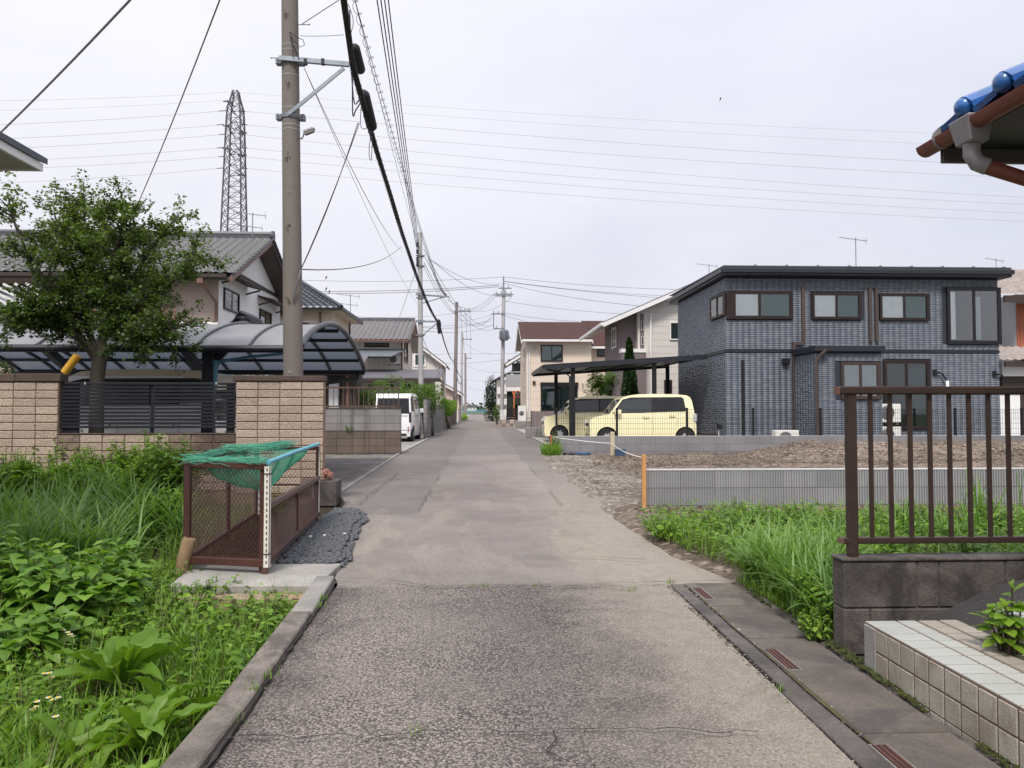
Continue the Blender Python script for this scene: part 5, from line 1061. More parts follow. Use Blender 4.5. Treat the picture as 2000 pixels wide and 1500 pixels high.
# yard sheds and doors seen between the tan wall and the grey railing
sh = T('house_entrance', 'dark timber entrance bay with pale sliding door beyond the old railing', 'entrance', (-6.0, 33, 0)); a, c = W(600, 800, 31.5), W(690, 735, 31.5)
m = MB(); m.box(a.x - 2, c.x, 31.5, 34, 0, c.z + .2); m.build('wall', MM['wood_dark'], sh); p, q = W(642, 790, 31.4), W(662, 742, 31.4); m = MB(); m.box(p.x, q.x, 31.42, 31.49, .3, q.z); m.build('sliding_door', MM['stucco_white'], sh)
for px in (671, 679, 686, 694): p = W(px, 780, 31.3); m = MB(); m.box(p.x - .06, p.x + .06, 31.2, 31.32, 0, c.z + .2); m.build('timber_post', MM['wood_dark'] if px != 679 else MM['copper_brown'], sh)
m = MB(); m.slab((a.x - 2, 30.6, c.z + .1), (c.x + .4, 30.6, c.z + .1), (c.x + .4, 33, c.z + .9), (a.x - 2, 33, c.z + .9), (0, 0, 1), .08); m.build('roof', MM['roof_slate_grey'], sh)
# ---------------------------------------------------------------- fourth and fifth houses
h4 = T('house', 'white boarded gable house with pale eave beyond the grey pole', 'house', (-6, 62, 0)); X4, Y4 = W(863, 700, 60).x, 60; e4 = W(866, 708, 60).z; sl4 = 33 / 44
m = MB(); m.prism([(-10, 0), (X4, 0), (X4, e4 - .05), (-6.2, e4 + (X4 + 6.2) * sl4), (-10, e4 + 1)], Y4, Y4 + 7); m.build('wall', MM['siding_cream'], h4)
m = MB(); m.slab((X4 + .35, Y4 - .5, e4 - .25), (X4 + .35, Y4 + 7.4, e4 - .25), (-6.2, Y4 + 7.4, e4 + (X4 + 6.2) * sl4 + .05), (-6.2, Y4 - .5, e4 + (X4 + 6.2) * sl4 + .05), (0, 0, 1), .12); m.build('roof', MM['roof_tile_black'], h4); m = MB(); m.slab((X4 + .36, Y4 - .53, e4 - .42), (X4 + .36, Y4 - .50, e4 - .42), (-6.2, Y4 - .50, e4 + (X4 + 6.2) * sl4 - .12), (-6.2, Y4 - .53, e4 + (X4 + 6.2) * sl4 - .12), (0, 0, 1), .19); m.build('bargeboard', MM['trim_white'], h4)
wpx(h4, 808, 832, 690, 716, Y4, fr='white_clean', fw=.12, panes=1, glass='far_glass', back=None); pipe(h4, [(X4 - .3, Y4 - .05, e4 - .3), (X4 - .3, Y4 - .05, 1)], .05, 'trim_white')
h5 = T('house', 'low pinkish house at the far end of the lane beside the poles', 'house', (-4, 78, 0)); X5 = W(897, 770, 75).x; e5 = W(897, 768, 75).z; sl5 = .55
m = MB(); m.prism([(-8, 0), (X5, 0), (X5, e5), (-5.4, e5 + (X5 + 5.4) * sl5), (-8, e5 + .5)], 75, 84); m.build('wall', MM['siding_pink'], h5); m = MB(); m.slab((X5 + .3, 74.5, e5 - .1), (X5 + .3, 84.4, e5 - .1), (-5.4, 84.4, e5 + (X5 + 5.4) * sl5 + .08), (-5.4, 74.5, e5 + (X5 + 5.4) * sl5 + .08), (0, 0, 1), .12); m.build('roof', MM['copper_brown'], h5); m = MB(); m.slab((X5 + .31, 74.46, e5 - .3), (X5 + .31, 74.49, e5 - .3), (-5.4, 74.49, e5 + (X5 + 5.4) * sl5 - .12), (-5.4, 74.46, e5 + (X5 + 5.4) * sl5 - .12), (0, 0, 1), .19); m.build('bargeboard', MM['trim_white'], h5)
window(h5, (X5, 76, 1.6), UYR, NXR, 1.8, 1.3, 'black_metal', .08, 2, 'far_glass_dark', None)
antenna(W(493, 470, 25.5), W(493, 415, 25.5).z - W(493, 470, 25.5).z, 'television antenna on the grey tiled roof of the white gable house', 1.0, .15); antenna(W(684, 628, 39), W(684, 575, 39).z - W(684, 628, 39).z, 'television antenna between the black and mottled tiled roofs', 1.1, .2)
# ---------------------------------------------------------------- navy tiled house
NX0, NX1, NY0, NY1 = 7.96, 17.05, 24.5, 30.5; NZ = 5.46; BELT = 3.07
nh = T('house', 'two-storey navy blue tile-clad house with a flat dark roof', 'house', (12.5, 27.5, 0))
m = MB(); m.box(NX0 + .012, NX1 - .012, NY0 + .012, NY1, .30, NZ + .1); m.build('wall', MM['siding_joint'], nh)
m = MB(); m.box(NX0 + .03, NX1 - .03, NY0 + .03, NY1, -.05, .30); m.build('foundation', MM['concrete_light'], nh)
AX0, AX1, AY = 10.2, 12.25, 22.9; AZ = 2.95
m = MB(); m.box(AX0 + .012, AX1 - .012, AY + .012, NY0 + .01, .30, AZ); m.build('annex_wall', MM['siding_joint'], nh)
m = MB(); m.box(AX0 + .03, AX1 - .03, AY + .03, NY0, -.05, .30); m.build('annex_foundation', MM['concrete_light'], nh)
def rectpx(x0, x1, y0, y1, Y): a, c = W(x0, y1, Y), W(x1, y0, Y); return (a.x, c.x, a.z, c.z)
front_holes = [rectpx(1418, 1547, 569, 623, NY0), rectpx(1585, 1680, 572, 624, NY0), rectpx(1717, 1812, 574, 626, NY0), rectpx(1849, 1952, 562, 672, NY0), rectpx(1726, 1813, 704, 838, NY0), (AX0 + .02, AX1 - .02, 0, AZ)]
def tiles(u0, u1, z0, z1, fn, holes, tw=.200, th=.0595):
    V, Fc, var = [], [], []; nr = int((z1 - z0) / th); nc = int(math.ceil((u1 - u0) / tw)); r = np.random.default_rng(int(u0 * 100) + 5); g = .0036
    for j in range(nr):
        for i in range(nc):
            a, c = u0 + i * tw, min(u1, u0 + (i + 1) * tw); b_, d_ = z0 + j * th, z0 + (j + 1) * th; cu, cz = (a + c) / 2, (b_ + d_) / 2
            if c - a < .02 or any(h[0] - .06 < cu < h[1] + .06 and h[2] - .02 < cz < h[3] + .02 for h in holes): continue
            dz = r.uniform(0, .006); k = len(V); a += g * .6; c -= g * .6; b_ += g; d_ -= g
            V += [fn(a, b_, 0), fn(c, b_, 0), fn(c, d_, 0), fn(a, d_, 0), fn(a, b_, .010 + dz), fn(c, b_, .010 + dz), fn(c, d_, .008 + dz), fn(a, d_, .008 + dz)]
            Fc += [(k + 4, k + 5, k + 6, k + 7), (k, k + 1, k + 5, k + 4), (k + 1, k + 2, k + 6, k + 5), (k + 2, k + 3, k + 7, k + 6), (k + 3, k, k + 4, k + 7)]; var += [r.uniform(0, 1)] * 8
    o3 = np.array(wloc(nh)); ob = link_mesh('siding_tiles', np_mesh('siding_tiles', np.array(V) - o3, Fc, MM['siding_navy'], var), nh); ob['kind'] = 'stuff'
tiles(NX0, NX1, .32, BELT - .05, lambda u, z, d: (u, NY0 + .010 - d, z), front_holes); tiles(NX0, NX1, BELT + .05, NZ, lambda u, z, d: (u, NY0 + .010 - d, z), front_holes)
lp_, lq_ = WX(1390, 626, NX0), WX(1417, 571, NX0)
side_holes = [(NY0, lp_.y, lp_.z, lq_.z + .05)]
tiles(NY0, NY1, .32, BELT - .05, lambda u, z, d: (NX0 + .010 - d, u, z), []); tiles(NY0, NY1, BELT + .05, NZ, lambda u, z, d: (NX0 + .010 - d, u, z), side_holes)
tiles(AX0, AX1, .32, AZ - .02, lambda u, z, d: (u, AY + .010 - d, z), [rectpx(1642, 1717, 707, 780, AY)]); tiles(AY, NY0, .32, AZ - .02, lambda u, z, d: (AX0 + .010 - d, u, z), [])
m = MB(); m.box(NX0 - .02, NX1 + .01, NY0 - .022, NY0 + .01, BELT - .045, BELT + .045); m.box(NX0 - .022, NX0 + .01, NY0 + .0105, NY1, BELT - .045, BELT + .045); m.build('belt_trim', MM['roof_edge_navy'], nh)
m = MB(); m.box(NX0 - .18, NX1 + .28, NY0 - .34, NY1 + .75, NZ + .02, NZ + .30); m.build('roof_fascia', MM['roof_edge_navy'], nh, bevel=.03)
m = MB(); m.box(NX0 - .21, NX1 + .32, NY0 - .40, NY0 - .345, NZ + .10, NZ + .25); m.box(NX0 - .24, NX0 - .185, NY0 - .34, NY1 + .7, NZ + .10, NZ + .25); m.build('gutter', MM['roof_edge_navy'], nh, bevel=.015)
m = MB(); m.slab((NX0 - .16, NY0 - .32, NZ + .31), (NX1 + .26, NY0 - .32, NZ + .31), (NX1 + .26, NY1 + .7, NZ + .38), (NX0 - .16, NY1 + .7, NZ + .38), (0, 0, 1), .03); rf = m.build('roof', MM['roof_metal'], nh)
for k in range(9): x = NX0 + .9 + 1.03 * k; m = MB(); m.beam((x, NY0 - .3, NZ + .355), (x, NY1 + .6, NZ + .425), .05, .04); m.build('roof_seam', MM['roof_metal'], rf)
m = MB(); m.box(AX0 - .08, AX1 + .06, AY - .14, NY0 - .001, AZ - .02, AZ + .17); m.build('annex_roof', MM['roof_edge_navy'], nh, bevel=.02)
# windows
def navywin(h, Y, **k): return window(nh, (h[0], Y, h[2]), UX, NY, h[1] - h[0], h[3] - h[2], **k)
navywin(front_holes[0], NY0 - .012, fr='bronze_dark', fw=.10, panes=2, glass=('window_glass', 'window_glass_dark'), curtain='curtain'); m = MB(); h = front_holes[0]; m.box(h[0] + .09, h[0] + .30, NY0 - .075, NY0 - .015, h[2] + .06, h[3] - .06); m.build('corner_post', MM['bronze_dark'], nh)
navywin(front_holes[1], NY0 - .012, fw=.085, glass=('window_glass', 'window_glass_dark'), curtain='curtain'); navywin(front_holes[2], NY0 - .012, fw=.085, glass=('window_glass', 'window_glass_dark'), curtain='curtain')
navywin(front_holes[3], NY0 - .012, fr='black_metal', fw=.11, glass='window_glass', curtain=None, back='room_dark'); navywin(front_holes[4], NY0 - .012, fw=.10, glass='window_glass_dark', back='room_dark')
h = front_holes[3]; m = MB(); m.box(h[0] + .12, h[0] + .30, NY0 - .022, NY0 - .016, h[2] + .15, h[3] - .15); m.build('drape', MM['curtain'], nh); m = MB(); m.box(h[0] + .95, h[0] + 1.15, NY0 - .022, NY0 - .016, h[2] + .15, h[3] - .3); m.build('drape', MM['curtain_lace'], nh)
h = front_holes[4]; m = MB(); m.box(h[0] + .85, h[1] - .12, NY0 - .022, NY0 - .016, h[2] + .1, h[3] - .25); m.build('drape', MM['curtain_green'], nh)
ah = rectpx(1642, 1717, 707, 780, AY); navywin(ah, AY - .012, fr='wood_dark', fw=.09, curtain='curtain_lace')
window(nh, (NX0 - .012, lp_.y, lp_.z), UYL, NXL, lp_.y - NY0 - .01, lq_.z - lp_.z, 'wood_dark', .07, 2, 'window_glass', None)
# downpipes, vents, meter, lamps
for px, y0, y1, YY, w_ in ((1568, 560, 668, NY0, .035), (1699, 562, 668, NY0, .035), (1711, 562, 668, NY0, .035)): p, q = W(px, y1, YY), W(px, y0, YY); m = MB(); m.box(p.x - w_ - .015, p.x + w_ + .015, YY - .09, YY - .012, p.z, q.z); m.build('downpipe', MM['pvc_brown'], nh)
p = W(1549, 832, NY0 - .06); q = W(1549, 668, NY0); m = MB(); m.box(q.x - .05, q.x + .05, NY0 - .10, NY0 - .012, .2, q.z); m.box(q.x + .05, W(1568, 668, NY0).x, NY0 - .10, NY0 - .012, q.z - .1, q.z); m.build('pipe_duct', MM['pvc_brown'], nh)
p = W(1596, 800, AY - .06); pipe(nh, [(p.x + .25, AY - .2, AZ + .02), (p.x + .12, AY - .12, AZ - .12), (p.x, AY - .06, AZ - .28), (p.x, AY - .06, .0)], .055, 'pvc_brown')
p = W(1533, 706, NY0); m = MB(); m.box(p.x - .12, p.x + .12, NY0 - .14, NY0 - .012, p.z - .10, p.z + .10); m.build('vent_hood', MM['black_metal'], nh, bevel=.02)
for px, py in ((1826, 727), (1943, 730)):
    p = W(px, py, NY0 - .05); t = T('wall_lamp', 'black bracket lamp on the navy house wall beside the glass door' if px < 1900 else 'black bracket lamp at the far corner of the navy house', 'lamp', p); m = MB(); m.box(p.x - .06, p.x + .06, NY0 - .06, NY0 - .012, p.z - .1, p.z + .1); m.build('base', MM['black_metal'], t); m = MB(); m.tube([p, p + Vector((.2, -.05, -.04)), p + Vector((.34, -.08, -.26))], .03, 6); m.build('arm', MM['black_metal'], t)
    if px < 1900: m = MB(); m.box(p.x + .30, p.x + .40, NY0 - .16, NY0 - .155, p.z - .5, p.z - .28); m.build('hang_tag', MM['white_clean'], t)
p = W(1538, 853, 22.3); ac_unit(p.x, 22.3, .06, 'white air conditioner on the ground against the navy house annex', .70, .5)
p = W(1735, 853, 23.6); 
for k in range(2): ac_unit(p.x + .1, 23.7, .05 + .72 * k, ('lower' if k == 0 else 'upper') + ' of two stacked white air conditioners beside the glass door', .75, .58)
p = W(1452, 853, 22.2); m = MB(); m.box(p.x - .045, p.x + .045, 22.15, 22.24, 0, W(1452, 703, 22.2).z); tag(m.build('garden_light_pole', MM['black_metal'], bevel=.006), 'slim black post standing before the navy house', 'post')
p = W(1404, 853, 22.2); tp = T('water_tap', 'small black garden tap on a pale standpipe', 'tap', (p.x, 22.2, 0)); m = MB(); m.tube([(p.x, 22.2, 0), (p.x, 22.2, .62)], .025, 8); m.build('standpipe', MM['plastic_grey'], tp); m = MB(); m.box(p.x - .07, p.x + .09, 22.14, 22.24, .60, .74); m.tube([(p.x - .02, 22.12, .72), (p.x - .12, 22.12, .79)], .025, 6); m.build('valve', MM['black_metal'], tp, bevel=.01)
antenna(W(1672, 522, 26.5), 1.05, 'tallest television antenna on the flat dark roof', 1., .1, 1); antenna(W(1946, 529, 30), .5, 'small television antenna at the far corner of the flat dark roof', .85, .2, 1); antenna(W(1385, 540, 33), .55, 'television antenna tip behind the left parapet of the navy house'.replace('left ', ''), .9, .1, 1)
# ---------------------------------------------------------------- black mesh fence on the far ribbed wall
mf = T('mesh_fence', 'black wire mesh fence on top of the far ribbed wall', 'fence', (8, 20.28, .47))
fp = [W(px, 830, 20.28).x for px in (1087, 1205, 1342, 1471, 1603, 1735)]; sp = fp[-1] - fp[-2]; fp += [fp[-1] + sp * k for k in range(1, 4)]
zt_ = 1.19
for x in fp: m = MB(); m.box(x - .028, x + .028, 20.26, 20.31, .47, zt_ + .03); m.build('post', MM['black_metal'], mf)
for a, c in zip(fp, fp[1:]):
    m = MB(); n = int((c - a) / .06)
    for k in range(1, n): x = a + (c - a) * k / n; m.box(x - .0028, x + .0028, 20.250, 20.2555, .50, zt_)
    for z in (.52, .66, .80, .94, 1.08, 1.17): m.box(a, c, 20.2556, 20.261, z - .003, z + .003)
    m.build('wire_panel', MM['black_metal'], mf)
# ---------------------------------------------------------------- flat carport and the two yellow cars
fc = T('flat_carport', 'black flat-roofed carport over the cream yellow cars', 'carport', (4.5, 25, 0))
a0, a1 = W(1062, 714, 25.9), Vector((7.75, 25.9, 3.02)); sl_ = (a1.z - a0.z) / (a1.x - a0.x)
m = MB(); m.slab((a0.x, 25.9, a0.z), (a1.x, 25.9, a1.z), (a1.x, 31.4, a1.z), (a0.x, 31.4, a0.z), (0, 0, -1), .035); m.build('roof_deck', MM['black_metal'], fc)
for y in (25.87, 31.43): m = MB(); m.beam((a0.x, y, a0.z - .05), (a1.x, y, a1.z - .05), .05, .17); m.build('edge_beam', MM['navy_metal'], fc)
m = MB(); m.beam((a0.x - .02, 25.85, a0.z - .04), (a0.x - .02, 31.45, a0.z - .04), .06, .12); m.build('gutter', MM['bronze_dark'], fc)
for k in range(5): x = a0.x + .9 + 1.1 * k; m = MB(); m.beam((x, 25.9, a0.z + sl_ * (x - a0.x) - .06), (x, 31.4, a0.z + sl_ * (x - a0.x) - .06), .05, .05); m.build('joist', MM['black_metal'], fc)
for px, y in ((1119, 26.1), (1086, 31.0), (1278, 26.1), (1304, 31.0)):
    x = W(px, 780, y).x; m = MB(); m.box(x - .07, x + .07, y - .06, y + .06, -.02, a0.z + sl_ * (x - a0.x) - .04); m.build('post', MM['black_metal'], fc, bevel=.004)
x = W(1113, 780, 26.).x; pipe(fc, [(a0.x + .1, 26.1, a0.z - .12), (x - .12, 26.05, a0.z - .26), (x, 26., a0.z - .36), (x, 26., 0)], .03, 'black_metal')
y1 = car('parked_car', 'cream yellow boxy car parked beside the navy house', KEI, 'paint_yellow', None); y1.rotation_euler.z = math.pi; y1.location = (W(1258, 860, 24.0).x, 24.72, .02)
y2 = copy_tree(y1); tag(y2, 'cream yellow boxy car parked under the black carport'); y2.location = (W(1062, 860, 27.4).x + 1.72, 28.0, .02)
# low walls and paving edge beside the carport
lw = T('low_block_wall', 'short low grey block wall beside the cream house drive', 'wall', (2.3, 32, 0)); p, q = W(1026, 855, 32), W(1063, 837, 32); n = 2
m = MB(); m.box(p.x + .01, q.x + .4, 32.02, 32.15, 0, q.z - .01); m.build('wall_core', MM['concrete_dark'], lw)
for r in range(2):
    for k in range(3): m = MB(); m.box(p.x + .4 * k, p.x + .4 * k + .395, 32, 32.03, r * .2 + .003, r * .2 + .197); m.build('block', MM['block_grey'], lw)
m = MB(); m.box(p.x, q.x + .4, 31.995, 32.16, .402, .415); m.build('capping', MM['block_cap'], lw)
m = MB(); m.add([(2.16, 25, 0), (2.28, 25, 0), (2.22, 50, 0), (2.12, 50, 0), (2.16, 25, .03), (2.28, 25, .03), (2.22, 50, .03), (2.12, 50, .03)], MB.BF); m.build('kerb', MM['concrete_light'])['kind'] = 'structure'
MB().quad((2.2, 25, .012), (9, 25, .012), (9, 50, .012), (2.2, 50, .012)).build('pavement', MM['concrete_light'])['kind'] = 'structure'
# ---------------------------------------------------------------- cream house
ch = T('house', 'beige two-storey house with a red-brown roof beside the black carport', 'house', (5.5, 50, 0)); CY = 48; cx0, cx1, cx2 = W(1028, 700, CY).x, W(1155, 700, CY).x, 9.4; ce = 5.62
m = MB(); m.box(cx0, cx1, CY, 55, 0, ce); m.build('wall', MM['siding_beige'], ch); m = MB(); m.box(cx1 + .001, cx2, CY + 1.0, 55, 0, ce - .25); m.build('wing_wall', MM['siding_beige'], ch)
for z in np.arange(.5, ce, .45): m = MB(); m.box(cx0 + .01, cx1 - .01, CY - .005, CY - .001, z, z + .012); m.build('board_joint', MM['soffit'], ch)
def gable_roof(par, x0, x1, y0, y1, ze, zr, mat, tmat, ov=.5, oe=.5):
    ym = (y0 + y1) / 2; s = (zr - ze) / (ym - y0)
    for ya, sg in ((y0 - oe, 1), (y1 + oe, -1)):
        m = MB(); m.slab((x0 - ov, ya, ze - oe * s), (x1 + ov, ya, ze - oe * s), (x1 + ov, ym, zr), (x0 - ov, ym, zr), (0, 0, 1), .08); m.build('roof', MM[mat], par)
        for x in (x0 - ov, x1 + ov - .05): m = MB(); m.slab((x - .005, ya, ze - oe * s - .19), (x + .05, ya, ze - oe * s - .19), (x + .05, ym, zr - .19), (x - .005, ym, zr - .19), (0, 0, 1), .185); m.build('bargeboard', MM[tmat], par)
        m = MB(); m.box(x0 - ov + .06, x1 + ov - .06, min(ya, ya - .10 * sg), max(ya, ya - .10 * sg), ze - oe * s - .08, ze - oe * s + .05); m.build('gutter', MM[tmat], par)
        m = MB(); m.slab((x0 - ov + .05, ya, ze - oe * s - .10), (x1 + ov - .05, ya, ze - oe * s - .10), (x1 + ov - .05, ym, zr - .10), (x0 - ov + .05, ym, zr - .10), (0, 0, 1), .05); m.build('soffit', MM['soffit'], par)
    for x in (x0, x1):
        m = MB(); m.prism([(y0, ze - .01), (y1, ze - .01), (ym, zr - .12)], x - .0, x + .02 if x == x0 else x - .02, 'x'); m.build('gable_wall', MM['siding_beige'], par)
gable_roof(ch, cx0, cx1 - .3, CY, 55, ce + .05, 7.0, 'roof_slate_red', 'trim_white', .35); gable_roof(ch, cx1, cx2, CY + 1, 55, ce - .2, 7.15, 'roof_slate_red', 'trim_white', .1)
wpx(ch, 1056, 1099, 674, 706, CY, fr='black_metal', fw=.07, curtain='curtain_lace', glass='window_glass_dark'); wpx(ch, 1056, 1128, 750, 803, CY, fr='black_metal', fw=.10, curtain='curtain_lace', glass='window_glass_dark'); p, q = W(1055, 755, CY), W(1129, 747, CY); m = MB(); m.box(p.x, q.x, CY - .16, CY - .07, p.z, q.z); m.build('shutter_box', MM['black_metal'], ch)
wpx(ch, 1166, 1191, 673, 697, CY + 1, fr='black_metal', fw=.08, panes=1, curtain='curtain_lace', glass='window_glass_dark'); wpx(ch, 1170, 1186, 745, 770, CY + 1, fr='black_metal', fw=.08, panes=1, glass='window_glass_dark')
for px, y0 in ((1044, 676), (1043, 744)): p = W(px, y0 + 4, CY); m = MB(); m.box(p.x - .09, p.x + .09, CY - .09, CY, p.z - .09, p.z + .12); m.build('vent_hood', MM['soffit'] if y0 < 700 else MM['wood_dark'], ch)
for yy, zz in ((49.5, 4.6), (49.6, 3.7), (49.5, 2.2)): window(ch, (cx0, yy + .6, zz), UYL, NXL, .55, .55, 'soffit', .07, 1, 'far_glass_dark', None)
for px in (1031, 1034): pipe(ch, [W(px, 662, CY - .06), W(px, 815, CY - .06)], .035, 'trim_white')
fnp = T('privacy_fence', 'dark brown boarded fence in front of the beige house', 'fence', (3.6, 44.5, 0)); p, q = W(1038, 832, 44.5), W(1130, 803, 44.5)
for k in range(12): a = p.x + (q.x - p.x) * k / 12; m = MB(); m.box(a + .004, a + (q.x - p.x) / 12 - .004, 44.5, 44.54, .1, q.z); m.build('board', MM['siding_dark_taupe'], fnp)
for k in range(4): a = p.x + (q.x - p.x) * k / 3; m = MB(); m.box(a - .04, a + .04, 44.55, 44.62, 0, q.z + .02); m.build('post', MM['wood_dark'], fnp)
p = W(1020, 819, 47.5); ac_unit(p.x, 47.6, .45, 'white outdoor unit on a grey plinth at the corner of the beige house', .5, .95)
m = MB(); pb = T('plinth_wall', 'low grey block plinth at the corner of the beige house', 'wall', (2.6, 46.5, 0)); a, c = W(1008, 835, 46), W(1037, 819, 46)
for r in range(2):
    for k in range(3): m = MB(); m.box(a.x + .32 * k, a.x + .32 * k + .31, 46, 46.9, r * .24 + .003, r * .24 + .237); m.build('block', MM['block_grey'], pb)
# ---------------------------------------------------------------- taupe and grey house
th_ = T('house', 'tall house in dark taupe and pale grey siding behind the black carport', 'house', (9, 38.5, 0)); TY = 36; cA, cB, cC = W(1210, 700, TY).x, W(1243, 700, TY).x, 16.; eL = W(1172, 636, TY); sT = .43; zs = lambda x: eL.z + .05 + (x - eL.x) * sT
m = MB(); m.prism([(cA, 0), (cB, 0), (cB, zs(cB) - .15), (cA, zs(cA) - .15)], TY, TY + 4.2); m.build('taupe_wall', MM['siding_dark_taupe'], th_)
m = MB(); m.prism([(cB + .001, 0), (13, 0), (13, zs(11.6)), (11.6, zs(11.6) - .15), (cB + .001, zs(cB) - .15)], TY - .35, TY + 6.5); m.build('grey_wall', MM['siding_grey_beige'], th_)
cD = W(1262, 700, TY - .9).x; m = MB(); m.box(cA - .05, cD, TY - .9, TY - .001, 0, W(1210, 687, TY).z - .1); m.build('porch_wall', MM['siding_dark_taupe'], th_); m = MB(); m.box(cA - .08, cD + .02, TY - .93, TY - .352, W(1210, 687, TY).z - .099, W(1210, 684, TY).z); m.build('porch_trim', MM['trim_white'], th_)
a, c = W(1250, 700, TY - .35), W(1258, 700, TY - .35); m = MB(); m.box(a.x, c.x, TY - .36, TY - .351, W(1250, 690, TY).z, zs(a.x) - .3); m.build('dark_panel', MM['siding_dark_taupe'], th_)
for y0, y1 in ((626, 646), (657, 674)): wpx(th_, 1252, 1257, y0, y1, TY - .36, fr='soffit', fw=.03, panes=1, glass='far_glass_dark')
p = W(1271, 700, TY - .4); pipe(th_, [(p.x, TY - .42, zs(p.x) - .5), (p.x, TY - .42, 0)], .05, 'trim_white')
for z in np.arange(.6, 6.4, .32): m = MB(); m.box(cB + .5, 11.4, TY - .356, TY - .351, z, z + .012); m.build('board_joint', MM['soffit'], th_)
m = MB(); m.slab((eL.x, TY - .9, eL.z), (eL.x, TY + 7, eL.z), (11.6, TY + 7, zs(11.6)), (11.6, TY - .9, zs(11.6)), (0, 0, 1), .09); m.build('roof', MM['roof_slate_grey'], th_); m = MB(); m.slab((eL.x, TY - .94, eL.z - .16), (eL.x, TY - .905, eL.z - .16), (11.6, TY - .905, zs(11.6) - .16), (11.6, TY - .94, zs(11.6) - .16), (0, 0, 1), .2); m.build('bargeboard', MM['trim_white'], th_); m = MB(); m.slab((eL.x + .02, TY - .9, eL.z - .07), (eL.x + .02, TY + 7, eL.z - .07), (11.6, TY + 7, zs(11.6) - .07), (11.6, TY - .9, zs(11.6) - .07), (0, 0, 1), .06); m.build('soffit', MM['soffit'], th_); m = MB(); m.beam((eL.x - .05, TY - .9, eL.z - .02), (eL.x - .05, TY + 7, eL.z - .02), .11, .13); m.build('gutter', MM['trim_white'], th_)
wpx(th_, 1308, 1332, 629, 664, TY - .355, fr='trim_white', fw=.05, panes=1, glass='far_glass_dark'); p, q = WX(1205, 678, cA), WX(1195, 648, cA); window(th_, (cA, p.y + 1.2, p.z), UYL, NXL, 1.1, 1.0, 'trim_white', .07, 2, 'far_glass_dark', None); wpx(th_, 1297, 1312, 742, 768, TY - .355, fr='bronze_dark', fw=.08, panes=1, glass='far_glass_dark')
# ---------------------------------------------------------------- white balcony house and those beyond
bh = T('house', 'white house with a first-floor balcony and slate gable by the transformer pole', 'house', (5, 64, 0)); BX = W(1001, 760, 60).x; 
m = MB(); m.box(BX + .4, 8, 60, 68, 0, 5.0); m.build('wall', MM['siding_cream'], bh); a, c = W(988, 757, 60), W(1020, 733, 60); m = MB(); m.box(a.x, c.x + 2, 58.8, 58.9, a.z, c.z); m.box(a.x, a.x + .1, 58.901, 60, a.z, c.z); m.build('balcony_panel', MM['plastic_grey'], bh); m = MB(); m.box(a.x, c.x + 2, 58.8, 60, a.z - .3, a.z - .01); m.build('balcony_beam', MM['trim_white'], bh); m = MB(); m.box(a.x, c.x + 2, 58.83, 58.87, c.z + .18, c.z + .22); m.build('balcony_rail', MM['white_clean'], bh)
r0, r1 = W(987, 712, 60), W(1019, 689, 60); m = MB(); m.slab((r0.x, 58.9, r0.z), (r0.x, 69, r0.z), (r1.x + 2, 69, r1.z + 1.1), (r1.x + 2, 58.9, r1.z + 1.1), (0, 0, 1), .12); m.build('roof', MM['roof_slate_grey'], bh); m = MB(); m.slab((r0.x, 58.86, r0.z - .2), (r0.x, 58.89, r0.z - .2), (r1.x + 2, 58.89, r1.z + .9), (r1.x + 2, 58.86, r1.z + .9), (0, 0, 1), .2); m.build('bargeboard', MM['trim_white'], bh)
wpx(bh, 1000, 1016, 710, 730, 60, fr='black_metal', fw=.08, panes=2, glass='far_glass'); m = MB(); m.box(W(991, 800, 60).x, 7, 59.2, 59.3, .5, W(991, 762, 60).z); m.build('lower_wall', MM['white_dull'], bh); m = MB(); p = W(1005, 760, 59.1); m.box(p.x - .6, p.x + .9, 59.1, 59.19, .6, 2.6); m.build('dark_opening', MM['room_dark'], bh)
dw = T('louvre_fence', 'black slatted fence below the white balcony', 'fence', (3, 55, 0)); a, c = W(990, 819, 55), W(1015, 799, 55)
for k in range(5): m = MB(); m.box(a.x, c.x, 55, 55.04, .45 + .17 * k, .58 + .17 * k); m.build('slat', MM['black_metal'], dw)
for x in (a.x, c.x): m = MB(); m.box(x - .03, x + .03, 55.05, 55.1, 0, c.z); m.build('post', MM['black_metal'], dw)
ww = T('stone_wall', 'low pinkish stone wall below the slatted fence', 'wall', (2.3, 54, 0)); a, c = W(972, 833, 53), W(1010, 820, 53)
for r in range(2):
    for k in range(5): m = MB(); m.box(a.x + .28 * k, a.x + .28 * k + .27, 53, 53.3, r * .22, r * .22 + .21); m.build('block', MM['block_grey'] if (k + r) % 2 else MM['brick_wall'], ww)
wf = T('picket_fence', 'small white picket panel at the corner by the transformer pole', 'fence', (1.9, 56, 0))
for k in range(8): x = W(977, 810, 56).x + .055 * k; m = MB(); m.box(x, x + .035, 56, 56.03, .45, 1.15); m.build('picket', MM['white_clean'], wf)
for z in (.5, 1.1): m = MB(); m.box(W(977, 810, 56).x - .02, W(977, 810, 56).x + .45, 56.031, 56.06, z, z + .04); m.build('rail', MM['white_clean'], wf)
fh = T('house', 'cream house half hidden beyond the white balcony house', 'house', (5, 80, 0)); a, c = W(970, 815, 76), W(984, 740, 76); m = MB(); m.box(a.x, 8, 76, 84, 0, c.z - .1); m.build('wall', MM['siding_cream'], fh); m = MB(); m.slab((a.x - .5, 75.4, c.z - .3), (a.x - .5, 84.5, c.z - .3), (6, 84.5, c.z + 2.2), (6, 75.4, c.z + 2.2), (0, 0, 1), .12); m.build('roof', MM['roof_slate_grey'], fh)
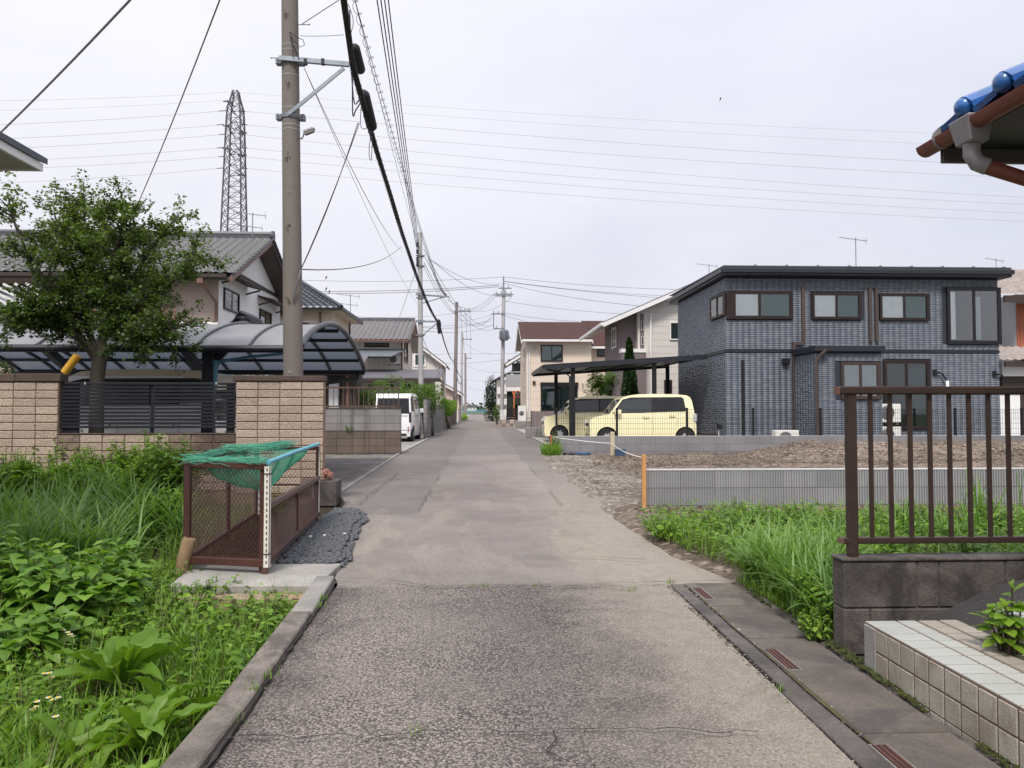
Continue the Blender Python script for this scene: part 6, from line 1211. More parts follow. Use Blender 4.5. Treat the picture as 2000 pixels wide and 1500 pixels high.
for k in range(3): m = MB(); m.box(a.x + .02, a.x + 1.2, 75.2, 75.99, .6 + 1.05 * k, 1.2 + 1.05 * k); m.build('balcony_band', MM['white_dull'], fh)
wpx(fh, 977, 983, 748, 757, 76, fr='black_metal', fw=.08, panes=1, glass='far_glass_dark')
mir = T('traffic_mirror', 'round orange traffic mirror on an orange post', 'mirror', W(1003, 820, 56)); p = W(1011, 770, 56); s = W(1004, 800, 56); m = MB(); m.tube([(s.x, 56, 0), (s.x, 56, p.z - .2), (s.x - .12, 56, p.z + .25)], .04, 8); m.tube([(s.x, 56, p.z - .1), (p.x, 56, p.z + .1)], .03, 6); m.build('post', MM['orange_paint'], mir); m = MB(); m.lathe([(.02, -.03), (.26, -.02), (.28, 0), (.28, .05), (.02, .06)], (p.x, 55.94, p.z), 'y', 20); m.build('rim', MM['orange_paint'], mir, smooth=40); m = MB(); m.lathe([(.01, -.06), (.12, -.052), (.23, -.034)], (p.x, 55.94, p.z), 'y', 20); m.build('mirror_face', MM['mirror_face'], mir, smooth=60)
# ---------------------------------------------------------------- houses beyond the navy one (far right)
rh = T('house', 'house with tan tiled roofs and red timber wall beyond the navy house', 'house', (21, 30, 0)); Y6 = 30
a = W(1988, 800, 27); m = MB(); m.box(a.x, 26, 27, 31, 0, W(1988, 575, 27).z); m.build('wall', MM['stucco_white'], rh); 
for k in range(14): m = MB(); x = a.x + .12 * k; m.box(x + .004, x + .116, 26.95, 26.99, W(1988, 690, 27).z, W(1988, 593, 27).z); m.build('board', MM['wood_red'], rh)
e0 = W(1953, 577, 26.4); roof_sheet('roof_tiles', (e0.x, 26.2, e0.z - .02), (8, 0, 0), (0, 3.2, 1.5), .28, .26, .05, MM['roof_tile_tan'], rh); m = MB(); m.box(e0.x, e0.x + 8, 26.15, 26.24, e0.z - .26, e0.z - .03); m.build('fascia', MM['wood_dark'], rh)
l0 = W(1950, 706, 25.8); roof_sheet('roof_tiles', (l0.x, 25.5, l0.z), (8, 0, 0), (0, 1.5, .6), .28, .26, .05, MM['roof_tile_tan'], rh); m = MB(); m.box(l0.x, l0.x + 8, 25.45, 25.52, l0.z - .2, l0.z - .01); m.build('lower_fascia', MM['wood_dark'], rh); m = MB(); m.box(l0.x + .2, 26, 25.9, 26.94, W(1950, 735, 26).z, l0.z - .02); m.build('lower_band', MM['stucco_white'], rh); m = MB(); m.box(l0.x + .2, 26, 25.9, 26.94, 0, W(1950, 736, 26).z); m.build('lower_wall', MM['wood_dark'], rh)
bb = T('house', 'pale two-storey house with weathered tiled roof seen past the navy wall', 'house', (24, 42, 0)); a, c = W(1935, 800, 40), W(2050, 612, 40); m = MB(); m.box(a.x, c.x + 6, 40, 46, 0, c.z); m.build('wall', MM['siding_cream'], bb); r0, r1 = W(1925, 615, 39.4), W(1925, 583, 42); roof_sheet('roof_tiles', (r0.x, 39.3, r0.z), (12, 0, 0), (0, 3, r1.z - r0.z), .3, .3, .06, MM['roof_tile_tan'], bb); m = MB(); m.box(a.x, c.x + 6, 38.9, 39.0, W(1950, 666, 39).z, W(1950, 652, 39).z); m.build('balcony_band', MM['copper_brown'], bb); wpx(bb, 1955, 1982, 633, 650, 40, fr='soffit', fw=.06, panes=2, glass='far_glass')
fb = T('futon', 'pale blue bedding aired over the balcony of the pale house', 'bedding', W(1972, 655, 38.8)); a, c = W(1955, 656, 38.8), W(1985, 645, 38.8); m = MB(); pts = [(a.x, a.z), (c.x, a.z), (c.x, c.z - .08), ((a.x * .35 + c.x * .65), c.z), (a.x * .8 + c.x * .2, c.z - .05), (a.x, a.z + .1)]; m.prism(pts, 38.7, 38.86); m.build('quilt', MM['pipe_teal'], fb)
wsd = T('shed', 'white storage shed behind the railing past the navy house', 'shed', (18, 24, 0)); a, c = W(1951, 850, 24.6), W(1992, 770, 24.6); m = MB(); m.box(a.x + .02, c.x, 24.6, 26, 0, c.z); m.build('cabinet', MM['stucco_white'], wsd); m = MB(); m.box(a.x + .0, c.x + .03, 24.57, 26.02, c.z + .001, c.z + .06); m.build('lid', MM['white_dull'], wsd)
# ---------------------------------------------------------------- blue-tiled eave close by
eh = T('house', 'house eave with glazed blue tiles, red gutter and grey rain box', 'house', (4.2, 1.8, 0)); EX, EZ, EY = 2.44, 2.585, 3.98
e_ = lambda y, dz=0: Vector((EX, y, EZ + dz))
m = MB(); pts = [Vector((EX - .03, y, EZ)) for y in (4.02, 1.0)]; half = [(math.cos(a) * .052, math.sin(a) * .052) for a in np.linspace(math.pi, 2 * math.pi, 9)]
vs = []; 
for y in (4.02, 1.0): vs += [(EX - .03 + u, y, EZ + v) for u, v in half] + [(EX - .03 + u * .9, y, EZ + v * .9 + .002) for u, v in reversed(half)]
n = 18; m.add(vs, [(i, (i + 1) % n, (i + 1) % n + n, i + n) for i in range(n)] + [tuple(range(n)), tuple(range(n, 2 * n))]); m.build('gutter', MM['gutter_red'], eh, smooth=40)
m = MB(); m.lathe([(.001, -.004), (.053, -.004), (.053, .004), (.001, .004)], (EX - .03, 4.024, EZ), 'y', 18); m.build('gutter_end', MM['gutter_red'], eh) if False else None
m = MB(); m.lathe([(.056, -.008), (.056, .008)], (EX - .03, 3.86, EZ - .001), 'y', 18); m.build('gutter_joint', MM['gutter_grey'], eh)
zb = EZ - .13; by = WX(1893, 240, EX - .03).y; m = MB(); m.add([(EX - .065, by - .06, zb + .02), (EX + .03, by - .06, zb + .02), (EX + .03, by + .06, zb + .02), (EX - .065, by + .06, zb + .02), (EX - .09, by - .085, EZ + .02), (EX + .045, by - .085, EZ + .02), (EX + .045, by + .085, EZ + .02), (EX - .09, by + .085, EZ + .02)], MB.BF); m.build('rain_box', MM['gutter_grey'], eh, bevel=.008)
pc_ = Vector((EX - .02, by, zb)); m = MB(); m.tube([pc_ + Vector((0, 0, .03)), pc_ + Vector((0, 0, -.03)), pc_ + Vector((.02, -.01, -.075)), pc_ + Vector((.06, -.03, -.10))], .040, 14); m.build('elbow', MM['gutter_grey'], eh, smooth=50); m = MB(); m.tube([pc_ + Vector((.05, -.025, -.095)), pc_ + Vector((.75, -.20, -.40)), pc_ + Vector((.78, -.21, -2.4))], .036, 14); m.build('downpipe', MM['gutter_red'], eh, smooth=50)
m = MB(); m.box(EX + .03, EX + .9, .8, 3.93, EZ - .03, EZ - .012); m.build('soffit', MM['navy_metal'], eh); m = MB(); m.box(EX + .02, EX + .9, 3.932, 3.965, EZ - .10, EZ + .05); m.build('fascia', MM['soffit_dark'], eh); m = MB(); m.slab((EX + .012, .8, EZ - .005), (EX + .012, 3.95, EZ - .005), (EX + 1.6, 3.95, EZ + .66), (EX + 1.6, .8, EZ + .66), (0, 0, 1), .03); m.build('roof_deck', MM['soffit_dark'], eh)
# each glazed tile: flat S-shaped pan with a raised roll and a domed end
tm = MB(); S = 14; prof = [(-.145 + .29 * k / S, .030 * (1 - math.cos(math.pi * k / S)) * .5 * (-1) + .022) for k in range(S + 1)]
def tile_mesh(dome):
    m = MB(); L = .30; up_ = math.atan(.42); c, s = math.cos(up_), math.sin(up_); vs = []
    pr = []
    for k in range(S + 1):
        y = -.15 + .30 * k / S
        h = .012 - .030 * math.cos((y + .15) / .30 * math.pi) * .5 * -1
        if y < -.02: h += .045 * max(0, 1 - ((y + .085) / .055) ** 2) ** .5
        pr.append((y, h))
    for d in (0, L):
        for y, h in pr: vs.append((d * c - h * s, y, d * s + h * c))
    for d in (0, L):
        for y, h in pr: vs.append((d * c - (h - .030) * s, y, d * s + (h - .030) * c))
    n = S + 1; F_ = [(k, k + 1, n + k + 1, n + k) for k in range(S)] + [(2 * n + k + 1, 2 * n + k, 3 * n + k, 3 * n + k + 1) for k in range(S)] + [(k + 1, k, 2 * n + k, 2 * n + k + 1) for k in range(S)] + [(n + k, n + k + 1, 3 * n + k + 1, 3 * n + k) for k in range(S)] + [(0, n, 3 * n, 2 * n), (n - 1, 2 * n - 1, 4 * n - 1, 3 * n - 1)]
    m.add(vs, F_)
    if dome: m.lathe([(.0, -.036), (.020, -.034), (.036, -.024), (.046, -.008), (.048, .02)], (-.012, -.085, .020), 'x', 16)
    return m.mesh('roof_tile', (0, 0, 0), MM['tile_blue'], 35)
td, tn = tile_mesh(True), tile_mesh(False)
for k in range(10):
    for r in range(5):
        y = WX(1885, 225, EX - .05).y + .085 - .285 * k; link_mesh('roof_tile', td if r == 0 else tn, eh, (EX - .05 + .235 * r, y, EZ + .058 + .235 * .42 * r + .012 * 0))
m = MB(); m.box(EX + .85, 7, -3, 3.4, 0, EZ + .3); m.build('wall', MM['siding_cream'], eh)
# ---------------------------------------------------------------- poles down the lane
def upole(label, Y, pxt, pxb, ytop, r0, r1, mat, arms=()):
    tp, bt = W(pxt, ytop, Y), W(pxb, 820, Y); t = T('utility_pole', label, 'utility pole', (bt.x, Y, 0)); zt = tp.z
    m = MB(); m.tube([(bt.x, Y, -.1), (tp.x, Y, zt)], [r0, r1], 14); m.build('shaft', MM[mat], t, smooth=60)
    for y, xl, xr, k in arms:
        a, c = W(xl, y, Y - .15), W(xr, y, Y - .15); m = MB(); m.beam(a, c, .08, .09); am = m.build('crossarm', MM['galvanised_dull'], t)
        for j in range(k): q = a.lerp(c, (j + .5) / k) if k > 1 else c; m = MB(); m.lathe([(.03, 0), (.055, .06), (.03, .10), (.055, .15), (.02, .22)], q + Vector((0, 0, .04)), 'z', 7); m.build('insulator', MM['plastic_grey'], am)
    return t, tp
P2Y = 38
pole2, p2t = upole('pale grey concrete pole behind the garden shrubs', P2Y, 820, 823, 455, .135, .115, 'pole_concrete_pale')
for y0, y1, xe in ((575, 590, 878), (628, 628, 858)): 
    a = W(812, y0, P2Y - .15); c = W(xe, y0 + (5 if xe > 870 else 0), P2Y - .2); m = MB(); m.beam(a, c, .06, .08); m.build('bracket_arm', MM['galvanised'], pole2); m = MB(); m.beam(W(826, y1 + (26 if xe < 870 else 2), P2Y - .15), W(xe - 4, y0 + 3, P2Y - .18), .04, .05); m.build('bracket_brace', MM['galvanised'], pole2)
for y in (500, 520, 574, 582, 627, 655): z = W(822, y, P2Y).z; x = W(821.5, y, P2Y).x; m = MB(); m.lathe([(.15, -.05), (.165, -.04), (.165, .04), (.15, .05)], (x, P2Y, z), 'z', 12); m.beam((x - .22, P2Y - .12, z), (x + .22, P2Y - .12, z), .05, .06); m.build('clamp', MM['galvanised_dull'], pole2)
for y in (478, 492, 506, 515): 
    c = W(815, y, P2Y - .2); m = MB(); m.lathe([(.04, -.1), (.07, -.04), (.04, 0), (.07, .06), (.03, .12)], c, 'z', 7); m.build('insulator', MM['cable_black'], pole2)
upole('rust-brown pole with a crossarm beyond the garden walls', 63, 892, 888, 590, .17, .13, 'pole_rust_brown', ((608, 886, 920, 4),)); upole('grey pole with a crossarm seventh house along'.replace(' seventh house along', ' beside the low pinkish house'), 88, 902.5, 901, 650, .17, .13, 'pole_concrete_pale', ((663, 902, 922, 3),)); upole('last grey pole at the end of the lane', 108, 909, 909, 690, .17, .13, 'pole_rust_brown', ((700, 909, 921, 2),))
tpz, tpt = upole('transformer pole with crossarms beside the white balcony house', 62, 984, 980, 566, .17, .14, 'pole_concrete_pale', ((563, 974, 999, 2), (575, 965, 1003, 4), (578, 968, 1000, 3), (613, 960, 986, 3), (642, 964, 986, 2), (660, 974, 997, 4)))
m = MB(); m.tube([W(984, 570, 62), W(983.5, 540, 62)], .05, 6); m.build('earth_spike', MM['galvanised_dull'], tpz)
c = W(984.5, 655, 61.7); m = MB(); m.lathe([(.30, -.42), (.34, -.36), (.34, .36), (.28, .42), (.05, .46)], (c.x, 61.6, c.z), 'z', 16); tf_ = m.build('transformer', MM['galvanised_dull'], tpz, smooth=40)
for k in range(8): a = 6.283 * k / 8; m = MB(); m.box(c.x + math.cos(a) * .36 - .02, c.x + math.cos(a) * .36 + .02, 61.6 + math.sin(a) * .36 - .02, 61.6 + math.sin(a) * .36 + .02, c.z - .3, c.z + .3); m.build('cooling_fin', MM['galvanised_dull'], tf_)
m = MB(); a = W(964, 613, 61.8); m.tube([a, W(964, 642, 61.8)], .03, 5); m.build('riser', MM['cable_black'], tpz)
# ---------------------------------------------------------------- thick communication cable bundle
A1 = W(688, 128, 10.2); A2 = W(857, 630, P2Y - .2); A0 = Vector((.45, -10, 6.4))
bundle = T('cable_bundle', 'thick black bundle of telephone cables with splice closures strung over the lane', 'cable', A1)
def cat(p, q, sag, n): return [p.lerp(q, k / n) - Vector((0, 0, 4 * sag * (k / n) * (1 - k / n))) for k in range(n + 1)]
far_ = cat(A1, A2, .55, 40); near_ = cat(A0, A1, .25, 14)
for k, (dx, dz, r) in enumerate(((0, 0, .022), (.03, -.02, .016), (-.02, -.035, .013), (.015, .03, .008))):
    pts = [p + Vector((dx, 0, dz + (.02 * math.sin(i * .9 + k) if k else 0))) for i, p in enumerate(near_ + far_[1:])]; m = MB(); m.tube(pts, r, 6, False); m.build('cable', MM['cable_black'], bundle, smooth=60)
m = MB(); pts = []
for i in range(900): t = i / 899 * 40; k = min(39, int(t)); p = far_[k].lerp(far_[k + 1], t - k); a = i * .75; pts.append(p + Vector((math.cos(a) * .05, 0, math.sin(a) * .05 - .01)))
m.tube(pts, .0035, 3, False); m.build('lashing_wire', MM['cable_black'], bundle)
for (xa, ya), (xb, yb), Yc, r in (((691, 88), (705, 141), 10.35, .075), ((709, 176), (728, 255), 11.3, .085)):
    a, c = W(xa, ya, Yc), W(xb, yb, Yc + .5); d = (c - a); m = MB(); m.tube([a, a + d * .06, a + d * .12, a + d * .88, a + d * .95, c], [r * .35, r * .8, r, r, r * .85, r * .35], 12); m.build('splice_closure', MM['cable_black'], bundle, smooth=50)
for pts in ([(683, 20), (685, 90), (688, 160), (689, 225), (695, 215), (705, 200)], [(681, 30), (690, 190), (700, 197), (706, 188)], [(667, 0), (672, 40), (681, 60)], [(706, 195), (704, 240), (709, 252), (718, 249)], [(726, 258), (722, 280), (721, 305), (725, 312), (727, 280)], [(680, 8), (690, 40), (684, 70)]):
    m = MB(); P_ = [W(x, y, 10.3) for x, y in pts]; Q_ = [P_[0]]
    for i in range(len(P_) - 1):
        for j in range(1, 5): 
            t = j / 4; p0, p1, p2, p3 = P_[max(i - 1, 0)], P_[i], P_[i + 1], P_[min(i + 2, len(P_) - 1)]; Q_.append(.5 * ((2 * p1) + (p2 - p0) * t + (2 * p0 - 5 * p1 + 4 * p2 - p3) * t * t + (3 * p1 - p0 - 3 * p2 + p3) * t ** 3))
    m.tube(Q_, .009 if pts[0][1] in (20, 30) else .005, 5, False); m.build('jumper_cable', MM['cable_black'], bundle, smooth=60)
m = MB(); c = W(857, 632, P2Y - .3); m.tube([c + Vector((0, 0, .2)), c, c + Vector((.03, 0, -.5))], [.06, .12, .07], 8); m.tube([W(858, 640, P2Y - .3), W(860, 648, P2Y - .3)], .09, 8); m.build('splice_closure', MM['cable_black'], bundle, smooth=50)
# bundle goes on past the second pole
for (a, c, Yc, sg) in (((858, 632), (888, 706), 63, .5), ((888, 706), (901, 745), 88, .9), ((888, 700), (901, 735), 88, .5)):
    Ya = P2Y if Yc == 63 else 63; wire(W(*a, Ya - .2), W(*c, Yc - .2), sg, .035, MM['cable_black'], label='thick telephone cable running on from pole to pole down the lane', group='telephone cables down the lane')
# ---------------------------------------------------------------- low-voltage lines overhead
for k in range(4):
    o = Vector((-.75 + .10 * k, -10, 9.9)); q = W(814.5 + 1.2 * k, 490 - 4 * k, P2Y - .15); wire(o, q, .55, .013, MM['cable_black'], 24, 5, label='one of four parallel black power lines running overhead to the pale pole', group='parallel power lines over the lane')
def coil(p, q, sag, r, rad, pitch, label, mat='cable_black'):
    p, q = Vector(p), Vector(q); t = T('coiled_wire', label, 'cable', p); n = 24; base = cat(p, q, sag, n); m = MB(); m.tube(base, r, 4, False); m.build('carrier', MM[mat], t); L = (q - p).length; N = int(L / pitch * 9); m = MB(); pts = []
    for i in range(N): s = i / (N - 1) * n; k = min(n - 1, int(s)); c = base[k].lerp(base[k + 1], s - k); a = 6.283 * i / 9; pts.append(c + Vector((math.cos(a) * rad, 0, math.sin(a) * rad - rad * .6)))
    m.tube(pts, r * .8, 3, False); m.build('spiral', MM[mat], t); return t
coil((-1.72, -10, 8.3), W(838, 500, P2Y), .5, .007, .06, .42, 'spiral wrapped aerial wire running overhead to the pale pole'); coil(W(838, 500, P2Y), W(872, 576, 62), .4, .012, .07, .5, 'spiral wrapped aerial wire beyond the pale pole')
wire((-1.25, -10, 7.7), W(818, 485, P2Y), .4, .006, MM['cable_black'], 20, 4, label='thin single wire with small clips running overhead to the pale pole')
for k, q in enumerate(((787, 494), (785, 488), (824, 605))): wire(W(594, 133, 10.3), W(*q, P2Y - (3 if k < 2 else 0)), .35, .0045, MM['cable_grey'], 18, 4, label='thin grey stay wire running from the brown-grey pole bracket down the lane', group='thin wires from the first pole bracket')
for k in range(2): wire(W(702 - 3 * k, 240, 11.3), W(586, 530, 10.35), .06 + .05 * k, .006, MM['cable_black'], 12, 4, label='pair of drop wires slanting from the splice closure to the brown-grey pole', group='drop wires at the first pole')
m = MB(); m.tube([W(587, 527, 10.28), W(583, 545, 10.2), W(577, 565, 10.2), W(571, 586, 10.2)], .013, 6, False); m.build('riser_cable', MM['cable_grey'], pole)
wire(W(586, 526, 10.3), W(785, 481, 27), .25, .008, MM['cable_black'], 14, 4, label='drop wire from the brown-grey pole out to the cable bundle'); wire(W(585, 70, 10.3), W(672, 68, 10.3), .01, .004, MM['cable_grey'], label='short level wire between the brown-grey pole and the cables'); wire(W(590, 47, 10.3), W(662, 0, 10.1), .0, .007, MM['cable_grey'], label='short slanting stay at the top of the brown-grey pole')
m = MB(); pts = [W(x, y, 10.18) for x, y in ((565, 62), (578, 72), (592, 78), (595, 88), (586, 92), (574, 80), (568, 70), (572, 90), (572, 112))]; m.tube(pts, .005, 4, False); pts = [W(x, y, 10.2) for x, y in ((566, 64), (570, 84), (578, 100), (584, 116))]; m.tube(pts, .006, 4, False); m.build('loose_wire_loop', MM['cable_black'], pole)
wire(W(-70, 326, 13), W(330, -82, 8.4), .06, .014, MM['cable_grey'], 14, 5, label='grey service cable crossing the sky above the soffit corner'); wire(W(266, 405, 21), W(452, -60, 10), .10, .012, MM['cable_grey'], 14, 5, label='grey service cable dropping from the sky into the maple tree')
wire(W(815, 520, P2Y), W(768, 655, 33), 0, .012, MM['cable_grey'], label='steel stay wire slanting down from the pale pole')
# wires of the far poles
def wl(label, group, lst, r=.02):
    for (a, Ya, c, Yc, sg) in lst: wire(W(*a, Ya), W(*c, Yc), sg, r, MM['cable_grey'], 10, 3, label=label, group=group)
wl('thin dark wire strung across the lane from the transformer pole', 'wires at the transformer pole', [((560, 546), 62, (984, 541), 62, .25), ((984, 541), 62, (1420, 566), 62, .3), ((984, 549), 62, (1400, 580), 60, .3), ((984, 550), 62, (1400, 588), 60, .2), ((984, 553), 62, (1330, 604), 40, .3), ((984, 588), 62, (1330, 616), 60, .3), ((986, 612), 62, (1130, 628), 62, .1), ((986, 616), 62, (1120, 642), 58, .2)], .02)
wl('pair of heavier dark wires from the transformer pole to the old houses', 'heavier wires at the transformer pole', [((560, 569), 62, (975, 557), 62, .2), ((560, 572), 62, (975, 560), 62, .25)], .032)
wl('slack wire sweeping from the pale pole to the transformer pole', 'wires between the two tall poles', [((842, 508), P2Y, (984, 553), 62, .5), ((828, 487), P2Y, (962, 636), 62, 1.2), ((828, 498), P2Y, (962, 644), 62, 1.2), ((828, 512), P2Y, (960, 618), 62, 1.8), ((828, 520), P2Y, (918, 608), 63, 1.2), ((874, 585), P2Y, (965, 575), 62, .8), ((845, 510), P2Y, (968, 578), 62, .4)], .014)
wl('thin wire between the far crossarms', 'wires between the far crossarms', [((900, 606), 63, (965, 572), 62, .4), ((912, 606), 63, (968, 578), 62, .5), ((920, 606), 63, (1000, 580), 62, .5), ((888, 625), 63, (962, 614), 62, .2), ((826, 640), P2Y, (962, 622), 62, .3), ((826, 646), P2Y, (964, 634), 62, .3), ((690, 618), 50, (888, 612), 63, .2), ((690, 632), 50, (960, 628), 62, .3), ((888, 690), 63, (1060, 688), 62, .1), ((797, 705), 55, (985, 702), 62, .25), ((797, 689), 55, (888, 690), 63, .1), ((900, 606), 63, (904, 662), 88, .4), ((910, 606), 63, (912, 662), 88, .4), ((918, 606), 63, (920, 662), 88, .4), ((904, 660), 88, (910, 698), 108, .3), ((919, 660), 88, (920, 700), 108, .3), ((908, 712), 108, (985, 728), 62, .3), ((909, 740), 108, (960, 745), 100, .1), ((909, 755), 108, (955, 765), 90, .1), ((905, 668), 88, (984, 690), 62, .5), ((826, 660), P2Y, (870, 745), 48, .2)], .014)
cl = W(998, 704, 62); m = MB(); m.tube([cl + Vector((-.25, 0, .02)), cl + Vector((.2, 0, .04))], [.06, .06], 6); tag(m.build('splice_closure', MM['cable_black']), 'small black splice box on the wire beside the transformer pole', 'splice box')
# small birds on the wires
for (px, py, lb) in ((637, 545, 'small dark bird perched on the topmost wire'), (637, 567, 'small dark bird perched on the heavier wire'), (643, 573, 'small pale-bellied bird perched below the other on the wire'), (1407, 196, 'small dark bird flying in the open sky')):
    c = W(px, py - 3, 62); m = MB(); m.tube([c + Vector((-.02, 0, -.10)), c + Vector((0, 0, -.03)), c + Vector((.02, 0, .05)), c + Vector((.03, 0, .10)), c + Vector((.07, 0, .115))], [.012, .055, .06, .04, .008], 7); m.tube([c + Vector((-.01, 0, -.06)), c + Vector((-.09, 0, -.2))], [.03, .012], 5); tag(m.build('bird', MM['cable_black'], smooth=60), lb, 'bird')
# ---------------------------------------------------------------- transmission tower and its lines
TD = 150.; tw_ = T('transmission_tower', 'tall grey lattice power transmission tower behind the tiled roofs', 'tower', (W(453, 800, TD).x, TD, 0)); cx = W(453, 800, TD).x; H = W(455, 178, TD).z
def half(z): return np.interp(z, [0, W(0, 465, TD).z, W(0, 330, TD).z, W(0, 243, TD).z, W(0, 197, TD).z, W(0, 190, TD).z, H], [4.4, 1.95, 1.6, 1.38, 1.18, .8, .45])
lv = list(np.linspace(0, 20, 5)) + list(np.arange(24, H - 1, 2.1)) + [H]
def leg(sx, sy): m = MB(); m.tube([(cx + sx * half(z), TD + sy * half(z), z) for z in lv], .17, 4); m.build('leg', MM['tower_steel'], tw_)
for sx in (-1, 1):
    for sy in (-1, 1): leg(sx, sy)
for k, (a, c) in enumerate(zip(lv, lv[1:])):
    m = MB(); ha, hc = half(a), half(c)
    for (x0, y0), (x1, y1) in (((-1, -1), (1, -1)), ((1, -1), (1, 1)), ((1, 1), (-1, 1)), ((-1, 1), (-1, -1))):
        A_, B2, C2, D2 = Vector((cx + x0 * ha, TD + y0 * ha, a)), Vector((cx + x1 * ha, TD + y1 * ha, a)), Vector((cx + x1 * hc, TD + y1 * hc, c)), Vector((cx + x0 * hc, TD + y0 * hc, c)); m.tube([A_, C2], .07, 3); m.tube([B2, D2], .07, 3); m.tube([D2, C2], .07, 3)
    m.build('lattice_bay', MM['tower_steel'], tw_)
TYs = [180, 195, 216, 243, 262, 288, 305, 328]; LYs = [193, 212, 240, 268, 287, 311, 327, 354]; RYs = [263, 285, 322, 345, 383, 397, 414, 430]
for k, y in enumerate(TYs):
    dx = (6, 6, 12, 16, 12, 16, 12, 16)[k]
    if k >= 2: m = MB(); a, c = W(453 - dx * .9, y, TD), W(453 + dx * .9, y, TD); m.beam((cx - .9, TD - 4.5 + 9 * (k % 2), a.z), (cx + .9, TD - 4.5 + 9 * (k % 2), a.z), .2, .2); m.tube([(cx, TD, a.z + .8), (cx, TD - 5 + 10 * (k % 2), a.z)], .1, 4); m.tube([(cx, TD, a.z - .8), (cx, TD - 5 + 10 * (k % 2), a.z)], .1, 4); m.build('cross_arm', MM['tower_steel'], tw_)
    r_ = .045 if k < 2 else .075
    a = W(453 - dx, y, TD); c = W(-150, y + (LYs[k] - y) * 1.32, TD - 6); wire(a, c, .5, r_ * .62, MM['wire_far'], 10, 3, label='thin earth wire strung from the very top of the lattice tower' if k < 2 else 'far transmission conductor running from the lattice tower arms', group='transmission earth wires' if k < 2 else 'transmission lines'); e = W(2100, y + (RYs[k] - y) * 1.06, TD + 6); wire(W(453 + dx, y, TD), e, 1.2, r_ * .62, MM['wire_far'], 20, 3, label='thin earth wire strung from the very top of the lattice tower' if k < 2 else 'far transmission conductor running from the lattice tower arms', group='transmission earth wires' if k < 2 else 'transmission lines')
    if k >= 2: 
        for sgn in (-1, 1): m = MB(); p = W(453 + sgn * dx, y, TD); q = W(453 + sgn * (dx + 14), y + 1, TD); m.tube([p, q], .10, 4); m.build('insulator_string', MM['tower_steel'], tw_)
# ---------------------------------------------------------------- end of the lane
MB().quad((-60, 186, -.01), (60, 186, -.01), (60, 196, -.01), (-60, 196, -.01)).build('cross_road', MM['asphalt_old'])['kind'] = 'structure'
grid_sheet('far_field', np.linspace(-300, 300, 8), np.linspace(198, 900, 8), lambda X, Y: X * 0 - .02, MM['soil_far'], 'green field beyond the end of the lane')
bf = T('guard_rail', 'pale blue guard rail across the end of the lane', 'guard rail', (0, 197, 0))
for z in (.5, .8, 1.1): m = MB(); m.box(-9, 9, 197, 197.08, z - .06, z + .06); m.build('rail', MM['pipe_teal'], bf)
for k in range(10): m = MB(); x = -9 + 2 * k; m.box(x - .06, x + .06, 197.09, 197.2, 0, 1.2); m.build('post', MM['pipe_teal'], bf)
for k, (x, y, w_, h, d) in enumerate(((-24, 640, 14, 5.5, 8), (-9.5, 820, 12, 6, 8), (9, 480, 12, 6, 8), (30, 700, 16, 6, 8))):
    t = T('distant_house', ('wide low', 'narrow pale', 'hip roofed', 'long grey')[k] + ' distant house on the horizon at the end of the lane', 'house', (x, y, 0)); m = MB(); m.box(x - w_ / 2, x + w_ / 2, y, y + d, 0, h * .62); m.build('wall', MM['siding_cream'] if k % 2 else MM['siding_grey_beige'], t); m = MB(); m.prism([(x - w_ / 2 - .5, h * .62), (x + w_ / 2 + .5, h * .62), (x + w_ / 4, h), (x - w_ / 4, h)], y - .5, y + d + .5); m.build('roof', MM['roof_slate_grey'], t)
    for j in range(3): m = MB(); wx_ = x - w_ * .3 + j * w_ * .3; m.box(wx_ - .6, wx_ + .6, y - .05, y - .01, h * .3, h * .5); m.build('window', MM['far_glass_dark'], t)
# ---------------------------------------------------------------- plants
def unit(a): return a / np.maximum(np.linalg.norm(a, axis=-1, keepdims=True), 1e-9)
def blades(P, L, Wd, az, tilt, curl, seg=4, r=rng):
    """arching grass blades: P (n,3) roots; tilt start angle from vertical; curl added along the blade"""
    n = len(P); t = np.linspace(0, 1, seg + 1); ang = tilt[:, None] + curl[:, None] * t[None] ; ds = L[:, None] / seg
    dr = np.sin(ang) * ds; dz = np.cos(ang) * ds; rr_ = np.concatenate([np.zeros((n, 1)), np.cumsum(dr[:, :-1], 1)], 1); zz = np.concatenate([np.zeros((n, 1)), np.cumsum(dz[:, :-1], 1)], 1)
    c, s = np.cos(az)[:, None], np.sin(az)[:, None]; ctr = np.stack([P[:, :1] + rr_ * c, P[:, 1:2] + rr_ * s, P[:, 2:] + zz], -1)
    wd = Wd[:, None] * np.array([.7] + [1 - (k / seg) ** 2 * .98 for k in range(1, seg + 1)])[None] * .5
    side = np.stack([-s, c, 0 * c], -1); V = np.stack([ctr + side * wd[..., None], ctr - side * wd[..., None]], 2)
    k = np.arange(seg); f = np.stack([2 * k, 2 * k + 1, 2 * k + 3, 2 * k + 2], -1); Fc = (np.arange(n)[:, None, None] * (2 * (seg + 1)) + f[None]).reshape(-1, 4)
    var = np.repeat(np.clip(r.normal(.45, .22, n), 0, 1), 2 * (seg + 1)) * .8 + np.tile(np.repeat(t, 2), n) * .2
    return V.reshape(-1, 3), Fc, var
LT = np.array([0, .18, .42, .7, .9, 1.]); LW = np.array([.08, .62, 1., .78, .36, .0])
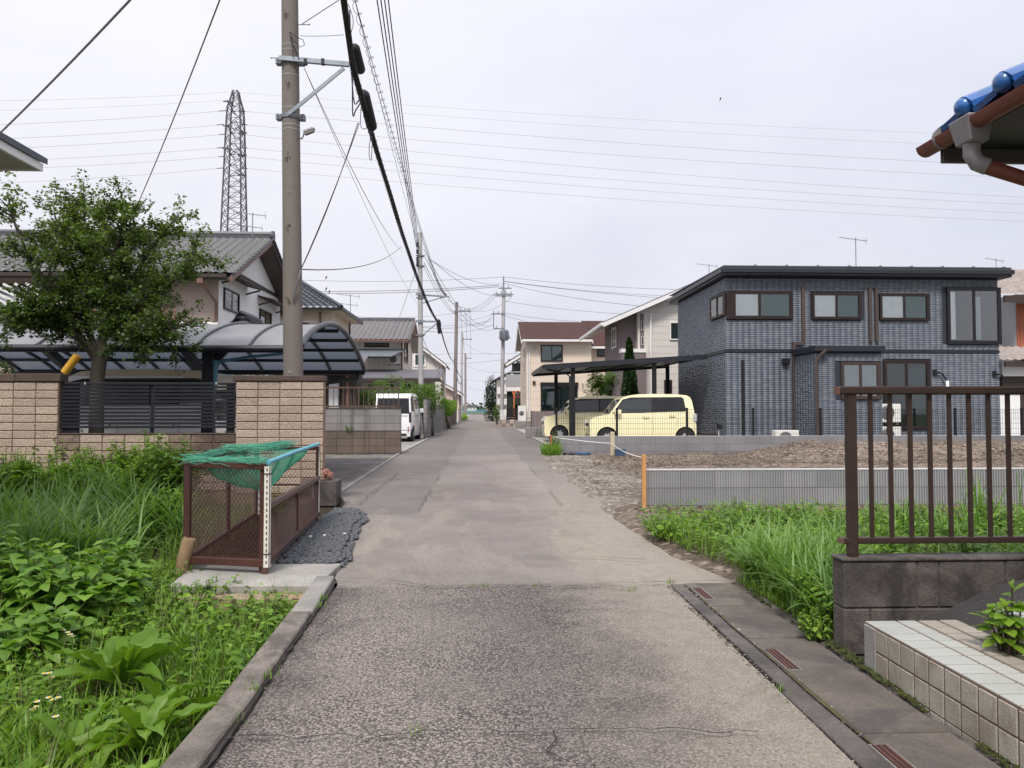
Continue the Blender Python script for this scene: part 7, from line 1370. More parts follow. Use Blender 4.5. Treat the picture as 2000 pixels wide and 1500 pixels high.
def leaves(P, D, L, Wd, droop, fold=.25, wave=0., r=rng, var=None, LW_=LW):
    n = len(P); D = unit(D); up_ = np.array([0, 0, 1.]) + r.normal(0, .25, (n, 3)); S = unit(np.cross(D, up_)); N = np.cross(S, D)
    k = len(LT); ctr = P[:, None] + D[:, None] * (LT[None, :, None] * L[:, None, None]) - np.array([0, 0, 1.]) * (droop[:, None] * LT[None] ** 2 * L[:, None])[..., None]
    w_ = (LW_[None] * Wd[:, None] * .5)[..., None]; wv = (wave * Wd[:, None] * np.sin(LT[None] * 17 + r.uniform(0, 6, (n, 1))))[..., None]
    A_ = ctr + S[:, None] * w_ + N[:, None] * (w_ * fold + wv); B2 = ctr - S[:, None] * w_ + N[:, None] * (w_ * fold - wv); V = np.stack([A_, ctr, B2], 2)
    i = np.arange(k - 1); f = np.concatenate([np.stack([3 * i, 3 * i + 1, 3 * i + 4, 3 * i + 3], -1), np.stack([3 * i + 1, 3 * i + 2, 3 * i + 5, 3 * i + 4], -1)]); Fc = (np.arange(n)[:, None, None] * (3 * k) + f[None]).reshape(-1, 4)
    vv = np.clip(r.normal(.45, .25, n), 0, 1) if var is None else var; return V.reshape(-1, 3), Fc, np.repeat(vv, 3 * k)
def leaf4(P, D, L, Wd, r=rng, var=None):
    """cheap diamond leaf: two triangles folded on the midrib"""
    n = len(P); D = unit(D); S = unit(np.cross(D, np.array([0, 0, 1.]) + r.normal(0, .5, (n, 3)))); N = np.cross(S, D)
    V = np.stack([P, P + D * (L * .45)[:, None] + S * (Wd * .5)[:, None] + N * (Wd * .1)[:, None], P + D * L[:, None] - N * (Wd * .15)[:, None], P + D * (L * .45)[:, None] - S * (Wd * .5)[:, None] + N * (Wd * .1)[:, None]], 1)
    vv = np.clip(r.normal(.45, .25, n), 0, 1) if var is None else var; return V.reshape(-1, 3), np.arange(4 * n).reshape(-1, 4), np.repeat(vv, 4)
def join(parts):
    V, Fc, vr, b = [], [], [], 0
    for v, f, a in parts: V.append(v); Fc.append(f + b); vr.append(a); b += len(v)
    return np.concatenate(V), np.concatenate(Fc), np.concatenate(vr)
def pobj(name, parts, mat, parent=None, smooth=True):
    v, f, a = join(parts); o = np.array(wloc(parent)) if parent is not None else 0; return link_mesh(name, np_mesh(name, v - o, f, MM[mat], a, smooth), parent)
FIELDZ = lambda x, y: -.13 + .05 * fbm(x, y, 5, 3, 1.5) + .09 * np.clip((y - 5) / 4.5, 0, 1)
def in_left(n, y0, y1, xl=-7.5, r=rng, pad=.0):
    y = r.uniform(y0, y1, n); xr = np.where(y < 5.1, edge(LEFT, y) - .15 - pad, np.where(y < 5.75, -2.15, -2.3)); left = np.maximum(xl, -.64 * y - .7); x = left + (xr - left) * r.uniform(0, 1, n); return np.stack([x, y, FIELDZ(x, y)], -1)
r2 = np.random.default_rng(11)
def fieldpt(px, py): p = G(px, py, -.08); return (p.x, p.y, float(FIELDZ(np.array(p.x), np.array(p.y))))
DOCKS = [fieldpt(*q) for q in ((232, 1345), (275, 1465), (140, 1490), (330, 1410))]
# ---- left field: short grass, ground leaves, long arching grass
def shortgrass(P, r, l0=.06, l1=.24, w0=.004, w1=.009):
    n = len(P); return blades(P, r.uniform(l0, l1, n) * r.uniform(.6, 1.2, n), r.uniform(w0, w1, n), r.uniform(0, 6.283, n), r.uniform(0, .5, n), r.uniform(.2, 1.6, n), 3, r)
P = in_left(26000, 2.0, 6.2, r=r2); den = fbm(P[:, 0], P[:, 1], 41, 3, 2.5); dk = np.min([np.hypot(P[:, 0] - q[0], P[:, 1] - q[1]) for q in DOCKS], 0); P = P[(den + r2.uniform(-.5, .7, len(P)) > -.1) & (dk + r2.uniform(0, .2, len(P)) > .16)]
g_ = pobj('grass', [shortgrass(P, r2), shortgrass(in_left(6000, 5.8, 9.6, r=r2), r2, .12, .35)], 'grass_short'); tag(g_, 'short bright grass covering the field beside the kerb', kind='stuff')
n = 8000; P = in_left(n, 2.0, 6.0, r=r2); dk = np.min([np.hypot(P[:, 0] - q[0], P[:, 1] - q[1]) for q in DOCKS], 0); P[:, 2] += r2.uniform(.02, .16, n) * np.clip(dk / .35, .1, 1); az = r2.uniform(0, 6.283, n); D = np.stack([np.cos(az), np.sin(az), r2.uniform(.0, .6, n)], -1)
w1 = pobj('ground_weeds', [leaves(P, D, r2.uniform(.025, .085, n), r2.uniform(.014, .040, n), r2.uniform(.2, .6, n), .2, r=r2)], 'leaf_weed'); tag(w1, 'small-leaved green weeds mixed through the short grass', kind='stuff')
def tuft(c, n, l0, l1, w0, w1, spread, t0, t1, k0, k1, r, seg=7):
    P = np.array(c)[None] + np.concatenate([r.normal(0, spread, (n, 2)), np.zeros((n, 1))], 1); return blades(P, r.uniform(l0, l1, n), r.uniform(w0, w1, n), r.uniform(0, 6.283, n), r.uniform(t0, t1, n), r.uniform(k0, k1, n), seg, r)
tl = [];
for k in range(62):
    px, py = r2.uniform(-40, 345), r2.uniform(1010, 1130); c = G(px, py, -.05)
    if px > 250 and py > 1075: continue
    tl.append(tuft((c.x, c.y, FIELDZ(c.x, c.y)), 46, .40, .85, .014, .026, .07, .02, .55, .6, 2.3, r2))
for k in range(12): c = G(r2.uniform(-60, 300), r2.uniform(985, 1020), 0); tl.append(tuft((c.x, c.y, FIELDZ(c.x, c.y)), 40, .4, .8, .014, .026, .08, .02, .5, .5, 2.0, r2))
tag(pobj('long_grass', tl, 'grass_long'), 'long arching bluish grass in the middle of the field', kind='stuff')
# tall green stalks thin out towards the slab
def in_right(n, r, y0=3.85, y1=8.6, x1=6.6):
    y = r.uniform(y0, y1, n); xl = np.interp(y, [3.8, 5.2, 5.3, 6.25, 8.35, 8.7], [1.76, 1.84, 1.86, 1.66, 1.52, 1.6]); x = xl + (np.minimum(x1, .72 * y + .6) - xl) * r.uniform(0, 1, n) ** 1.2; k = (y < 7.6 + .5 * fbm(x, y, 51, 3, 2.)) & ~((x > 1.75) & (y < 3.83)); return np.stack([x, y, 0 * x + .03], -1)[k]
# ---- leafy bushes (things)
def leafy_bush(name, label, cat, c, rad, h, nstem, ll, lw, mat, r, per=9, drop=.35, group=None, stem='stem_green'):
    c = Vector(c); t = T(name, label, cat, c, group); m = MB(); PP, DD, LL = [], [], []
    for s in range(nstem):
        a = r.uniform(0, 6.283); q = math.sqrt(r.uniform(0, 1)); top = Vector((c.x + math.cos(a) * rad * q, c.y + math.sin(a) * rad * q, c.z + h * (1 - .45 * q * q) * r.uniform(.72, 1.08))); base = Vector((c.x + math.cos(a) * rad * q * .35, c.y + math.sin(a) * rad * q * .35, c.z - .03)); mid = base.lerp(top, .5) + Vector((0, 0, h * .08)); m.tube([base, mid, top], [.006, .005, .003], 4, False)
        for k in range(per):
            u = 1 - (k / per) ** 1.2 * .75; p = base.lerp(top, u) + Vector((0, 0, h * .08 * 4 * u * (1 - u) * .5)); b = k * 2.4 + r.uniform(0, 1.5); el = .55 - .5 * (1 - u) + r.normal(0, .15) - (.25 if k > 2 else 0); PP.append(p); DD.append((math.cos(b) * math.cos(el), math.sin(b) * math.cos(el), math.sin(el))); LL.append(ll * r.uniform(.6, 1.1) * (.65 if k < 2 else 1))
    m.build('stems', MM[stem], t); PP, DD, LL = np.array(PP), np.array(DD), np.array(LL); n = len(PP)
    pobj('foliage', [leaves(PP, DD, LL, LL * lw * r.uniform(.85, 1.15, n), r.uniform(drop * .5, drop * 1.5, n), .18, .02, r)], mat, t); return t
def fieldpt(px, py): p = G(px, py, -.08); return (p.x, p.y, float(FIELDZ(np.array(p.x), np.array(p.y))))
rb = np.random.default_rng(5)
for px, py, rad, h, ns, lb in ((40, 1215, .34, .52, 46, 'broad-leaved bush in front of the long grass'), (150, 1225, .34, .50, 50, 'broad-leaved bush with drooping pointed leaves beside the long grass'), (215, 1165, .26, .42, 34, 'lower broad-leaved bush next to the long arching grass'), (-40, 1180, .36, .55, 40, 'broad-leaved bush at the field edge'), (60, 1290, .25, .30, 26, 'small broad-leaved bush above the dock leaves')): leafy_bush('leafy_bush', lb, 'bush', fieldpt(px, py), rad, h, ns, .16, .55, 'leaf_broad', rb, 9, .5)
for px, py, rad, h, ns, ll, lw, mat, lb in ((30, 985, .55, .85, 60, .07, .5, 'leaf_shrub', 'reddish-green small-leaved shrub against the tan wall end'), (130, 990, .45, .80, 60, .06, .45, 'leaf_young', 'bright yellow-green feathery weed clump below the louvred panel'), (205, 1000, .45, .72, 60, .09, .42, 'leaf_weed', 'green weed clump under the middle of the louvred panel'), (280, 1000, .40, .78, 60, .08, .38, 'leaf_weed', 'dark narrow-leaved shrub below the navy panel end'), (330, 1010, .38, .74, 64, .13, .26, 'leaf_shrub', 'lance-leaved shrub crowding the cage corner'), (330, 1060, .22, .45, 30, .09, .3, 'leaf_weed', 'leafy weed in the shade beside the cage'), (80, 1010, .5, .62, 60, .10, .4, 'leaf_weed', 'tall broad weed clump between the shrub and the long grass'), (240, 985, .4, .66, 46, .07, .5, 'leaf_broad', 'light green leafy weed at the foot of the tan wall')): leafy_bush('weed_shrub', lb, 'shrub', fieldpt(px, py), rad * 1.2, h * 1.18, int(ns * 1.8), ll * 1.25, lw, mat, rb, 16, .4)
for px, py, rad, h, ns, ll, lw, mat, lb in ((420, 1175, .22, .20, 22, .07, .45, 'leaf_broad', 'low leafy weed spreading onto the slab edge'), (500, 1190, .2, .16, 22, .06, .42, 'leaf_weed', 'low leafy weed below the slab'), (345, 1150, .16, .24, 18, .08, .4, 'leaf_broad', 'leafy vine round the foot of the timber stake'), (290, 1180, .22, .24, 24, .06, .45, 'leaf_weed', 'low leafy weed between the broad bush and the stake'), (540, 1200, .12, .14, 12, .06, .5, 'leaf_broad', 'small leafy weed at the ditch mouth'), (470, 1270, .1, .1, 9, .06, .62, 'leaf_broad', 'tiny round-leaved weed in the grass by the kerb'), (200, 1430, .2, .15, 18, .07, .5, 'leaf_weed', 'low leafy weed between the two dock plants'), (20, 1420, .25, .2, 22, .06, .4, 'leaf_weed', 'low weed among the white daisies')): leafy_bush('low_weed', lb, 'weed', fieldpt(px, py), rad, h, ns, ll, lw, mat, rb, 7, .4)
for k in range(30):
    c = in_left(1, 2.4, 5.0, r=rb)[0]; leafy_bush('low_weed', 'low leafy weed scattered through the short grass of the field', 'weed', tuple(c), rb.uniform(.09, .18), rb.uniform(.10, .22), int(rb.uniform(8, 16)), rb.uniform(.045, .08), rb.uniform(.3, .55), ('leaf_weed', 'leaf_broad', 'leaf_young', 'leaf_shrub')[k % 4], rb, 7, .4, 'low weeds in the field grass')
for k in range(24):
    c = in_right(40, rb)[0]; leafy_bush('low_weed', 'low leafy weed scattered over the verge below the ribbed wall', 'weed', tuple(c), rb.uniform(.14, .28), rb.uniform(.16, .30), int(rb.uniform(14, 26)), rb.uniform(.05, .09), rb.uniform(.3, .5), ('leaf_weed', 'leaf_broad', 'leaf_shrub')[k % 3], rb, 8, .4, 'low weeds on the verge')
for k in range(16):
    c = W(rb.uniform(-20, 350), 900, rb.uniform(8.6, 9.6)); leafy_bush('wall_weed', 'leafy weed crowding the foot of the tan wall', 'weed', (c.x, c.y, float(FIELDZ(np.array(c.x), np.array(c.y)))), rb.uniform(.22, .36), rb.uniform(.55, .85), int(rb.uniform(34, 50)), rb.uniform(.06, .11), rb.uniform(.3, .5), ('leaf_weed', 'leaf_broad', 'leaf_young', 'leaf_shrub')[k % 4], rb, 13, .4, 'weeds at the foot of the tan wall')
n = 900; P = in_left(n, 2.2, 6.0, r=rb); tag(pobj('dry_grass', [blades(P, rb.uniform(.15, .40, n), rb.uniform(.0018, .0035, n), rb.uniform(0, 6.28, n), rb.uniform(.05, .7, n), rb.uniform(.1, .9, n), 4, rb)], 'leaf_dry'), 'dry straw-coloured grass stalks among the weeds of the field', kind='stuff')
n = 500; P = in_right(n, rb); n = len(P); tag(pobj('dry_grass', [blades(P, rb.uniform(.12, .36, n), rb.uniform(.002, .004, n), rb.uniform(0, 6.28, n), rb.uniform(.05, .8, n), rb.uniform(.1, .9, n), 4, rb)], 'leaf_dry'), 'dry straw-coloured grass stalks on the verge', kind='stuff')
# fine-leaved upright shoots
for px, py, n, lb in ((400, 1330, 20, 'feathery upright goldenrod shoots beside the kerb'), (60, 1480, 26, 'feathery upright shoots at the corner of the field'), (330, 1290, 14, 'feathery upright shoots behind the dock leaves')):
    c = fieldpt(px, py); t = T('goldenrod', lb, 'weed', c); PP, DD = [], []
    for s in range(n):
        b0 = np.array(c) + np.array([rb.normal(0, .09), rb.normal(0, .09), 0]); hgt = rb.uniform(.12, .24)
        for k in range(26): b = rb.uniform(0, 6.283); u = k / 26; PP.append(b0 + np.array([0, 0, hgt * u])); DD.append((math.cos(b), math.sin(b), .5 + u))
    PP, DD = np.array(PP), np.array(DD); L_ = rb.uniform(.03, .07, len(PP)); pobj('foliage', [leaf4(PP, DD, L_, L_ * .14, rb)], 'leaf_weed', t)
# big dock plants: every leaf its own part
def dock(c, n, L0, L1, label, az0=None):
    t = T('dock_plant', label, 'plant', c)
    for k in range(n):
        az = (az0[k] if az0 else k * 6.283 / n + rb.uniform(-.3, .3)); el = rb.uniform(.45, 1.25); L = rb.uniform(L0, L1); P_ = np.array([c]) + np.array([[math.cos(az) * .02, math.sin(az) * .02, .08]]); tt = np.linspace(0, 1, 14); prof = .10 + .90 * np.sin(np.pi * np.clip(tt * 1.02, 0, 1)) ** .75; prof[-1] = .02; D = np.array([math.cos(az) * math.cos(el), math.sin(az) * math.cos(el), math.sin(el)]); S_ = np.array([-math.sin(az), math.cos(az), 0]); S_ = S_ * math.cos(.3 * rb.normal()) + np.array([0, 0, 1]) * .25 * rb.normal(); S_ /= np.linalg.norm(S_); N_ = np.cross(D, S_); N_ = N_ if N_[2] > 0 else -N_; dr = rb.uniform(.35, .9); V = []; wd = L * rb.uniform(.20, .27)
        for i, u in enumerate(tt):
            ctr = P_[0] + D * L * u - np.array([0, 0, 1]) * dr * L * u * u * .8
            for j, q in enumerate((-1, -.5, -.06, 0, .06, .5, 1)): V.append(ctr + S_ * q * wd * .5 * prof[i] + N_ * (wd * .30 * abs(q) * prof[i] - (.004 if j == 3 else 0) + .10 * wd * math.sin(u * 24 + q * 3 + k) * (abs(q) > .6)))
        V = np.array(V); F_ = [(i * 7 + j, i * 7 + j + 1, (i + 1) * 7 + j + 1, (i + 1) * 7 + j) for i in range(13) for j in range(6)]; vr = np.tile([.35, .4, .5, .95, .5, .4, .35], 14) * rb.uniform(.7, 1.15); link_mesh('leaf', np_mesh('leaf', V - np.array(c), F_, MM['leaf_dock'], vr, True), t)
    return t
dock(fieldpt(232, 1345), 17, .30, .44, 'upright dock plant with big light green leaves beside the daisies'); dock(fieldpt(275, 1465), 16, .28, .40, 'spreading dock plant with big leaves reaching over the kerb'); dock(fieldpt(140, 1490), 9, .20, .32, 'small dock plant at the bottom of the field'); dock(fieldpt(330, 1410), 7, .28, .36, 'dock plant leaning out towards the lane', [-.4, .2, -.9, .9, 1.8, -2.2, 2.6])
# daisies
for px, py in ((125, 1232), (112, 1362), (72, 1380), (88, 1408), (140, 1240), (97, 1320)):
    b0 = Vector(fieldpt(px, py + 70)); d = ray(px, py); tt = b0.y / d[1]; tp_ = Vector((d[0] * tt, b0.y, CZ + d[2] * tt)); t = T('daisy', 'white daisy fleabane stem in the field grass', 'flower', b0, 'white daisies in the field'); m = MB(); m.tube([b0, b0.lerp(tp_, .5) + Vector((.01, 0, 0)), tp_], .003, 4); m.build('stem', MM['stem_green'], t)
    for k in range(3):
        h_ = tp_ + Vector((rb.normal(0, .016), rb.normal(0, .016), rb.uniform(-.01, .012))); az = np.arange(14) * 6.283 / 14; D = np.stack([np.cos(az), np.sin(az) * .8 - .25, .15 + 0 * az], -1); hd = pobj('flower_head', [leaf4(np.repeat(np.array([h_]), 14, 0), D, np.full(14, .014), np.full(14, .006), rb)], 'petal_white', t); m = MB(); m.lathe([(.001, -.003), (.006, 0), (.004, .004), (.001, .005)], h_ + Vector((0, -.002, .001)), 'z', 8); m.build('flower_disc', MM['flower_yellow'], hd)
# ---- right verge
r3 = np.random.default_rng(21)
P = in_right(15000, r3); P = P[fbm(P[:, 0], P[:, 1], 55, 3, 3.) + r3.uniform(-.5, .6, len(P)) > -.15]; Pd = np.stack([1.74 + .1 * r3.uniform(0, 1, 500), r3.uniform(3.85, 5.2, 500), np.zeros(500)], -1)
tag(pobj('grass', [shortgrass(P, r3, .06, .24, .005, .011), shortgrass(Pd, r3, .04, .12)], 'grass_short'), 'rough green grass on the verge between drain and ribbed wall', kind='stuff')
P = in_right(9000, r3); n = len(P); P[:, 2] += r3.uniform(.03, .22, n); az = r3.uniform(0, 6.283, n); D = np.stack([np.cos(az), np.sin(az), r3.uniform(0, .7, n)], -1); tag(pobj('ground_weeds', [leaves(P, D, r3.uniform(.03, .085, n), r3.uniform(.016, .036, n), r3.uniform(.2, .6, n), .2, r=r3)], 'leaf_weed'), 'leafy green weeds spreading over the verge below the ribbed wall', kind='stuff')
tl = []
for k in range(48):
    px, py = r3.uniform(1440, 1640), r3.uniform(1090, 1240)
    if (px - 1440) * .55 + 1110 < py - 20: py = 1110 + (px - 1440) * .5
    c = G(px, py, .03); 
    if c.x < 1.86 or (c.y < 3.86): continue
    tl.append(tuft((c.x, c.y, .02), 34, .25, .52, .012, .024, .05, .03, .5, .4, 1.9, r3))
for k in range(44): x, y = r3.uniform(2.1, 5.2), r3.uniform(4.1, 7.2); tl.append(tuft((x, y, .02), 22, .22, .46, .010, .022, .06, .03, .5, .4, 1.8, r3))
for k in range(8): x, y = r3.uniform(3.2, 5.5), r3.uniform(6.2, 7.6); tl.append(tuft((x, y, .02), 6, .40, .66, .016, .026, .04, .0, .2, .1, .8, r3))
tag(pobj('long_grass', tl, 'grass_long'), 'long arching grass clumps beside the drain and behind the brown railing', kind='stuff')
for px, py, rad, h, ns, ll, lw, mat, lb in ((1400, 1050, .35, .26, 40, .07, .45, 'leaf_shrub', 'low dark leafy weed patch below the ribbed wall end'), (1300, 1050, .3, .2, 30, .06, .45, 'leaf_weed', 'low leafy weed patch beside the orange stake'), (1480, 1045, .4, .30, 40, .08, .42, 'leaf_weed', 'leafy weed patch midway along the ribbed wall'), (1580, 1040, .35, .34, 40, .08, .45, 'leaf_broad', 'taller leafy weed patch before the railing post'), (1760, 1050, .4, .36, 44, .09, .45, 'leaf_broad', 'leafy weed patch behind the first balusters'), (1900, 1050, .45, .38, 46, .09, .45, 'leaf_weed', 'leafy weed patch behind the railing beyond the drive'), (1600, 1245, .10, .14, 14, .035, .7, 'leaf_young', 'small bright weed at the corner of the black-stained wall'), (1620, 1225, .09, .2, 12, .05, .6, 'leaf_weed', 'leafy weed climbing the end of the black-stained wall')):
    c = G(px, py, .02); leafy_bush('verge_weed', lb, 'weed', (c.x, max(c.y, 3.9), .02), rad, h, ns, ll, lw, mat, rb, 8, .4)
leafy_bush('sapling', 'bright green seedling growing out of the tiled step', 'plant', (2.10, 2.98, .19), .09, .30, 8, .085, .55, 'leaf_young', rb, 11, .25, stem='stem_brown')
for px, py, n in ((948, 1147, 9), (920, 1148, 6), (1310, 1139, 12), (1046, 1147, 4), (1230, 1156, 8), (495, 1350, 12), (525, 1325, 8), (818, 1433, 6), (630, 1170, 14), (625, 1185, 12), (1520, 1352, 9), (462, 1412, 5)):
    c = G(px, py, .02); t = pobj('weed_tuft', [shortgrass(np.array([c]) + np.concatenate([rb.normal(0, .02, (n * 2, 2)), np.zeros((n * 2, 1))], 1), rb, .02, .06, .002, .005)], 'grass_short'); tag(t, 'tiny grass tuft rooted in a crack of the lane', 'weed', 'tufts in the pavement cracks')
# ---- rounded shrubs, hedges and trees
def blob_pts(c, rad, n, r, lumps=9, shell=.55):
    """points through a lumpy crown: a few overlapping uneven lobes, denser near their skins"""
    c = np.array(c); rad = np.array(rad); lo = unit(r.normal(0, 1, (lumps, 3))) * r.uniform(.25, .72, (lumps, 1)); lr = r.uniform(.30, .55, lumps); k = r.integers(0, lumps, n); d = unit(r.normal(0, 1, (n, 3))); q = lo[k] + d * (lr[k] * (shell + (1 - shell) * r.uniform(0, 1, n) ** .5))[:, None]; return c + q * rad, d
def shrub(name, label, c, rad, n, ls, mat, r, lumps=10, cat='shrub', group=None, trunk=True):
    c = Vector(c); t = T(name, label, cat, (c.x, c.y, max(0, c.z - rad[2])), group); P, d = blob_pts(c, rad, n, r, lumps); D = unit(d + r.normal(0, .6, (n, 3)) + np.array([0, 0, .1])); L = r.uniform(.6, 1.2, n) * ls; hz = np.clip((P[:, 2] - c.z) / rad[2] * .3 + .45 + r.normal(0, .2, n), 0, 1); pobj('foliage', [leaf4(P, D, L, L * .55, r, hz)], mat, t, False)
    m = MB()
    for k in range(5): e = P[r.integers(0, n)]; m.tube([(c.x + .05 * k, c.y, 0), (c.x * .5 + e[0] * .5, c.y * .5 + e[1] * .5, max(.1, c.z - rad[2] * .3)), tuple(e)], [.03, .02, .006], 5, False)
    m.build('stems', MM['bark'], t); return t
rs = np.random.default_rng(33)
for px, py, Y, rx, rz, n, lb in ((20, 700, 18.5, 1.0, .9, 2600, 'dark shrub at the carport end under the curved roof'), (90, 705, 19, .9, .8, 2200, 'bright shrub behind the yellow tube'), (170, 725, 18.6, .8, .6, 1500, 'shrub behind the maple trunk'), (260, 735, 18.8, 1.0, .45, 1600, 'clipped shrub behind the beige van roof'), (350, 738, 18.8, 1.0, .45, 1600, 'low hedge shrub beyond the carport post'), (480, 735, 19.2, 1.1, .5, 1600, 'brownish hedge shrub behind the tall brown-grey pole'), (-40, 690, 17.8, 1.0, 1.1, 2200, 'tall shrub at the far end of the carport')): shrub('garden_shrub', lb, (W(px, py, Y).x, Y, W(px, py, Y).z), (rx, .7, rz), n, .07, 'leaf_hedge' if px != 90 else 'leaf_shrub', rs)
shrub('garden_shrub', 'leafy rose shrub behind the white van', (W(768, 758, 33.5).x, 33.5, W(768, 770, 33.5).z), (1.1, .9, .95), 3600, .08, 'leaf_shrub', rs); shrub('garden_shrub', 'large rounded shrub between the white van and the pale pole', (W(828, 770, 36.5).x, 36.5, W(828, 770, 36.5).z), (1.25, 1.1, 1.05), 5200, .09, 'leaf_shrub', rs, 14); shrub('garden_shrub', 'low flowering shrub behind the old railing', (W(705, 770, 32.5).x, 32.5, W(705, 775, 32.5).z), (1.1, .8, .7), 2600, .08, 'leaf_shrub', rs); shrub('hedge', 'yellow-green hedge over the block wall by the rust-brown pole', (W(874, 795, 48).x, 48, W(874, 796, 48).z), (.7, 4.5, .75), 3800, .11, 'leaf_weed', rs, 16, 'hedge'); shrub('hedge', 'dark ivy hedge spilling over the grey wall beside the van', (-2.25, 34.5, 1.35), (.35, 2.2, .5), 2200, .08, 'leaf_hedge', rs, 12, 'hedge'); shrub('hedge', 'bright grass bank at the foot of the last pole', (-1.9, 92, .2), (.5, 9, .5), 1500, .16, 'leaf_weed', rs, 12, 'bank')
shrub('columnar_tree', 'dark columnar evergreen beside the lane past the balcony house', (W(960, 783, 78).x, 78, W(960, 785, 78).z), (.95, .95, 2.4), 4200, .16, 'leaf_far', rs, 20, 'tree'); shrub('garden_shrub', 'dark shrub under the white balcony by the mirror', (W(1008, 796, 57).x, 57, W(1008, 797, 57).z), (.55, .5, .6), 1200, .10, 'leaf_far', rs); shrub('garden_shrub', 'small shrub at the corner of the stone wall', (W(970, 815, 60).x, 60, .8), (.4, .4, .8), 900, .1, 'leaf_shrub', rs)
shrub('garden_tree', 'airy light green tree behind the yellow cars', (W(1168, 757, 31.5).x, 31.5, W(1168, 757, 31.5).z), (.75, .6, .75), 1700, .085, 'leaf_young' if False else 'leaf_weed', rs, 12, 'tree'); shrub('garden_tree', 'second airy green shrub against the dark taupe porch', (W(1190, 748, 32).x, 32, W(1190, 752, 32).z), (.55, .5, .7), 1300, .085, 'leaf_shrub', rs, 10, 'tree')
def conifer(label, px, ytop, ybot, Y, wd, r, n):
    tp_, bt = W(px, ytop, Y), W(px, ybot, Y); H_ = tp_.z; t = T('conifer', label, 'tree', (tp_.x, Y, 0)); u = r.uniform(0, 1, n) ** .8; rad = wd * np.where(u < .12, .75 + 2 * u, (1 - u) ** .75 * 1.12 + .03) * (.8 + .25 * r.uniform(0, 1, n)); a = r.uniform(0, 6.283, n); P = np.stack([tp_.x + np.cos(a) * rad, Y + np.sin(a) * rad, .25 + u * (H_ - .25)], -1); D = np.stack([np.cos(a) * .5, np.sin(a) * .5, np.ones(n)], -1) + r.normal(0, .25, (n, 3)); L = r.uniform(.06, .16, n); pobj('foliage', [leaf4(P, D, L, L * .45, r)], 'leaf_conifer', t, False); m = MB(); m.tube([(tp_.x, Y, 0), (tp_.x, Y, H_ * .9)], [.06, .01], 6); m.build('trunk', MM['bark'], t)
    n2 = n // 3; u = r.uniform(0, 1, n2); rad = wd * .55 * (1 - u) ** .8 * r.uniform(0, 1, n2); a = r.uniform(0, 6.283, n2); P = np.stack([tp_.x + np.cos(a) * rad, Y + np.sin(a) * rad, .25 + u * (H_ - .4)], -1); L = r.uniform(.12, .25, n2); pobj('inner_foliage', [leaf4(P, r.normal(0, 1, (n2, 3)), L, L * .8, r)], 'leaf_conifer', t, False)
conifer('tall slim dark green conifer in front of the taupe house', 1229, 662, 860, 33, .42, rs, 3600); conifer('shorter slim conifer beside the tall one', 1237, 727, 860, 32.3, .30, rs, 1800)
P = np.stack([rs.uniform(1.62, 2.05, 900), rs.uniform(19.2, 20.3, 900), np.full(900, .0)], -1); tag(pobj('grass', [blades(P, rs.uniform(.15, .42, 900), rs.uniform(.008, .016, 900), rs.uniform(0, 6.28, 900), rs.uniform(0, .5, 900), rs.uniform(.2, 1.3, 900), 4, rs)], 'grass_short'), 'clump of green grass at the reddish stake', kind='stuff'); leafy_bush('verge_weed', 'tall leafy weed beside the reddish stake and the mesh fence', 'weed', (1.95, 20.0, 0), .2, .62, 18, .08, .4, 'leaf_weed', rb, 9, .4)
shrub('planter_plant', 'small pink flowering plant in the concrete planter', (-1.88, 9.63, .33), (.10, .10, .09), 260, .03, 'petal_pink', rs, 6, 'plant'); leafy_bush('wall_flower', 'tiny yellow flowering weed on the ledge of the grey block wall', 'weed', (W(682, 835, 20.55).x, 20.54, .615), .12, .2, 12, .04, .5, 'leaf_young', rb, 6, .3)
n = 5000; P = np.stack([rs.uniform(-150, 150, n), rs.uniform(930, 1100, n), rs.uniform(0, 1, n) ** 1.5 * 9 * (.6 + .4 * np.sin(rs.uniform(0, 6.28, n)))], -1); L = rs.uniform(2., 4., n); tag(pobj('treeline', [leaf4(P, rs.normal(0, 1, (n, 3)), L, L * .8, rs)], 'leaf_far', None, False), 'distant line of trees on the horizon', kind='stuff')
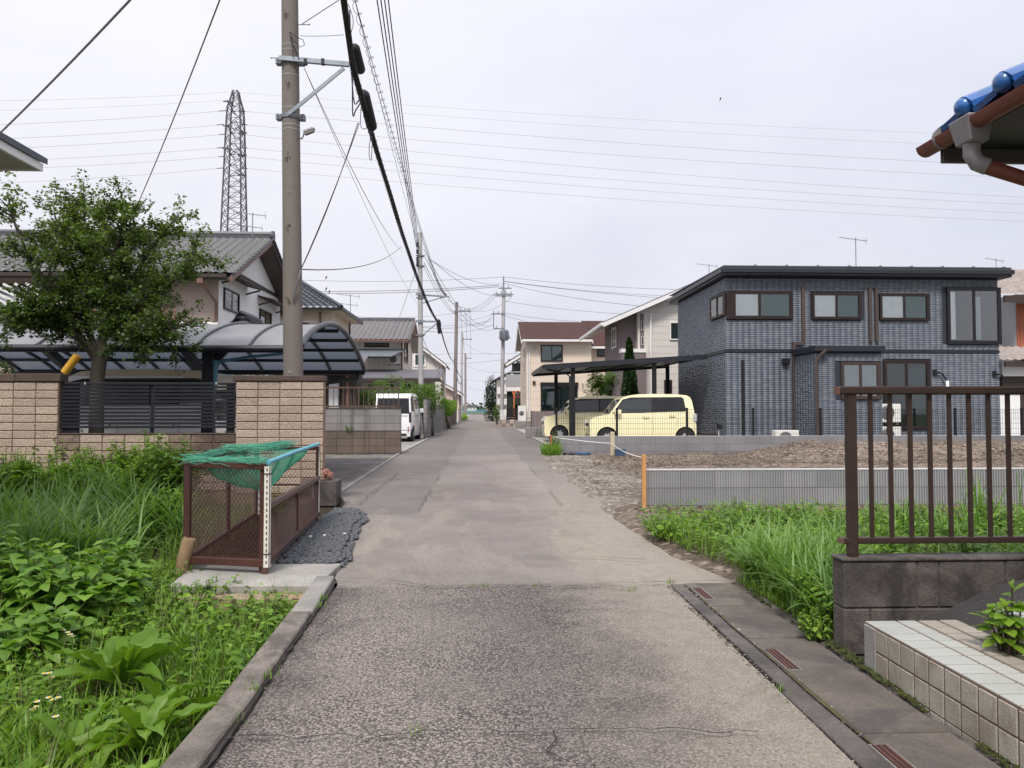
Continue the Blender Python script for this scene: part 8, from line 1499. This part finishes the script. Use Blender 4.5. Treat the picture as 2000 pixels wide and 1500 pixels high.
# ---- the maple by the wall
def maple():
    Y0 = 10.55; t = T('maple_tree', 'spreading maple tree with dense dark foliage behind the tan wall', 'tree', (W(190, 745, Y0).x, Y0, 0)); r = np.random.default_rng(3); m = MB(); limbs = []
    def L_(pts, r0, r1, dy): 
        q = []
        for i, (x, y) in enumerate(pts): f = i / (len(pts) - 1); q.append(W(x, y, Y0 + dy * f))
        limbs.append(q); fine = []
        for i in range(len(q) - 1):
            for j in range(4): 
                u = j / 4; p0, p1, p2, p3 = q[max(i - 1, 0)], q[i], q[i + 1], q[min(i + 2, len(q) - 1)]; fine.append(.5 * ((2 * p1) + (p2 - p0) * u + (2 * p0 - 5 * p1 + 4 * p2 - p3) * u * u + (3 * p1 - p0 - 3 * p2 + p3) * u ** 3))
        fine.append(q[-1]); m.tube(fine, list(np.linspace(r0, r1, len(fine))), 9)
    base = W(190, 745, Y0); m.tube([(base.x + .02, Y0, -.1), (base.x, Y0, .5), (base.x, Y0, 1.2), W(190, 740, Y0), W(194, 705, Y0), W(193, 690, Y0)], [.115, .10, .09, .088, .095, .08], 12)
    L_([(191, 705), (168, 672), (142, 651), (118, 615), (101, 590), (84, 545), (60, 505), (30, 440), (14, 375)], .065, .008, -.5); L_([(192, 700), (178, 662), (166, 620), (157, 580), (146, 530), (120, 470), (105, 410)], .055, .008, .35); L_([(196, 700), (202, 655), (208, 620), (228, 588), (250, 560), (282, 505), (318, 455), (350, 420)], .060, .008, .3); L_([(208, 622), (232, 632), (253, 630), (272, 602), (300, 580), (350, 540), (400, 480)], .035, .006, -.3); L_([(197, 690), (230, 668), (270, 655), (310, 660), (345, 645)], .026, .004, -.6); L_([(206, 630), (215, 560), (222, 500), (240, 440), (245, 390)], .04, .006, -.4); L_([(160, 590), (172, 520), (168, 450), (160, 385)], .035, .005, .5); L_([(150, 655), (110, 640), (70, 632), (30, 610)], .022, .004, -.5)
    tips, segs = [], []
    for q in limbs:
        n = len(q)
        for k in range(58):
            u = r.uniform(.24, .97) * (n - 1); i = min(n - 2, int(u)); p = q[i].lerp(q[i + 1], u - i); d = Vector((r.normal(0, .9), r.normal(0, .95), r.normal(.25, .5))).normalized(); ln = r.uniform(.18, .50); e = p + d * ln; e.z += .05; mid = p.lerp(e, .5) + Vector((0, 0, .04)); segs.append((p, mid, e)); m.tube([p, mid, e], [.011, .007, .003], 4, False)
            for j in range(3): s0 = p.lerp(e, r.uniform(.4, 1)); d2 = (d + Vector(tuple(r.normal(0, .7, 3)))).normalized(); e2 = s0 + d2 * r.uniform(.08, .24); segs.append((s0, s0.lerp(e2, .5), e2)); m.tube([s0, e2], [.004, .002], 3, False)
    m.build('trunk', MM['bark'], t, smooth=60)
    PP, DD = [], []
    for a, b, c in segs:
        k = 34 if (c - a).length > .3 else 20
        for j in range(k): u = r.uniform(.15, 1.05); p = a.lerp(c, u); PP.append(np.array(p) + r.normal(0, .03, 3)); v = r.normal(0, 1, 3); v[2] = v[2] * .5 - .15; DD.append(v)
    for q, up_ in ((limbs[0][-1], .35), (limbs[1][-1], .3), (limbs[2][-1], .3), (limbs[5][-1], .25), (limbs[6][-1], .4), (limbs[3][-1], .3)):
        for j in range(90): u = r.uniform(-.6, 1); PP.append(np.array(q) + np.array([r.normal(0, .06) * (1 - .4 * u), r.normal(0, .06), up_ * u])); v = r.normal(0, 1, 3); v[2] *= .5; DD.append(v)
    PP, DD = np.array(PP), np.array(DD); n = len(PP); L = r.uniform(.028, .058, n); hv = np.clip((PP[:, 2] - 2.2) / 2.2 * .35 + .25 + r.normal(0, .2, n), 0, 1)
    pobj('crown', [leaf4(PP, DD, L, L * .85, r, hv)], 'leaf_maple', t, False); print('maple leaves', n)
maple()
